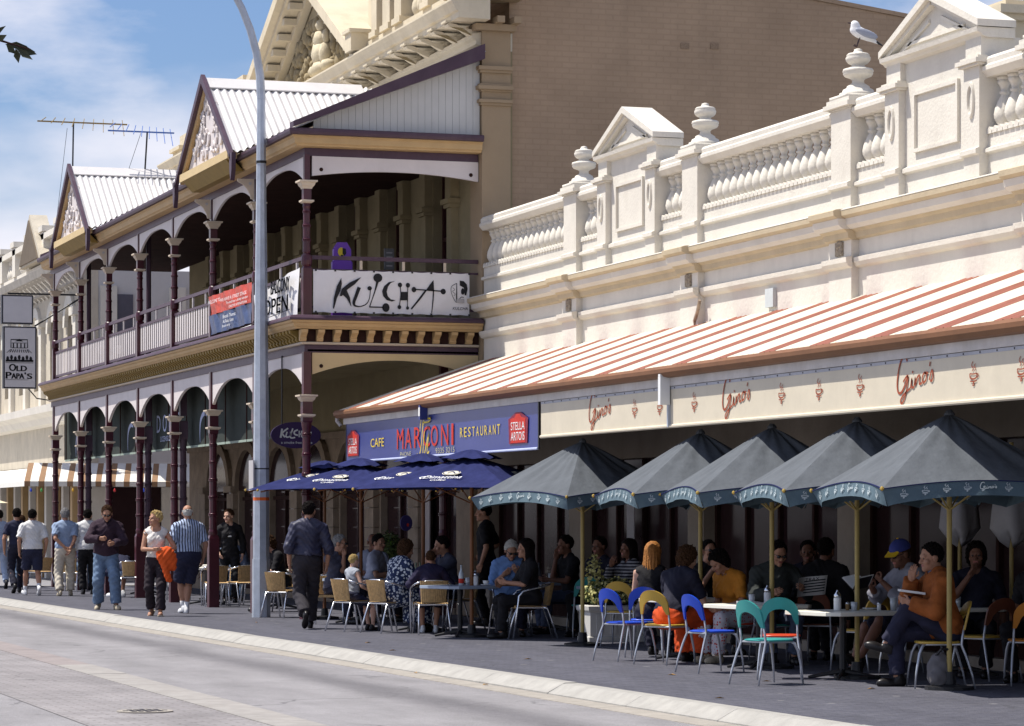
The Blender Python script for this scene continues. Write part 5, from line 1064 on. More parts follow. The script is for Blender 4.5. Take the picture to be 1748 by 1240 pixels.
def wicker():
    t = thing('cafe_armchair', (0, 0, 0), 'x', 'chair', 'rattan and aluminium cafe armchairs')
    for s in (-1, 1):
        MB().tube([(s * .235, .24, 0), (s * .245, .20, .30), (s * .255, .17, .54), (s * .255, .12, .60), (s * .25, .02, .625), (s * .235, -.14, .66), (s * .19, -.23, .685)], .0125, 7).obj('arm', ALU, t, True)
        MB().tube([(s * .215, -.33, 0), (s * .20, -.26, .22), (s * .19, -.20, .385), (s * .185, -.15, .40)], .0125, 7).obj('leg', ALU, t, True)
        MB().tube([(s * .20, .30, 0), (s * .195, .24, .25), (s * .19, .19, .385), (s * .185, .14, .40)], .0125, 7).obj('leg', ALU, t, True)
    MB().tube([(-.19, -.23, .685), (-.1, -.265, .70), (0, -.275, .705), (.1, -.265, .70), (.19, -.23, .685)], .0125, 7).obj('top_rail', ALU, t, True)
    MB().tube([(-.19, .19, .395), (-.19, -.19, .39), (.19, -.19, .39), (.19, .19, .395), (-.19, .19, .395)], .011, 6).obj('seat_frame', ALU, t)
    def rib(a): return .004 * cos(a * 2 * pi * 14)
    mb = MB().grid(lambda a, b: (-.2 + .4 * a, -.19 + .40 * b, .408 + .012 * b - .02 * sin(pi * a) * sin(pi * b) + rib(a)), 56, 4); mb.grid(lambda a, b: (-.2 + .4 * a, -.19 + .40 * b, .388), 4, 1); mb.box(-.2, .2, .20, .215, .385, .42); mb.obj('seat', RATTAN, t, fix=False)
    def bk_(a, b, d): x = (-.18 + .36 * a) * (.9 + .14 * b); return (x, -.195 - .05 * (1 - (2 * a - 1) ** 2) - .055 * b + d + rib(a), .42 + .285 * b)
    mb = MB().grid(lambda a, b: bk_(a, b, 0), 56, 5).grid(lambda a, b: bk_(a, b, -.012), 56, 5); mb.obj('backrest', RATTAN, t, fix=False)
    return t
wick0 = wicker(); wu = [False]
def armchair(v, u, deg, label):
    if not wu[0]: wu[0] = True; return park(wick0, (v, u, 0), radians(deg), label)
    return copy_thing(wick0, (v, u, 0), radians(deg), label)
def table(v, u, deg, w, top, label, z=.655, rnd=.06, pole=False):
    t = thing('cafe_table', (v, u, 0), label, 'table', 'cafe tables', radians(deg)); OFF[t.name] = Vector()
    n = 24; rim = []
    for k in range(n):
        a = 2 * pi * (k + .5) / n; c, s_ = cos(a), sin(a); f = 1 / (abs(c) ** 8 + abs(s_) ** 8) ** (1 / 8); rim.append((w / 2 * c * f, w / 2 * s_ * f))
    vs = [(x * q, y * q, zz) for q, zz in ((.95, z - .04), (1, z - .035), (1, z - .004), (.992, z)) for x, y in rim]
    MB().add(vs, [(i * n + k, i * n + (k + 1) % n, (i + 1) * n + (k + 1) % n, (i + 1) * n + k) for i in range(3) for k in range(n)] + [tuple(range(n - 1, -1, -1)), tuple(range(3 * n, 4 * n))]).obj('tabletop', top, t)
    MB().tube([(.05, .05, 0.03), (.05, .05, z - .041)], .032, 10).obj('pedestal', BLACKM, t)
    for k in range(4):
        a = k * pi / 2 + pi / 4; c, s_ = cos(a), sin(a)
        MB().tube([(.05, .05, .075), (.05 + .14 * c, .05 + .14 * s_, .05), (.05 + .33 * c, .05 + .33 * s_, .012)], [.026, .022, .014], 6).obj('foot', BLACKM, t)
    return t
# ---- umbrellas
POLEROW = 11.9
CUPE = CUP
def umbrella(v, u, deg, s, zc, za, label, style, group):
    t = thing('market_umbrella', (v, u, 0), label, 'umbrella', group, radians(deg)); OFF[t.name] = Vector()
    fab = GREENF if style == 'green' else NAVYF
    C4 = [(-s, -s), (s, -s), (s, s), (-s, s)]; rg = random.Random(int(u * 10)); ph = rg.uniform(0, 6)
    def edge(i, f):
        a, b = C4[i], C4[(i + 1) % 4]; x, y = a[0] + (b[0] - a[0]) * f, a[1] + (b[1] - a[1]) * f; k_ = 1 - (2 * f - 1) ** 2
        pull = .055 * k_ if style == 'green' else .015 * k_; z = zc + (.075 * k_ if style == 'green' else .02 * k_)
        return (x * (1 - pull), y * (1 - pull), z)
    for i in range(4):
        def fn(f, q):
            e = edge(i, f); r_ = q; k_ = (1 - (2 * f - 1) ** 2)
            z = za + (e[2] - za) * r_ - (.014 if style == 'green' else .012) * sin(pi * r_) * k_
            z += .009 * sin(f * 26 + ph + i * 2) * r_ * (1 - r_) * 6 * k_ * (1 if i % 2 else .6)
            z += (.032 if style == 'green' else .009) * math.exp(-((f - .86) / .05) ** 2) * sin(pi * r_) - (.024 if style == 'green' else .007) * math.exp(-((f - .77) / .05) ** 2) * sin(pi * r_)
            top = .05 if style == 'green' else .0
            rr_ = max(r_, .0); bl = math.exp(-(r_ / .07) ** 2) * .02
            return (e[0] * rr_, e[1] * rr_, z - bl)
        MB().grid(fn, 30, 14).obj('canopy_panel', fab, t, True, fix=False)
        if style == 'green':
            def vf(f, q): e = edge(i, f); o = 1 + .03 * q + .012 * sin(f * 30 + i) * q; k_ = 1 - (2 * f - 1) ** 2; return (e[0] * o * (1 - .10 * q * abs(2 * f - 1) ** 6), e[1] * o * (1 - .10 * q * abs(2 * f - 1) ** 6), e[2] - .004 - q * (.145 - .02 * k_))
            vl = MB().grid(vf, 24, 3).obj('valance', VALF, t, True, fix=False)
            pts = [vf(k / 24, 0) for k in range(25)]; MB().tube([(p[0] * 1.004, p[1] * 1.004, p[2] + .002) for p in pts], .006, 4).obj('valance_piping', NAVYF, vl)
            if i in (0, 3):
                a, b = Vector(C4[i]), Vector(C4[(i + 1) % 4]); d = Vector((b.x - a.x, b.y - a.y, 0)).normalized()
                for k in range(9):
                    f = (k + .9) / 9.8; p0, p1 = Vector(vf(f, .9)), Vector(vf(f, .1)); up = (p1 - p0).normalized()
                    F = Flat(p0, d, up, lift=.012)
                    if k != 4:
                        for pp, w_ in CUP: F.line([(x * .085, .045 + y * .055) for x, y in pp], w_ * .10)
                    else:
                        for pp, w_ in GINO: F.line([((x - .6) * .14, .03 + y * .07) for x, y in pp], w_ * .18)
                    F.obj('cup_print', mat('faded_teal_print', (.50, .56, .57), .8, .1, 9), vl)
        c = C4[i]; MB().lathe([(.004, -.02), (.016, -.01), (.02, .0), (.016, .012), (.004, .02)], (c[0] * 1.01, c[1] * 1.01, zc + .0), 8).obj('corner_tip', BRASS, t)
        MB().tube([(0, 0, za - .10), (c[0] * .98, c[1] * .98, zc - .025)], .011, 5).obj('rib', BROWNP if style != 'green' else GOLDP, t)
        MB().tube([(0, 0, zc - .18), (c[0] * .5, c[1] * .5, (za + zc) / 2 - .06)], .009, 5).obj('strut', BROWNP if style != 'green' else GOLDP, t)
        if style != 'green':
            a, b = Vector((*C4[i], zc)), Vector((*C4[(i + 1) % 4], zc)); m_ = (a + b) / 2; d = (b - a).normalized(); up = (Vector((0, 0, za)) - m_).normalized()
            F = Flat(m_, d, up, lift=.02).disc(.05, .50, .13, .075, 20); F.obj('logo_disc', mat('cream_print', (.70, .66, .52), .8), t)
            F = Flat(m_, d, up, lift=.028).ring(.05, .50, .115, .065, .010).line([(0, .48), (.05, .53), (.11, .48)], .016); F.obj('logo_bean', NAVYF, t)
            F = Flat(m_, d, up, lift=.02)
            F.text('Dimattina', -.28, .31, .54, .095, .35).line([(-.29, .30), (-.32, .35), (-.22, .39)], .02).text('Coffee', -.14, .23, .22, .05, .3); F.obj('script_lettering', PRINTW, t)
    if style == 'green':
        mb = MB().tube([(0, 0, 0.0), (0, 0, za - .03)], .024, 10)
        mb.obj('pole', GOLDP, t); MB().lathe([(.05, 0), (.045, .02), (.02, .05)], (0, 0, za - .035), 10).obj('hub', GREENF, t)
    else:
        MB().tube([(0, 0, 0), (0, 0, za)], .026, 10).obj('pole', BROWNP, t)
        q_ = .30
        for i in range(4):
            a, b = C4[i], C4[(i + 1) % 4]
            MB().grid(lambda f, r_: ((a[0] + (b[0] - a[0]) * f) * q_ / s * r_, (a[1] + (b[1] - a[1]) * f) * q_ / s * r_, za + .075 - .12 * r_ ** 1.4 + .011 * sin(f * 13 + ph) * r_ * (1 - (2 * f - 1) ** 4)), 14, 6).obj('vent_flap', NAVYF, t, True, fix=False)
    MB().lathe([(.22, 0), (.22, .03), (.06, .05), (.05, .16)], (0, 0, 0), 16).obj('base', BLACKM, t)
    return t
for i, u in enumerate((33.7, 29.9, 27.95, 25.9, 23.96)):
    umbrella(POLEROW, u, (17.9, -7.4, -10, -8.7, -5.8)[i], .955, 1.765, 2.46, ['grey green market umbrella on a gold pole beside the leafy planter box', 'grey green market umbrella over the table of the long haired woman', 'grey green market umbrella between two others over the man reading a newspaper', 'grey green market umbrella whose pole stands through the white table with shakers', 'grey green market umbrella nearest the viewer, its pole beside the orange jacket'][i], 'green', 'grey green market umbrellas')
for i, u in enumerate((36.6, 38.8, 42.0, 44.1)):
    umbrella(11.42, u, 45 if i != 2 else 41, (1.10, 1.06, 1.06, .86)[i], 1.89 + .02 * i, 2.33, ['large navy coffee umbrella nearest the grey green umbrellas', 'navy coffee umbrella behind the foremost navy one', 'navy coffee umbrella over the child and the patterned dress', 'navy coffee umbrella furthest away, beside the lamp post'][i], 'navy', 'navy coffee umbrellas')
cm = mat('cream_canvas', (.75, .62, .42), .85, .06, 5)
cu = thing('market_umbrella', (9.35, 67.5, 0), 'cream market umbrella far down the pavement near the corner building', 'umbrella'); OFF[cu.name] = Vector()
for i in range(4):
    a, b = [(-.7, -.7), (.7, -.7), (.7, .7), (-.7, .7)][i], [(.7, -.7), (.7, .7), (-.7, .7), (-.7, -.7)][i]
    MB().grid(lambda f, r_: ((a[0] + (b[0] - a[0]) * f) * r_, (a[1] + (b[1] - a[1]) * f) * r_, 2.1 - .22 * r_), 6, 4).obj('canopy_panel', cm, cu, True, fix=False)
MB().tube([(0, 0, 0), (0, 0, 2.1)], .025, 8).obj('pole', BROWNP, cu)
# ---- tables
W1 = table(11.72, 25.85, 12, .86, TABLEW, 'white square cafe table with sugar shaker, the nearest to the viewer', .645)
W2 = table(11.74, 27.95, 8, .88, TABLEW, 'white square cafe table where the man in sunglasses reads', .65)
W3 = table(11.74, 29.95, 10, .80, TABLEW, 'white square cafe table with menus in front of the curly haired person', .66)
B0 = table(11.30, 36.75, 20, .82, TABLEB, 'grey blue cafe table with bottles in front of the white haired woman', .66)
B1 = table(11.40, 38.85, 15, .8, TABLEB, 'grey blue cafe table behind the woman in the patterned dress', .66)
B2 = table(11.35, 42.0, 15, .8, TABLEB, 'grey blue cafe table next to the fair haired child', .65)
D1 = table(13.1, 26.1, 5, .7, TABLEW, 'shaded white cafe table against the shop window at the right', .66)
D2 = table(13.0, 35.7, 5, .75, TABLEB, 'shaded grey table behind the leafy planter box', .66)
D3 = table(13.05, 38.4, 5, .7, TABLEB, 'shaded grey table beside the shop door behind the rattan chair', .66)
F1 = table(11.35, 52.2, 20, .75, TABLEW, 'pale table by the verandah post behind the striped shirt', .66)
F2 = table(12.2, 55.3, 20, .7, TABLEW, 'pale table in front of the standing woman in black', .66)
F3 = table(11.75, 59.8, 20, .75, TABLEW, 'pale table furthest down the verandah beside the leaning person', .66)
F4 = table(12.0, 49.4, 20, .75, TABLEW, 'pale table under the elbow of the person in the black shirt', .66)
D4 = table(12.9, 23.5, 5, .7, TABLEW, 'shaded white cafe table at the right edge beside the orange chair', .66)
# ---- chairs
chair(11.09, 29.98, -70, 'blue', 'blue', 'blue bistro chair standing empty beside the planter box end')
chair(11.22, 29.15, -55, 'yellow', 'yellow', 'yellow bistro chair under the person in orange trousers')
chair(11.03, 27.4, -78, 'blue', 'blue', 'empty blue bistro chair between the orange trousers and the teal chairs')
chair(10.72, 25.25, -72, 'teal', 'teal', 'all teal bistro chair standing empty on the open pavement')
chair(11.22, 26.15, -25, 'teal', 'red', 'bistro chair with teal back and red seat tucked against the white table')
chair(12.35, 33.5, -35, 'yellow', 'yellow', 'yellow bistro chair standing empty in front of the leafy planter')
chair(11.62, 30.75, -30, 'blue', 'blue', 'blue bistro chair behind the long red haired woman')
chair(12.55, 27.2, 20, 'yellow', 'yellow', 'yellow bistro chair tucked in shade beyond the nearest white table')
chair(12.95, 24.45, -20, 'orange', 'orange', 'orange bistro chair at the right edge nearest the viewer')
chair(12.95, 25.35, 15, 'brown', 'yellow', 'dark brown backed bistro chair beside the orange one at right')
chair(11.95, 24.3, 75, 'yellow', 'yellow', 'bistro chair under the person in the orange suede jacket')
chair(12.75, 26.5, 100, 'orange', 'orange', 'bistro chair under the man in the blue and yellow cap')
chair(12.35, 28.95, 170, 'teal', 'teal', 'bistro chair under the man in sunglasses at the white table')
chair(12.1, 29.35, 115, 'red', 'red', 'red bistro chair under the person in the orange shirt')
chair(12.85, 36.3, -10, 'teal', 'teal', 'teal bistro chair half hidden behind the planter and gold pole')
chair(12.85, 28.9, -40, 'brown', 'brown', 'brown bistro chair under the dark dressed person with back turned')
wl_ = [(11.3, 51.15, -8, 'rattan armchair with its back to the road by the striped shirt'), (11.75, 51.3, 20, 'rattan armchair half hidden by the maroon post beside the striped shirt'), (10.98, 44.9, -48, 'empty rattan armchair right beside the grey lamp post'), (10.55, 39.15, -68, 'rattan armchair in which the fair haired child sits'), (10.85, 38.45, -66, 'rattan armchair under the woman in the patterned dress'),
       (11.22, 37.75, -8, 'rattan armchair under the child in the red and navy jacket'), (12.0, 36.0, 80, 'rattan armchair under the long haired woman in black'), (10.95, 42.0, 165, 'rattan armchair beyond the walking man in dark blue'), (11.0, 57.4, -10, 'rattan armchair behind the woman carrying the orange garment'), (11.4, 55.0, -15, 'rattan armchair between the blonde woman and the striped shirt'),
       (11.7, 47.9, 90, 'rattan armchair under the person in the black shirt'), (12.05, 36.95, 175, 'rattan armchair under the white haired woman'), (12.05, 39.3, 100, 'rattan armchair under the man with hand at his mouth'), (12.1, 43.8, 170, 'rattan armchair under the bald man in the pale shirt'), (12.1, 42.8, 150, 'rattan armchair under the dark haired man in the white shirt'), (10.2, 63.6, 30, 'metal armed rattan armchair far behind the white T-shirt'), (10.75, 62.6, -30, 'rattan armchair beside the furthest maroon post')]
for v, u, d, l in wl_: armchair(v, u, d, l)
# ---- planters and shrubs
def leaves(c, r3, n, m, name, par, sz=.045, seed=1):
    r = random.Random(seed); mb = MB()
    for k in range(n):
        d = Vector((r.gauss(0, 1), r.gauss(0, 1), r.gauss(0, 1))).normalized() * r.uniform(.55, 1.05) ** .6; p = Vector((c[0] + d.x * r3[0], c[1] + d.y * r3[1], c[2] + d.z * r3[2]))
        a = Vector((r.gauss(0, 1), r.gauss(0, 1), r.gauss(0, .7))).normalized() * sz * r.uniform(.7, 1.4); b = a.cross(d + Vector((.01, .02, .3))).normalized() * sz * .42
        mb.add([p, p + a * .5 + b, p + a, p + a * .5 - b], [(0, 1, 2, 3)])
    o = mb.obj(name, m, par, fix=False); props(o, kind='stuff'); return o
vl1, vl2, dl = mat('variegated_leaf', (.45, .42, .16), .6, .4, 30), mat('green_leaf', (.08, .11, .03), .6, .4, 30), mat('dark_green_leaf', (.04, .07, .025), .55, .4, 20)
plw = mat('white_planter', (.56, .54, .50), .7, .05, 4)
P1 = thing('planter_box', (12.55, 34.95, 0), 'white fluted planter box full of variegated leaves by the gold umbrella pole', 'planter')
for x0, x1, y0, y1 in ((12.32, 13.1, 34.6, 35.0),):
    mb = MB(); n = 4; pr_ = [(.02, 0), (.02, .06), (-.0, .07), (.0, .36), (.03, .39), (.035, .44), (.0, .45)]
    vs = []
    for o_, z in pr_: vs += [(x0 - o_, y0 - o_, z), (x1 + o_, y0 - o_, z), (x1 + o_, y1 + o_, z), (x0 - o_, y1 + o_, z)]
    mb.add(vs, [(i * 4 + k, i * 4 + (k + 1) % 4, (i + 1) * 4 + (k + 1) % 4, (i + 1) * 4 + k) for i in range(len(pr_) - 1) for k in range(4)] + [tuple(range(len(vs) - 4, len(vs)))]); mb.obj('box', plw, P1)
    for k in range(4): MB().box(x0 + .08 + k * .18, x0 + .16 + k * .18, y0 - .012, y0 - .0005, .1, .34).obj('raised_panel', plw, P1)
leaves((12.72, 34.8, .60), (.42, .26, .20), 800, vl1, 'foliage', P1, .045, 3); leaves((12.72, 34.85, .58), (.42, .26, .18), 800, vl2, 'inner_foliage', P1, .05, 4); leaves((12.48, 34.9, .86), (.10, .10, .22), 220, vl1, 'upright_foliage', P1, .04, 5)
P3 = thing('potted_shrub', (13.0, 46.2, 0), 'round clipped green shrub in a pot behind the seated men', 'shrub')
MB().lathe([(.12, 0), (.17, .35), (.19, .36), (.19, .4), (.15, .4)], (13.0, 46.2, 0), 14).obj('pot', DARKW, P3); MB().tube([(13.0, 46.2, .3), (13.0, 46.2, .8)], .02, 6).obj('stem', DARKW, P3)
leaves((13.0, 46.2, 1.02), (.27, .27, .30), 900, vl2, 'foliage', P3, .05, 7); leaves((13.0, 46.2, 1.02), (.25, .25, .28), 500, dl, 'inner_foliage', P3, .05, 8)
# ---- little things on the tables
glassm = mat('clear_glass', (.55, .58, .6), .1, .05, 8, spec=.8)
china = mat('white_china', (.80, .80, .78), .3, .03, 8); chrome = mat('chrome_cap', (.7, .72, .75), .2, .05, 8, metal=1); sugar = mat('white_sugar', (.82, .82, .80), .9); pepper = mat('brown_pepper', (.25, .16, .07), .9)
def put(prof, parts, v, u, z, name, label, cat, group=None):
    t = thing(name, (v, u, z), label, cat, group)
    for nm, p, m_ in parts: MB().lathe(p, (v, u, z), 12).obj(nm, m_, t, True)
    return t
def shaker(v, u, z, l): return put(0, [('jar', [(.034, 0), (.036, .01), (.036, .11), (.03, .125)], sugar), ('cap', [(.034, .12), (.034, .145), (.022, .165), (.008, .185), (.008, .195)], chrome)], v, u, z, 'sugar_shaker', l, 'shaker', 'shakers on the tables')
def salt(v, u, z, l, m_): return put(0, [('jar', [(.018, 0), (.02, .055), (.016, .06)], m_), ('cap', [(.018, .058), (.018, .07), (.006, .085)], chrome)], v, u, z, 'salt_shaker', l, 'shaker', 'shakers on the tables')
def tumbler(v, u, z, l, h=.10): return put(0, [('glass', [(.027, 0), (.034, h), (.031, h), (.025, .008)], glassm)], v, u, z, 'drinking_glass', l, 'glass', 'glasses on the tables')
def cupsaucer(v, u, z, l): return put(0, [('saucer', [(.03, .002), (.07, .012), (.07, .016), (.03, .008)], china), ('cup', [(.02, .012), (.036, .03), (.042, .065), (.038, .065), (.03, .02)], china)], v, u, z, 'coffee_cup', l, 'cup', 'cups on the tables')
def bottle(v, u, z, l, m_): return put(0, [('body', [(.03, 0), (.034, .01), (.034, .13), (.03, .16), (.013, .2), (.012, .25), (.015, .252), (.015, .262), (.008, .265)], m_)], v, u, z, 'glass_bottle', l, 'bottle', 'bottles on the tables')
z = .646
shaker(11.72, 25.95, z, 'tall white sugar shaker with chrome lid on the nearest white table'); salt(11.80, 25.9, z, 'small pepper shaker beside the tall sugar shaker', pepper); salt(12.08, 25.8, z, 'small salt shaker to the right of the umbrella pole on the nearest table', sugar)
tumbler(11.86, 25.88, z, 'short glass with a lemon slice on the nearest white table', .08); tumbler(12.22, 25.78, z, 'tall glass by the plate on the nearest white table', .12)
pl = put(0, [('rim', [(.05, .002), (.09, .012), (.09, .017), (.05, .008)], china)], 12.12, 26.05, z, 'plate', 'white plate behind the glass on the nearest table', 'plate')
z = .651
shaker(11.83, 27.9, z, 'sugar shaker beside the folded newspaper on the second white table'); tumbler(11.68, 27.95, z, 'short glass on the table in front of the newspaper reader')
np_ = props(MB().add([(11.50, 27.62, z), (11.74, 27.66, z), (11.72, 27.96, z + .006), (11.50, 27.92, z + .006), (11.50, 27.62, z + .03), (11.74, 27.66, z + .018), (11.72, 27.96, z + .03), (11.50, 27.92, z + .035)], [(0, 1, 2, 3), (4, 5, 6, 7), (0, 1, 5, 4), (1, 2, 6, 5), (2, 3, 7, 6), (3, 0, 4, 7)]).obj('napkin_stack', china), 'pile of white napkins at the corner of the second white table', 'napkins')
z = .661
tumbler(11.72, 29.9, z, 'tall menu glass on the third white table by the gold pole', .15); tumbler(11.82, 29.85, z, 'squat glass beside the menu glass on the third table', .11); salt(11.9, 29.75, z, 'salt shaker on the third white table', sugar); cupsaucer(12.12, 29.75, z, 'white coffee cup on the third table beside the orange shirt'); cupsaucer(11.62, 29.95, z, 'white coffee cup near the elbow in the dark T-shirt')
gb, cl = mat('greenish_bottle_glass', (.28, .34, .22), .1, .1, 6, spec=.8), mat('pale_bottle_glass', (.45, .5, .52), .1, .1, 6, spec=.8)
z = .661
b_ = bottle(11.28, 36.6, z, 'clear bottle with a red label on the table of the white haired woman', cl); MB().lathe([(.0345, .03), (.0348, .09), (.0345, .09)], (11.28, 36.6, z), 12).obj('label', PRINTR, b_)
shaker(11.47, 36.6, z, 'sugar shaker on the table of the white haired woman'); cupsaucer(11.58, 36.5, z, 'white cup under the hands of the white haired woman'); tumbler(11.40, 36.7, z, 'glass between the bottle and the sugar shaker')
bottle(11.32, 38.8, z, 'green tinged bottle on the table behind the patterned dress', gb); bottle(11.42, 38.95, z, 'second green tinged bottle, the right hand one of the pair', gb); tumbler(11.2, 38.7, z, 'glass on the table between the dress and the boy'); cupsaucer(11.05, 38.75, z, 'white cup in front of the patterned dress')
bottle(12.9, 38.3, z, 'dark bottle on the shaded table beside the rattan chair', mat('dark_bottle_glass', (.06, .06, .07), .1, spec=.8)); tumbler(13.05, 38.25, z, 'pale glass on the shaded table in front of the dark dressed man', .12)
shaker(13.15, 35.6, z, 'sugar shaker on the shaded table behind the planter'); tumbler(13.25, 35.65, z, 'glass next to the shaker on the shaded table behind the planter')
tumbler(13.0, 26.0, z, 'glass on the shaded table against the right hand shop window'); cupsaucer(13.15, 26.0, z, 'cup on the shaded table against the right hand shop window')
salt(11.3, 42.1, .651, 'small white shaker on the table beside the fair haired child', sugar)
# papers, signs and cloths in the shade
for xx, yy, z0, z1, w, l, m_ in ((13.82, 37.2, 1.25, 1.95, .28, 'tall white menu poster in the dark shop window', GREYW), (13.82, 33.4, 1.75, 2.0, .3, 'small notice with red print stuck to the shop window', GREYW), (13.82, 29.9, 1.75, 1.9, .22, 'small pale blue notice on the shop glass', mat('pale_blue_paper', (.4, .45, .6), .8))):
    o = MB().box(xx - .012, xx, yy - w / 2, yy + w / 2, z0, z1).obj('wall_notice', m_); props(o, l, 'notice')
o = MB().box(13.62, 13.66, 37.8, 38.7, 1.85, 2.0).obj('hanging_board', mat('dull_pink_board', (.30, .12, .11), .7)); props(o, 'dull pink board hanging in the shaded shop doorway', 'sign')
o = MB().box(12.85, 13.2, 46.6, 46.63, 1.02, 1.22).obj('menu_board', mat('lime_board', (.22, .42, .06), .7)); props(o, 'small lime green board above the seated man in dark glasses', 'sign')
kv_ = thing('round_sign', (13.55, 47, 1.5), 'small violet round sign with an orange mark on the wall behind the tables', 'sign')
MB().prism([(13.55 + .10 * cos(a), 1.45 + .13 * sin(a)) for a in [2 * pi * i / 20 for i in range(20)]], 1, 47.0, 47.05).obj('board', mat('dark_violet_sign', (.03, .02, .10), .7), kv_); Flat((13.55, 47.0, 1.42), *ENDF).disc(.02, 0, .02, .03).obj('orange_mark', PRINTR, kv_)
for uc, l in ((27.05, 'folded white umbrella, the left of a pair in the shade at right'), (25.95, 'folded white umbrella, the right of a pair in the shade at right')):
    t = thing('folded_umbrella', (13.55, uc, 0), l, 'umbrella', 'folded white umbrellas'); c = (13.55, uc, 0); wc = mat('grey_white_cloth', (.42, .42, .44), .85, .06, 5)
    vs = []; n = 16
    for z_, r_ in ((1.28, .03), (1.34, .12), (1.42, .17), (1.6, .155), (1.8, .13), (2.05, .08), (2.2, .02)):
        for k in range(n): a = 2 * pi * k / n; rr_ = r_ * (1 + .22 * cos(4 * a + z_)); vs.append((c[0] + rr_ * cos(a), c[1] + rr_ * sin(a), z_ - (.05 * cos(4 * a) if z_ < 1.4 else 0)))
    MB().add(vs, [(i * n + k, i * n + (k + 1) % n, (i + 1) * n + (k + 1) % n, (i + 1) * n + k) for i in range(6) for k in range(n)]).obj('folded_canopy', wc, t, True); MB().tube([(c[0], c[1], 0), (c[0], c[1], 2.25)], .02, 8).obj('pole', GOLDP, t)
ck = thing('backpack', (12.0, 23.9, 0), 'grey backpack on the ground by the nearest umbrella pole', 'bag'); gm = mat('grey_bag_cloth', (.14, .13, .13), .8, .2, 10)
v_, f_ = nets(lambda P: smin(ell(P, (11.85, 24.05, .16), (.12, .1, .17)), ell(P, (11.8, 23.97, .1), (.09, .05, .09)), .03) + .006 * np.sin(P[:, 0] * 60) * np.sin(P[:, 2] * 50), (11.65, 23.85, -.02), (12.05, 24.25, .38), .014); mesh_obj('bag_body', v_, f_, gm, ck, True)
MB().tube([(11.8, 24.02, .3), (11.82, 23.95, .36), (11.88, 23.95, .36), (11.9, 24.02, .3)], .012, 5).obj('carry_loop', BLACKM, ck)
# ================================================================== people
SK1, SK2, SK3 = mat('fair_skin', (.60, .36, .26), .55, .08, 12), mat('tanned_skin', (.42, .22, .14), .55, .08, 12), mat('shade_darkened_skin', (.20, .095, .06), .55, .08, 12)  # third skin colour is darkened to carry the shade on the diners
LIP = mat('lip', (.36, .12, .10), .5); EYE = mat('eye', (.03, .02, .02), .3)
def cloth(n, c, **k): return mat(n, c, k.pop('rough', .85), k.pop('var', .14), k.pop('scale', 7), k.pop('bump', .25), 30, **k)
HB, HD, HG, HW, HF, HR = mat('brown_hair', (.07, .035, .018), .6, .4, 60, .9, 110, spec=.06), mat('dark_hair', (.012, .009, .008), .5, .4, 60, .9, 110, spec=.06), mat('grey_hair', (.30, .29, .28), .7, .3, 60, .9, 110, spec=.06), mat('white_hair', (.62, .60, .55), .7, .15, 60, .9, 110, spec=.06), mat('blond_hair', (.55, .40, .17), .6, .35, 60, .9, 110, spec=.06), mat('auburn_hair', (.36, .15, .04), .55, .35, 40, .6, 90, spec=.15)
LENS = mat('dark_lens', (.01, .01, .012), .15, spec=.7); WSHOE = mat('white_trainer', (.72, .72, .72), .6, .1, 20); BSHOE = mat('black_leather', (.015, .013, .013), .35, .2, 10); TSHOE = mat('tan_shoe', (.42, .36, .26), .6, .15, 10)
def rot(ax, d):
    a = radians(d); c, s_ = cos(a), sin(a)
    return np.array([[1, 0, 0], [0, c, -s_], [0, s_, c]]) if ax == 'x' else np.array([[c, 0, s_], [0, 1, 0], [-s_, 0, c]]) if ax == 'y' else np.array([[c, -s_, 0], [s_, c, 0], [0, 0, 1]])
def headf(P):
    d = ell(P, (0, -.012, .035), (.076, .097, .092)); d = smin(d, ell(P, (0, .028, -.05), (.056, .066, .07)), .03)
    d = smin(d, cap(P, (0, .083, -.096), (0, .08, -.1), .02), .025); d = smin(d, cap(P, (-.034, .079, .024), (.034, .079, .024), .014), .018)
    d = smin(d, cap(P, (0, .092, .006), (0, .112, -.03), .008, .0145), .012); d = smin(d, cap(P, (-.02, .094, -.034), (.02, .094, -.034), .009), .012)
    for s in (-1, 1):
        d = smin(d, ell(P, (s * .046, .066, -.03), (.022, .022, .022)), .02); d = np.minimum(d, ell(P, (s * .08, -.006, -.006), (.011, .026, .035))); d = np.maximum(d, -(np.linalg.norm(P - np.array((s * .031, .099, .001)), axis=1) - .013)); d = np.minimum(d, np.linalg.norm(P - np.array((s * .031, .081, .001)), axis=1) - .0135)
    d = smin(d, cap(P, (-.017, .088, -.062), (.017, .088, -.062), .010), .008); d = smin(d, cap(P, (0, -.02, -.06), (0, -.035, -.15), .05, .052), .03); return d
HV, HFc = nets(headf, (-.1, -.13, -.15), (.1, .14, .14), .0068)
hc = HV[HFc].mean(1); HMI = np.zeros(len(HFc), int)
for s in (-1, 1): HMI[np.linalg.norm(hc - np.array((s * .031, .093, .001)), axis=1) < .0125] = 1
HMI[(np.abs(hc[:, 0]) < .024) & (np.abs(hc[:, 2] + .062) < .009) & (hc[:, 1] > .085)] = 2
_hair = {}
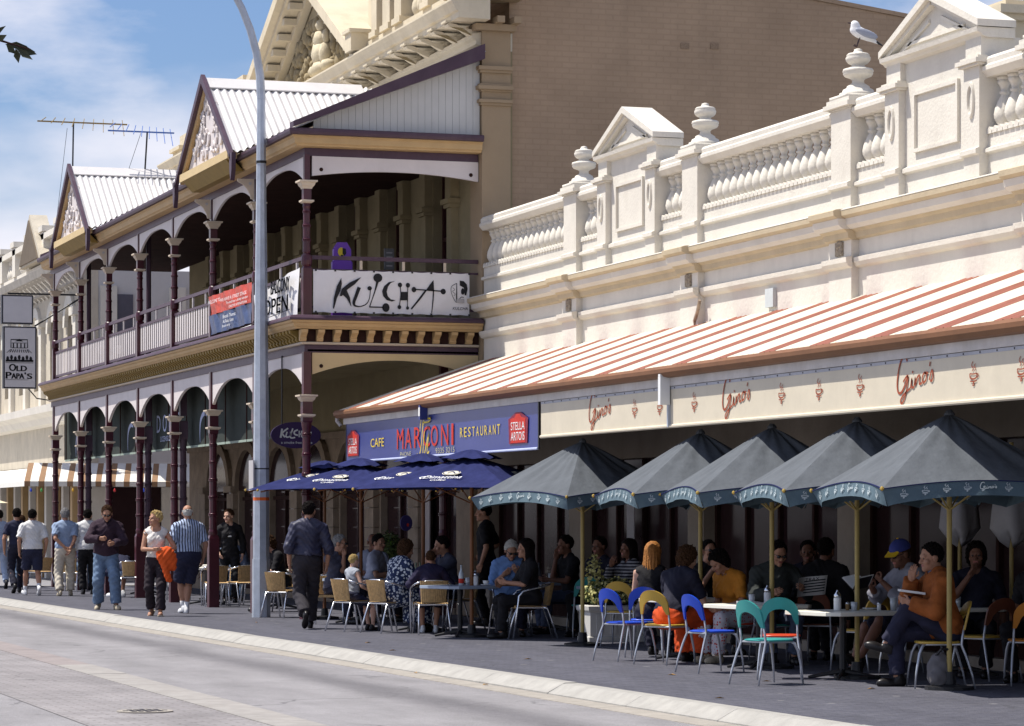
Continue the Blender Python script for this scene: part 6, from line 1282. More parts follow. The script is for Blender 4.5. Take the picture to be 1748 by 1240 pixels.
def hairm(k):
    if k in _hair: return _hair[k]
    def f(P):
        X, Y, Z = P.T; nzv = .6 * np.sin(X * 150 + 2.5 * np.sin(Z * 70) + Y * 40) * np.sin(Y * 120 + Z * 100 + 2 * np.sin(X * 80)) + .5 * np.sin(X * 75 + 2 * np.sin(Y * 45)) * np.sin(Z * 80 + Y * 60)
        t = {'short': .012, 'crop': .006, 'bald': .005, 'curly': .024, 'spiky': .018, 'long': .018, 'bob': .024, 'tied': .013, 'grey': .016, 'child': .007}[k]
        amp = {'curly': .016, 'spiky': .014, 'bob': .009, 'grey': .007}.get(k, .0055)
        d = ell(P, (0, -.014, .034), (.077 + t, .099 + t, .093 + t)) + amp * nzv
        if k in ('curly', 'bob'): d = smin(d, ell(P, (0, -.035, -.03), (.10, .085, .10)) + amp * nzv, .03)
        d = np.maximum(d, P[:, 1] * .86 - P[:, 2] * .50 - (.012 if k not in ('long', 'bob', 'curly') else .026) + .006 * nzv); d = np.maximum(d, -P[:, 2] - (.055 if k not in ('curly', 'bob', 'long') else .11) - .25 * np.minimum(Y + .06, 0) + .006 * nzv)
        if k not in ('curly', 'bob', 'long'): d = np.maximum(d, -np.maximum(np.sqrt((Y + .004) ** 2 + (Z + .016) ** 2) - .034, .05 - np.abs(X)))
        d = np.maximum(d, -(cap(P, (0, .07, -.02), (0, .12, -.06), .058)))
        if k == 'bald': d = np.maximum(d, P[:, 2] - .045 + .25 * (P[:, 1] + .02)); 
        if k == 'long':
            l = ell(P, (0, -.075, -.15), (.095, .045, .25)) + .006 * np.sin(P[:, 0] * 190 + P[:, 2] * 9); l = np.minimum(l, np.minimum(ell(P, (.075, -.02, -.12), (.028, .05, .18)), ell(P, (-.075, -.02, -.12), (.028, .05, .18)))); d = smin(d, l, .03)
        if k == 'tied': d = smin(d, ell(P, (0, -.125, .03), (.04, .04, .045)) + .006 * nzv, .02)
        return d
    _hair[k] = nets(f, (-.15, -.18, -.44 if k == 'long' else -.17), (.15, .15, .18), .0095); return _hair[k]
def handm(curl):
    def f(P):
        q = np.abs(P - np.array((0, .043, 0))) - np.array((.030, .038, .006)); d = np.linalg.norm(np.maximum(q, 0), axis=1) + np.minimum(q.max(1), 0) - .0085
        for i, L in enumerate((.062, .072, .068, .052)):
            x = .027 - i * .018; a = np.array((x, .084 - .004 * abs(i - 1.3), 0)); c1 = curl * (1 + .08 * i); b = a + L * .5 * np.array((0, cos(c1), -sin(c1))); c2 = c1 * 2.1; c = b + L * .5 * np.array((0, cos(c2), -sin(c2)))
            d = smin(d, np.minimum(cap(P, a, b, .0085, .008), cap(P, b, c, .008, .0068)), .004)
        d = smin(d, np.minimum(cap(P, (.028, .022, -.002), (.054, .052, -.012 - .02 * curl), .0115, .0095), cap(P, (.054, .052, -.012 - .02 * curl), (.058 - .03 * curl, .082, -.018 - .03 * curl), .0095, .008)), .006)
        return smin(d, cap(P, (0, -.03, 0), (0, .015, 0), .024, .025), .01)
    return nets(f, (-.055, -.045, -.11), (.085, .175, .035), .0055)
HANDS = {c: handm(c) for c in (.35, 1.05)}
def shoef(P):
    d = ell(P, (0, .105, .03), (.046, .095, .05)); d = smin(d, ell(P, (0, -.03, .045), (.038, .055, .065)), .05); d = smin(d, cap(P, (0, -.01, .08), (0, -.012, .11), .037), .03); return np.maximum(d, -P[:, 2])
SHOE = nets(shoef, (-.07, -.11, -.02), (.07, .22, .14), .010)
_sole = MB()
def ik(a, b, l1, l2, hint):
    a, b, hint = np.array(a, float), np.array(b, float), np.array(hint, float); d = b - a; L = np.linalg.norm(d); Lc = min(L, (l1 + l2) * .995); u_ = d / L; b = a + u_ * Lc
    x = (l1 * l1 - l2 * l2 + Lc * Lc) / (2 * Lc); h = sqrt(max(0, l1 * l1 - x * x)); n = hint - (hint @ u_) * u_; n = n / max(np.linalg.norm(n), 1e-6); return a + u_ * x + n * h, b
def person(v, u, deg, label, H=1.74, sit=None, lean=0, side=0, twist=0, head=(0, 0), L=None, R=None, LF=None, RF=None, w=1.0, shirt=None, pants=None, hair=('short', HB), shoes=BSHOE, skin=SK1, glasses=False, sock=None, curl=.35, res=.015, kn=None, group=None, elb=None, z0=0, fem=False, hand_up=None):
    s = H / 1.75; t = thing('person', (v, u, z0), label, 'person', group, radians(deg)); OFF[t.name] = Vector()
    P0 = np.array((0, 0, .935 if sit is None else sit / s + .105)); Rt = rot('z', twist) @ rot('x', -lean) @ rot('y', side); up = Rt @ np.array((0, 0, 1.)); T = lambda x, y, z: P0 + Rt @ np.array((x, y, z))
    sw = (.165 if fem else .18) * (.5 + .5 * w); N = T(0, -.005, .50); Ls, Rs = T(-sw, -.01, .435), T(sw, -.01, .435)
    Rh_ = rot('z', twist + head[0]) @ rot('x', -lean * .45 + head[1]); Hc = N + Rt @ np.array((0, .012, .02)) + Rh_ @ np.array((0, .02, .145))
    La, Ra = (np.array(L) if L is not None else Ls + np.array((-.07, .03, -.50))), (np.array(R) if R is not None else Rs + np.array((.07, .03, -.50)))
    eh = elb or ((-.6, -.7, -.45), (.6, -.7, -.45))
    Le, Lw = ik(Ls, La, .285, .25, eh[0]); Re, Rw = ik(Rs, Ra, .285, .25, eh[1])
    Rp = rot('z', twist * .3); Lh, Rhp = P0 + Rp @ np.array((-.088, 0, -.04)), P0 + Rp @ np.array((.088, 0, -.04))
    if sit is None: dl_, dr_ = ((-.095, .0, .08), 0, 0), ((.095, .0, .08), 0, 0)
    else: dl_, dr_ = ((-.11, .44, .08 / 1), 0, 0), ((.11, .40, .08), 0, 0)
    LF, RF = LF or dl_, RF or dr_
    kh = kn or (((-.15, 1, .1), (.15, 1, .1)) if sit is None else ((-.2, .9, .8), (.2, .9, .8)))
    Lk, Lan = ik(Lh, LF[0], .43, .42, kh[0]); Rk, Ran = ik(Rhp, RF[0], .43, .42, kh[1])
    arms = [(Ls, Le, Lw), (Rs, Re, Rw)]; legs = [(Lh, Lk, Lan), (Rhp, Rk, Ran)]
    def torso(P, o):
        q = w; d = ell(P, T(0, -.01, .0), ((.158 + (.008 if fem else 0)) * q + o, .112 * q + o, .12 + o), Rt); d = smin(d, ell(P, T(0, .01 * q, .17), ((.135 if fem else .148) * q + o, .103 * q ** 1.6 + o, .17 + o), Rt), .06)
        d = smin(d, ell(P, T(0, .005, .35), ((.150 if fem else .165) * q + o, .112 * q + o, .155 + o), Rt), .06); d = smin(d, cap(P, Ls * .85 + Rs * .15, Rs * .85 + Ls * .15, .058 + o), .06)
        if fem: d = smin(d, np.minimum(ell(P, T(-.07, .095, .32), (.06 + o, .045 + o, .06 + o)), ell(P, T(.07, .095, .32), (.06 + o, .045 + o, .06 + o))), .04)
        return smin(d, np.minimum(cap(P, N + up * .03, Ls, .042 + o, .045 + o), cap(P, N + up * .03, Rs, .042 + o, .045 + o)), .05)
    lt_ = 1.0 if not fem else .93
    def body(P):
        d = torso(P, -.006)
        for a, e, h in arms: d = smin(d, np.minimum(cap(P, a, e, .050 * lt_, .041 * lt_), cap(P, e, h, .041 * lt_, .027)), .025)
        for a, e, h in legs: d = smin(d, np.minimum(cap(P, a, e, .080, .055), smin(cap(P, e, h, .050, .036), cap(P, e * .75 + h * .25 + np.array((0, -.012, 0)), e * .5 + h * .5, .054, .045), .03)), .03)
        return smin(d, cap(P, N - up * .03, Hc - Rh_ @ np.array((0, .035, .08)), .053, .05), .025)
    pts = np.array([Ls, Rs, Le, Re, Lw, Rw, Lk, Rk, Lan, Ran, P0, N]); lo, hi = pts.min(0) - .2, pts.max(0) + .2; lo[2] = max(lo[2], .04)
    V0, F0 = nets(body, lo, hi, res); V_, F_, mi = [V0], [F0], [np.zeros(len(F0), int)]; n = len(V0)
    V_.append(HV @ Rh_.T + Hc); F_.append(HFc + n); mi.append(HMI); n += len(HV)
    for k, (a, e, h) in enumerate(arms):
        y = h - e; y = y / np.linalg.norm(y); th = np.array(hand_up or (.0, .6, .8)); x = th - (th @ y) * y; x /= np.linalg.norm(x); cu = curl[k] if isinstance(curl, tuple) else curl; hv, hf = HANDS[cu]
        sg = 1 if k == 0 else -1; x = x * 1.0; zz = np.cross(x, y) * (1 if k == 0 else 1)
        if k == 1: M_ = np.stack([-x, y, np.cross(-x, y)], 1); hv = hv * np.array((-1, 1, 1)); M_ = np.stack([x, y, np.cross(x, y) * 1], 1); hv = hv * np.array((-1, 1, -1)); hf = hf; hv = hv * np.array((-1, 1, 1)); hv = hv; hf = hf[:, ::-1]
        else: M_ = np.stack([x, y, np.cross(x, y)], 1)
        V_.append(hv * .96 @ M_.T + h); F_.append(hf + n); mi.append(np.zeros(len(hf), int)); n += len(hv)
    mesh_obj('body', np.concatenate(V_) * s, np.concatenate(F_), [skin, EYE, LIP], t, True, np.concatenate(mi))
    def fold(P, a): return a * (np.sin(P[:, 0] * 31 + P[:, 2] * 24) * np.sin(P[:, 2] * 37 - P[:, 1] * 19) + .6 * np.sin(P[:, 2] * 70 + 9 * np.sin(P[:, 0] * 14)))
    if shirt:
        m_, sl, hem, fit = shirt.get('m'), shirt.get('sl', .62), shirt.get('hem', -.04), shirt.get('fit', .014)
        def sf(P):
            d = torso(P, fit)
            hp_ = T(0, 0, hem)
            if shirt.get('loose'): d = smin(d, ell(P, T(0, 0, .06), ((.165) * w + fit, .125 * w + fit, .17), Rt), .05)
            d = np.maximum(d, -((P - hp_) @ up))
            for a, e, h in arms:
                if sl <= 0: continue
                dr = (e - a) / np.linalg.norm(e - a); g = cap(P, a, e, .056 + fit, .050 + fit)
                if sl <= 1: g = np.maximum(g, (P - (a + (e - a) * sl)) @ dr)
                else:
                    d2 = (h - e) / np.linalg.norm(h - e); g = smin(g, np.maximum(cap(P, e, h, .048 + fit, .036 + fit), (P - (e + (h - e) * (sl - 1))) @ d2), .02)
                d = smin(d, g, .03 if sl <= 1 else .025)
            if sl <= 0:
                for a, e, h in arms: d = np.maximum(d, -(cap(P, a + (e - a) * .02 + np.array((0, 0, -.02)), e, .062)))
            d = np.maximum(d, -cap(P, N + up * .015 + Rt @ np.array((0, .02 if sl > 0 else .05, 0)), N + up * .2, .060 if sl > 0 else .085)); return d + fold(P, shirt.get('fold', .0055))
        pl_ = pts[[0, 1, 2, 3, 4, 5, 10, 11]]; a_, b_ = nets(sf, pl_.min(0) - .22, pl_.max(0) + .16, res * .9); mesh_obj(shirt.get('name', 'shirt'), a_ * s, b_, m_, t, True)
        if shirt.get('collar'):
            c_ = N + up * .02; a_, b_ = nets(lambda P: np.maximum(np.maximum(cap(P, N - up * .01, N + up * .055 + Rt @ np.array((0, .012, 0)), .068, .066), -cap(P, N - up * .1, N + up * .15, .056)), (P - N - up * .055) @ up), c_ - .12, c_ + .12, .009); mesh_obj('collar', a_ * s, b_, shirt.get('collar'), t, True)
    if pants:
        m_, ln, fit = pants['m'], pants.get('len', 1.93), pants.get('fit', .014); fl = pants.get('flare', .012); kk = pants.get('k', .03)
        def pf(P):
            d = ell(P, T(0, -.012, -.01), (.160 * w + fit, .115 * w + fit, .14 + fit), Rt)
            d = np.maximum(d, (P - T(0, 0, pants.get('waist', .085))) @ up); g_ = None
            for a, e, h in legs:
                dr = (e - a) / np.linalg.norm(e - a); g = cap(P, a, e, .082 + fit, .058 + fit + fl * .5)
                if ln <= 1: g = np.maximum(g, (P - (a + (e - a) * ln)) @ dr)
                else: d2 = (h - e) / np.linalg.norm(h - e); g = smin(g, np.maximum(cap(P, e, h, .056 + fit, .044 + fit + fl), (P - (e + (h - e) * (ln - 1))) @ d2), .03)
                g_ = g if g_ is None else smin(g_, g, kk)
            return smin(d, g_, .03) + fold(P, pants.get('fold', .0065))
        pl_ = pts[[6, 7, 8, 9, 10]]; a_, b_ = nets(pf, np.minimum(pl_.min(0) - .2, P0 - .25), np.maximum(pl_.max(0) + .2, P0 + .22), res * .95); mesh_obj(pants.get('name', 'trousers'), a_ * s, b_, m_, t, True)
    if hair:
        hv, hf = hairm(hair[0]); rj = np.random.default_rng(int(u * 100)); hv = hv * (1 + rj.normal(0, .028 if hair[0] != 'long' else .003, (len(hv), 1))) + rj.normal(0, .0018 if hair[0] != 'long' else .0006, hv.shape); mesh_obj('hair', (hv @ Rh_.T + Hc) * s, hf, hair[1], t, hair[0] == 'long')
    for an, kne, Ft in ((Lan, Lk, LF), (Ran, Rk, RF)):
        Rf = rot('z', Ft[1]) @ rot('x', Ft[2]); o_ = an - Rf @ np.array((0, 0, .08)); hv, hf = SHOE
        if shoes is not None: mesh_obj('shoe', (hv @ Rf.T + o_) * s, hf, shoes, t, True)
        else:
            mesh_obj('foot', ((hv * np.array((.9, .95, .85))) @ Rf.T + o_) * s, hf, skin, t, True); mb = MB(); q = [(o_ + Rf @ np.array((x, y, -.004))) * s for x, y in ((-.045, -.08), (.045, -.08), (.05, .1), (.03, .19), (-.03, .19), (-.05, .1))]; mb.add(q + [p + np.array((0, 0, .016)) for p in q], [tuple(range(6)), tuple(range(11, 5, -1))] + [(i, (i + 1) % 6, 6 + (i + 1) % 6, 6 + i) for i in range(6)]); mb.obj('sandal_sole', TSHOE, t)
        if sock is not None:
            d2 = kne - an; d2 = d2 / np.linalg.norm(d2); MB().tube([tuple((an + d2 * q) * s) for q in (.0, .05, .10, .105)], [.044 * s, .043 * s, .046 * s, .042 * s], 10).obj('sock', sock, t, True)
    if glasses:
        for q in (-1, 1): MB().tube([tuple((Hc + Rh_ @ np.array((q * x, y, zz))) * s) for x, y, zz in ((.012, .106, .004), (.03, .104, .002), (.05, .094, .002))], [.008, .019, .012], 8).obj('lens', LENS, t, True); MB().tube([tuple((Hc + Rh_ @ np.array((q * x, y, zz))) * s) for x, y, zz in ((.05, .09, .008), (.08, .0, .01))], .004, 4).obj('glasses_arm', LENS, t)
        MB().tube([tuple((Hc + Rh_ @ np.array((x, .110, .006))) * s) for x in (-.02, .02)], .004, 4).obj('glasses_bridge', LENS, t)
    t['_j'] = 0; del t['_j']
    return t, dict(N=N * s, Hc=Hc * s, Rh=Rh_, Lw=Lw * s, Rw=Rw * s, Le=Le * s, Re=Re * s, T=lambda x, y, z: T(x, y, z) * s, s=s, Rt=Rt)
stand = lambda f, b, k=0: None
W_R = dict(RF=((.09, .26, .08), -6, 8), LF=((-.09, -.26, .15), 6, -35))       # right foot forward
W_L = dict(LF=((-.09, .26, .08), 6, 8), RF=((.09, -.26, .15), -6, -35))
navy, navy2 = cloth('navy_cloth', (.02, .022, .05)), cloth('dark_navy_cloth', (.014, .014, .028))
blackc = cloth('black_cloth', (.012, .011, .013)); whitec = cloth('white_cotton', (.68, .67, .66)); lblue = cloth('light_blue_cotton', (.28, .36, .50)); sblue = cloth('sky_blue_cotton', (.16, .28, .55)); denim = cloth('blue_denim', (.125, .185, .28), var=.35, scale=5); creamc = cloth('cream_cotton', (.58, .52, .42))
# walkers, far to near
person(9.65, 65.5, 5, 'person in pale blue shirt and pale jeans cut by the photo edge, walking away', shirt=dict(m=cloth('faded_blue_cotton', (.38, .46, .60)), sl=.65, loose=1), pants=dict(m=cloth('pale_denim', (.36, .43, .55))), hair=('short', HD), **W_L)
person(9.42, 61.5, 0, 'person in navy polo shirt and dark trousers walking away, heel lifted', 1.76, shirt=dict(m=navy, sl=.7), pants=dict(m=navy2), hair=('short', HD), head=(-10, 0), skin=SK2, **W_R)
person(9.42, 59.5, 2, 'person in white T-shirt and navy shorts walking away with white socks', 1.73, shirt=dict(m=whitec, sl=.8, loose=1, fit=.03, hem=-.06), pants=dict(m=navy, len=.9, fit=.035), hair=('short', HD), skin=SK2, shoes=WSHOE, sock=WSHOE, head=(-25, 0), w=1.08, **W_L)
person(9.97, 58.9, -3, 'grey haired person in blue shirt and cream trousers, hands clasped behind back', 1.75, shirt=dict(m=lblue, sl=.75, loose=1, fit=.02), pants=dict(m=creamc, fit=.028), hair=('grey', HG), skin=SK2, shoes=TSHOE, L=(-.03, -.21, .96), R=(.06, -.20, .90), elb=((-1, -.4, 0), (1, -.4, 0)), w=1.08, LF=((-.11, -.1, .09), 5, -8), RF=((.12, .1, .08), -8, 0))
person(10.62, 60.0, -5, 'person in loose white shirt and black trousers seen from behind', 1.74, shirt=dict(m=whitec, sl=1.9, loose=1, fit=.03), pants=dict(m=blackc, fit=.025), hair=('short', HD), head=(-20, 5), w=1.05, lean=6)
person(10.15, 65.6, -20, 'person in cream shirt and denim standing behind the furthest maroon post', 1.62, shirt=dict(m=cloth('off_white_cotton', (.6, .55, .48)), sl=1.8, loose=1), pants=dict(m=denim), hair=('short', HB))
# man in dark jumper, facing the viewer
t6, j6 = person(9.1, 49.7, 172, 'person in dark jumper, blue jeans and sunglasses walking towards the viewer', 1.78, shirt=dict(m=cloth('aubergine_wool', (.035, .018, .03), bump=.5), sl=1.95, fit=.026, hem=-.07, loose=1, name='jumper', collar=cloth('grey_collar', (.05, .04, .06))), pants=dict(m=denim, fit=.03, flare=.02), hair=('short', HB), skin=SK2, glasses=True, shoes=TSHOE, L=(-.10, .30, 1.09), R=(.10, .30, 1.17), elb=((-1, -.3, -.5), (1, -.3, -.5)), head=(-5, -22), curl=1.05, w=1.1, LF=((-.16, .16, .08), 14, 0), RF=((.12, -.12, .10), -14, -14), side=-2)
# blonde woman with the orange garment
t7, j7 = person(9.25, 46.2, 165, 'short haired blonde person in white tank top and dark trousers carrying an orange garment', 1.66, fem=True, shirt=dict(m=cloth('white_rib_cotton', (.66, .62, .58)), sl=0, fit=.010, hem=.03, name='tank_top'), pants=dict(m=cloth('dark_plum_cloth', (.022, .015, .02)), fit=.012, flare=.03, waist=.06), hair=('spiky', HF), skin=SK2, shoes=None, R=(.02, .22, 1.10), L=(-.16, .20, 1.02), elb=((-.9, -.5, -.3), (.9, -.6, -.3)), head=(-55, 2), LF=((-.08, .20, .08), 4, 4), RF=((.09, -.14, .12), -8, -22))
orc = cloth('orange_fleece', (.62, .085, .012), var=.2)
def og(P):
    d = smin(ell(P, (-.17, .22, 1.04), (.15, .075, .11)), ell(P, (-.23, .24, .93), (.12, .05, .15)), .05); d = smin(d, cap(P, (-.10, .24, .98), (-.23, .27, .60), .075, .05), .05); d = smin(d, cap(P, (-.25, .2, 1.0), (-.28, .22, .80), .07, .06), .05); return d + .010 * np.sin(P[:, 0] * 55 + P[:, 2] * 30) * np.sin(P[:, 2] * 26 + P[:, 0] * 20)
a_, b_ = nets(og, (-.42, .08, .5), (.05, .4, 1.2), .013); M7 = np.array(Matrix.Rotation(radians(165), 3, 'Z'))
og_o = mesh_obj('folded_jacket', a_ * j7['s'] @ M7.T + np.array((9.25, 46.2, 0)), b_, orc, None, True); props(og_o, 'bright orange garment draped over the forearm of the blonde woman', 'jacket')
# striped shirt
strm = mat('striped_shirt_cotton', (.42, .50, .66), .85, .08, 8, .2, 40, wave=(0, .042, (.025, .025, .05), .016))
person(9.96, 47.2, 6, 'balding white haired person in blue and black striped shirt and navy shorts walking away', 1.76, shirt=dict(m=strm, sl=.85, loose=1, fit=.026, hem=-.02), pants=dict(m=navy, len=.98, fit=.045), hair=('bald', HW), skin=SK2, shoes=WSHOE, sock=WSHOE, w=1.14, head=(-15, 0), RF=((.02, .12, .08), -8, 0), LF=((.0, .22, .10), 4, -10))
t9, j9 = person(12.0, 53.2, 170, 'person with tied brown hair in black T-shirt with white print and navy jacket, standing', 1.72, fem=True, shirt=dict(m=blackc, sl=1.9, fit=.014), pants=dict(m=blackc), hair=('tied', HB), head=(-35, -5), R=(.2, .1, .92))
Flat(j9['T'](-.09, .14, .30), (1, 0, 0), (0, 0, 1), lift=0).text('MUSIC', 0, 0, .18, .05).poly([(0, -.02), (.18, -.02), (.18, .0), (0, .0)]).obj('shirt_print', PRINTW, t9)
# man in dark blue walking away
dbl = cloth('dark_blue_silk', (.040, .040, .072), rough=.5, var=.25)
person(10.13, 40.1, -8, 'tall person in dark blue shirt and dark trousers walking away past the tables', 1.78, shirt=dict(m=dbl, sl=1.35, loose=1, fit=.024, hem=.06, fold=.007, collar=dbl), pants=dict(m=cloth('charcoal_cloth', (.030, .026, .032)), fit=.026, flare=.02, fold=.007, waist=.11), hair=('short', HD), skin=SK2, w=1.05, head=(-22, 0), RF=((.07, .2, .08), -4, 4), LF=((-.05, -.30, .20), 4, -50), side=3)
person(12.85, 40.5, 60, 'waiter in black standing in the shade behind the white haired woman', 1.76, shirt=dict(m=blackc, sl=.85), pants=dict(m=blackc), hair=('short', HD), skin=SK2, head=(15, -5), R=(.28, .12, 1.0))
# seated, road side of the verandah
G_ = dict(sit=.41)
person(11.0, 57.5, 25, 'seated person in dark blue leaning right forward, denim shorts and trainers', 1.72, lean=62, shirt=dict(m=navy, sl=1.5, loose=1, fit=.025), pants=dict(m=denim, len=1.2, fit=.025), hair=('short', HB), skin=SK2, shoes=WSHOE, L=(-.2, .55, .45), R=(.15, .55, .5), **G_)
person(11.7, 47.85, 92, 'seated person in black shirt resting an elbow on the pale table', 1.70, lean=20, shirt=dict(m=blackc, sl=.9), pants=dict(m=blackc), hair=('curly', HB), skin=SK1, head=(-5, -15), L=(-.05, .42, .72), R=(.1, .3, .98), **G_)
person(12.2, 53.9, -20, 'seated person in grey blue jacket beyond the maroon post', 1.70, lean=15, shirt=dict(m=cloth('grey_blue_jacket_cloth', (.12, .15, .22)), sl=1.9, loose=1, fit=.03), pants=dict(m=denim), hair=('short', HB), **G_)
person(11.05, 42.1, -150, 'seated person in dark clothes and dark glasses, hand at the chin', 1.72, lean=8, shirt=dict(m=cloth('slate_cloth', (.07, .07, .10)), sl=.8, loose=1), pants=dict(m=navy2), hair=('short', HG), skin=SK2, glasses=True, R=(.02, .22, 1.02), L=(-.1, .3, .7), curl=1.05, head=(25, 0), **G_)  # slate shirt colour lowered to stand in for the shade here
person(10.52, 39.1, -72, 'fair haired child in grey vest sitting on a rattan armchair', 1.20, sit=.42, shirt=dict(m=cloth('grey_vest_cotton', (.30, .32, .36)), sl=0, fit=.012, name='vest'), pants=dict(m=navy, len=.8), hair=('child', HF), skin=SK1, L=(-.15, .3, .92), R=(.2, .25, .8), head=(5, 0))
person(12.1, 43.85, 160, 'bald seated person in pale shirt in the shade of a navy umbrella', 1.72, shirt=dict(m=cloth('shade_darkened_pale_cotton', (.32, .35, .45)), sl=.7, loose=1), pants=dict(m=navy2), hair=('bald', HG), skin=SK3, R=(.15, .35, .72), L=(-.15, .35, .72), head=(20, -5), **G_)  # pale shirt: umbrella shade is put into the cotton colour
person(11.8, 42.75, -120, 'dark haired seated person in white shirt turned towards the bald man', 1.72, lean=8, shirt=dict(m=cloth('shade_darkened_white_cotton', (.36, .38, .46)), sl=.8, loose=1, fit=.022), pants=dict(m=navy2), hair=('short', HD), skin=SK2, R=(.15, .35, .72), L=(-.1, .35, .72), head=(-30, 0), **G_)  # white shirt greyed in its colour, standing in for shade
flor = mat('navy_floral_cotton', (.018, .03, .085), .8, .1, 6); nf, lf_ = flor.node_tree.nodes, flor.node_tree.links
vo = nf.new('ShaderNodeTexVoronoi'); vo.inputs['Scale'].default_value = 26; tcf = nf.new('ShaderNodeTexCoord'); lf_.new(tcf.outputs['Object'], vo.inputs[0]); cr_ = nf.new('ShaderNodeMath'); cr_.operation = 'LESS_THAN'; cr_.inputs[1].default_value = .44; lf_.new(vo.outputs['Distance'], cr_.inputs[0])
mf = nf.new('ShaderNodeMix'); mf.data_type = 'RGBA'; mf.inputs['B'].default_value = (.58, .62, .66, 1); bf = nf['Principled BSDF']; so_ = bf.inputs['Base Color'].links[0].from_socket; lf_.new(so_, mf.inputs['A']); lf_.new(cr_.outputs[0], mf.inputs['Factor']); lf_.new(mf.outputs['Result'], bf.inputs['Base Color'])
person(10.9, 38.45, -70, 'dark haired person in navy and white patterned dress sitting in a rattan armchair', 1.66, fem=True, w=1.16, lean=18, shirt=dict(m=flor, sl=.85, loose=1, fit=.022, hem=-.1, name='dress_top'), pants=dict(m=flor, len=1.85, fit=.05, flare=.06, k=.12, name='skirt'), hair=('bob', HB), skin=SK2, shoes=BSHOE, L=(-.05, .38, .78), R=(.12, .36, .80), head=(-5, -5), **G_)
person(11.25, 37.85, -12, 'child in navy and red tracksuit top with back turned in a rattan armchair', 1.36, sit=.41, lean=14, shirt=dict(m=cloth('navy_tracksuit', (.022, .018, .05)), sl=1.9, fit=.028, loose=1), pants=dict(m=navy, len=1.1), hair=('crop', HB), skin=SK2, R=(.25, .38, .85), L=(-.25, .36, .85), shoes=WSHOE)
person(12.0, 39.35, 95, 'dark haired seated person in slate shirt with hands at the mouth', 1.72, lean=12, shirt=dict(m=cloth('slate_shirt_cotton', (.07, .075, .11)), sl=.8, loose=1), pants=dict(m=navy2), hair=('short', HD), skin=SK2, R=(.05, .30, 1.03), L=(-.04, .32, 1.0), curl=1.05, head=(-10, -4), **G_)  # slate shirt made darker in colour to suggest shade
person(12.05, 37.0, 170, 'white haired person in bright blue shirt looking down at the hands', 1.66, fem=True, w=1.08, lean=10, shirt=dict(m=sblue, sl=1.3, loose=1, fit=.024), pants=dict(m=navy2), hair=('grey', HW), skin=SK2, R=(.10, .26, .84), L=(-.08, .28, .87), head=(5, -24), glasses=True, **G_)
person(12.05, 36.05, 85, 'long dark haired person in black facing the table in shade', 1.66, fem=True, lean=6, shirt=dict(m=blackc, sl=1.0), pants=dict(m=blackc), hair=('long', HD), skin=SK2, R=(.1, .4, .72), L=(-.1, .38, .75), **G_)
person(13.05, 37.35, 95, 'dark dressed seated person with a hand raised to the face near the door', 1.74, lean=8, shirt=dict(m=blackc, sl=.8), pants=dict(m=cloth('dull_denim', (.07, .09, .15))), hair=('short', HD), skin=SK3, R=(.05, .22, 1.0), L=(-.1, .4, .72), **G_)
person(13.1, 36.4, 120, 'seated person in dark top in the shade behind the planter', 1.70, shirt=dict(m=navy2, sl=.8), pants=dict(m=blackc), hair=('short', HD), skin=SK3, **G_)
person(12.95, 34.9, 100, 'seated person in black and white striped top beyond the planter', 1.66, fem=True, shirt=dict(m=mat('bw_striped_cotton', (.28, .28, .30), .8, .06, wave=(2, .04, (.02, .02, .03), .02)), sl=1.9), pants=dict(m=blackc), hair=('long', HD), skin=SK3, R=(.05, .25, 1.0), **G_)
person(11.66, 30.8, -38, 'person with long straight auburn hair and dark strappy top, back to the viewer', 1.66, fem=True, lean=8, shirt=dict(m=blackc, sl=0, fit=.008, name='strappy_top'), pants=dict(m=navy2), hair=('long', HR), skin=SK1, R=(.1, .35, .72), L=(-.1, .35, .72), head=(-8, -4), **G_)
person(11.30, 29.25, -58, 'curly brown haired person in navy T-shirt and orange trousers leaning on the table', 1.70, fem=True, lean=26, shirt=dict(m=navy2, sl=.85, loose=1, fit=.02, hem=.0), pants=dict(m=cloth('orange_linen', (.56, .07, .012), var=.2), fit=.03, flare=.05, waist=.04, fold=.008), hair=('curly', HB), skin=SK1, L=(-.1, .48, .74), R=(.1, .46, .74), head=(-12, -6), shoes=BSHOE, **G_)
person(12.55, 31.3, -170, 'seated person in dark top and sunglasses drinking, facing the viewer', 1.68, fem=True, shirt=dict(m=blackc, sl=.8), pants=dict(m=blackc), hair=('short', HD), skin=SK2, glasses=True, R=(.06, .22, 1.0), L=(-.2, .25, .75), curl=1.05, head=(-5, 4), **G_)
dots = mat('red_dotted_cotton', (.60, .58, .62), .85, .05, 6); nf, lf_ = dots.node_tree.nodes, dots.node_tree.links
vo = nf.new('ShaderNodeTexVoronoi'); vo.inputs['Scale'].default_value = 30; vo.inputs['Randomness'].default_value = .4; tcf = nf.new('ShaderNodeTexCoord'); lf_.new(tcf.outputs['Object'], vo.inputs[0]); cr_ = nf.new('ShaderNodeMath'); cr_.operation = 'LESS_THAN'; cr_.inputs[1].default_value = .32; lf_.new(vo.outputs['Distance'], cr_.inputs[0])
mf = nf.new('ShaderNodeMix'); mf.data_type = 'RGBA'; mf.inputs['B'].default_value = (.5, .05, .04, 1); bf = nf['Principled BSDF']; so_ = bf.inputs['Base Color'].links[0].from_socket; lf_.new(so_, mf.inputs['A']); lf_.new(cr_.outputs[0], mf.inputs['Factor']); lf_.new(mf.outputs['Result'], bf.inputs['Base Color'])
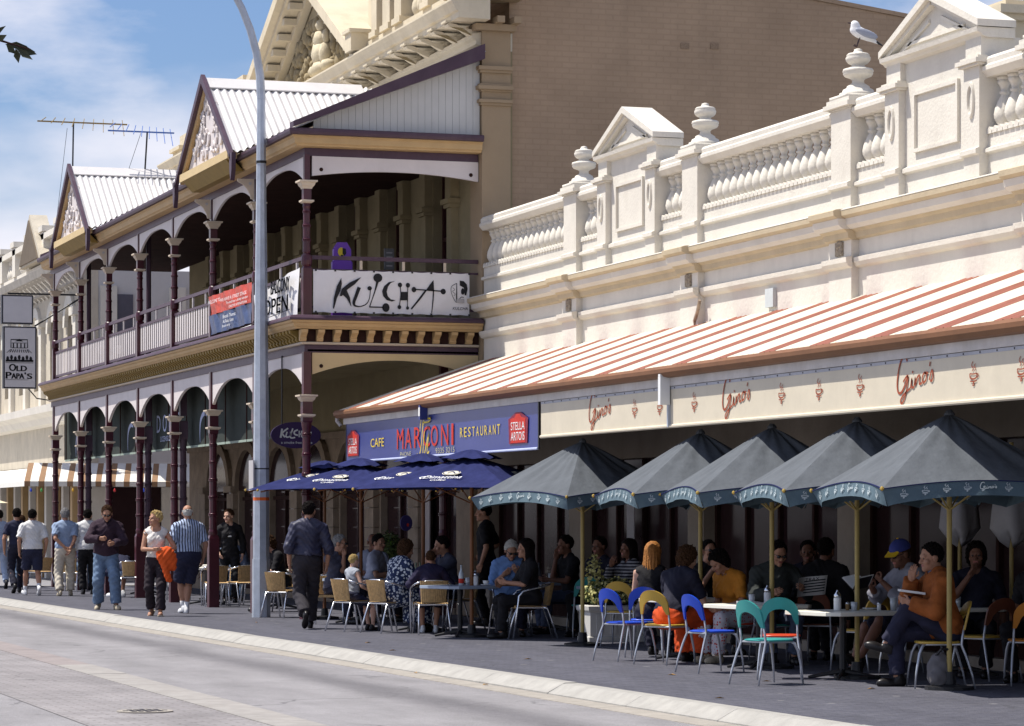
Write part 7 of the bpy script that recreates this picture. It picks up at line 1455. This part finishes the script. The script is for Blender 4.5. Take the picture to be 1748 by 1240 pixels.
person(12.12, 29.35, 112, 'dark haired person in orange T-shirt and red dotted trousers bending at the table', 1.64, fem=True, lean=22, shirt=dict(m=cloth('amber_cotton', (.50, .19, .02)), sl=.85, loose=1), pants=dict(m=dots, fit=.025), hair=('bob', HD), skin=SK2, shoes=TSHOE, L=(-.15, .42, .62), R=(.2, .2, .5), head=(-10, -25), **G_)
person(12.35, 29.0, 172, 'seated person in sunglasses and grey shirt reading a newspaper', 1.76, lean=14, shirt=dict(m=cloth('grey_green_shirt', (.035, .040, .038)), sl=1.85, loose=1, fit=.026, collar=cloth('grey_green_collar', (.05, .055, .055))), pants=dict(m=cloth('slate_denim', (.08, .10, .16))), hair=('short', HD), skin=SK2, glasses=True, R=(.13, .45, .745), L=(-.22, .40, .78), head=(8, -14), w=1.08, **G_)
nw = thing('newspaper', (12.55, 28.5, .7), 'open newspaper held by the man in sunglasses', 'newspaper')
mb = MB().grid(lambda a, b: (12.42 + .30 * a, 28.52 + .05 * sin(a * 5) - .06 * b, .70 + .20 * b + .03 * a), 10, 4); mb.obj('sheet', mat('newsprint', (.50, .49, .47), .9), nw, fix=False)
F = Flat((12.42, 28.45, .72), (1, 0, .1), (0, -.28, .96), lift=.012)
for i in range(5): F.line([(.03, .03 + i * .03), (.27, .03 + i * .03)], .012)
F.text('TRAX', .04, .15, .16, .035); F.obj('print', PRINTK, nw)
person(12.9, 28.95, -45, 'broad person in black with back turned in the deep shade', 1.76, lean=8, w=1.12, shirt=dict(m=blackc, sl=1.9, fit=.026), pants=dict(m=blackc), hair=('short', HD), skin=SK3, **G_)
person(13.2, 30.0, 150, 'seated person with reddish face beside the broad person in black', 1.68, shirt=dict(m=navy2, sl=.8), pants=dict(m=blackc), hair=('short', HD), skin=SK3, **G_)
# cap and orange jacket
tv, jv = person(12.72, 26.45, 98, 'seated person in a blue and yellow cap and grey shirt reading a book', 1.76, lean=6, shirt=dict(m=cloth('pale_grey_shirt', (.24, .24, .28)), sl=1.5, loose=1, fit=.024), pants=dict(m=navy2, len=1.0), hair=('short', HB), skin=SK3, R=(.14, .36, .86), L=(-.02, .34, .90), head=(5, -14), curl=1.05, glasses=True, shoes=BSHOE, LF=((-.05, .62, .16), 0, 25), RF=((.1, .6, .08), 0, 0), **G_)
Rh, Hc, s = jv['Rh'], jv['Hc'], jv['s']; cb, cy = cloth('blue_cap_cloth', (.045, .06, .26)), cloth('yellow_cap_cloth', (.75, .48, .02))
a_, b_ = nets(lambda P: np.maximum(ell(P, (0, -.012, .045), (.094, .116, .105)), -P[:, 2] + .035), (-.13, -.15, 0), (.13, .15, .17), .01); cp = mesh_obj('cap_crown', (a_ @ Rh.T) * s + Hc, b_, cb, tv, True)
mb = MB().grid(lambda a, b: tuple(Rh @ np.array((.085 * cos(pi * a) * (1 - .25 * b), .075 + .10 * b * (.4 + .6 * sin(pi * a)), .045 - .03 * b + .012 * sin(pi * a))) * s + Hc), 14, 4); mb.grid(lambda a, b: tuple(Rh @ np.array((.085 * cos(pi * a) * (1 - .25 * b), .075 + .10 * b * (.4 + .6 * sin(pi * a)), .037 - .03 * b + .012 * sin(pi * a))) * s + Hc), 14, 4); mb.obj('cap_peak', cy, cp, fix=False); MB().lathe([(.012, 0), (.01, .008), (.002, .012)], tuple(Rh @ np.array((0, -.012, .150)) * s + Hc), 8).obj('cap_button', cy, cp)
bk = thing('open_book', (12.3, 26.4, .8), 'open paperback book held by the person in the cap', 'book')
M9 = Matrix.Translation((12.72, 26.45, 0)) @ Matrix.Rotation(radians(98), 4, 'Z')
for sg, m_ in ((-1, china), (1, china)):
    mb = MB(); mb.T = M9; mb.add([(.06, .45, .86), (.06 + sg * .01, .44, .87), (.06 + sg * .14, .47, .98), (.06 + sg * .14, .49, .97), (.06, .62, .83), (.06 + sg * .01, .61, .84), (.06 + sg * .14, .64, .95), (.06 + sg * .14, .66, .94)], [(0, 1, 2, 3), (4, 5, 6, 7), (0, 1, 5, 4), (1, 2, 6, 5), (2, 3, 7, 6), (3, 0, 4, 7)]); mb.obj('page_block', m_, bk)
mb = MB(); mb.T = M9; mb.add([(.06, .455, .85), (.205, .49, .965), (.205, .665, .932), (.06, .63, .82), (-.085, .49, .965), (-.085, .665, .932)], [(0, 1, 2, 3), (0, 4, 5, 3)]); mb.obj('cover', BSHOE, bk, fix=False)
person(12.08, 24.4, 80, 'seated person in orange brown suede jacket with legs crossed, book resting on the arm', 1.74, lean=10, shirt=dict(m=cloth('orange_suede', (.30, .085, .018), var=.25), sl=1.95, loose=1, fit=.034, hem=-.06, name='jacket', fold=.006, collar=cloth('denim_collar', (.12, .15, .25))), pants=dict(m=cloth('dark_jeans', (.022, .022, .045)), fit=.02), hair=('short', HD), skin=SK2, R=(.06, .30, .98), L=(-.12, .36, .76), head=(8, -3), shoes=BSHOE, LF=((.10, .52, .38), -20, 15), RF=((.10, .42, .08), 0, 0), kn=((.0, .8, 1), (.1, .9, .8)), **G_)
b2 = MB(); b2.T = Matrix.Translation((12.08, 24.4, 0)) @ Matrix.Rotation(radians(80), 4, 'Z'); b2.add([(-.12, .22, .83), (.06, .20, .83), (.08, .42, .86), (-.10, .44, .86), (-.12, .22, .85), (.06, .20, .85), (.08, .42, .88), (-.10, .44, .88)], [(0, 1, 2, 3), (4, 5, 6, 7), (0, 1, 5, 4), (1, 2, 6, 5), (2, 3, 7, 6), (3, 0, 4, 7)])
props(b2.obj('paperback_book', china), 'sunlit white paperback between the capped reader and the orange jacket', 'book')
person(13.2, 26.0, 150, 'dark seated person resting the chin on a hand beyond the nearest pole', 1.70, shirt=dict(m=navy2, sl=.8), pants=dict(m=blackc), hair=('bob', HD), skin=SK3, R=(.05, .24, 1.0), **G_)
person(13.35, 25.0, 130, 'dark seated person with hand over the face at the right edge in shade', 1.70, shirt=dict(m=blackc, sl=.8), pants=dict(m=blackc), hair=('curly', HD), skin=SK3, L=(-.04, .24, 1.05), **G_)
person(11.0, 63.2, -60, 'seated person in dark clothes far behind the walkers beside a rattan chair', 1.70, lean=15, shirt=dict(m=navy, sl=.8), pants=dict(m=denim), hair=('short', HD), **G_)
person(12.5, 59.0, 150, 'seated person in grey jumper in the verandah shade beyond the blonde woman', 1.70, shirt=dict(m=cloth('grey_wool', (.16, .16, .17)), sl=1.9), pants=dict(m=navy2), hair=('short', HD), skin=SK2, **G_)

# ---- scraps on the pavement
r = random.Random(11); lm = mat('dry_leaf', (.40, .22, .06), .8, .3, 20)
for i, (v, u) in enumerate([(10.9, 25.6), (11.3, 24.2), (10.4, 27.0), (9.5, 23.3), (10.2, 30.5), (9.7, 35.2), (10.0, 42.6), (9.4, 33.0), (8.75, 27.5), (8.7, 29.9)]):
    a = r.uniform(0, 6); z = .006 if v > 9.3 else -.085
    o = MB().add([(v, u, z), (v + .05 * cos(a) - .018 * sin(a), u + .05 * sin(a) + .018 * cos(a), z + .012), (v + .1 * cos(a), u + .1 * sin(a), z), (v + .05 * cos(a) + .018 * sin(a), u + .05 * sin(a) - .018 * cos(a), z + .010)], [(0, 1, 2, 3)]).obj('fallen_leaf', lm, fix=False); props(o, 'small dry fallen leaf ' + ['beside the all teal chair', 'in front of the crossed legs of the orange jacket', 'on open pavement left of the teal chair', 'near the kerb, the one nearest the viewer', 'on open pavement in front of the blue chair by the planter', 'on the pavement below the white haired woman', 'near the feet of the walking man in dark blue', 'near the kerb below the planter box', 'on the kerb face, the nearer of two', 'on the kerb face, the farther of two'][i], 'leaf', 'fallen leaves on the pavement')
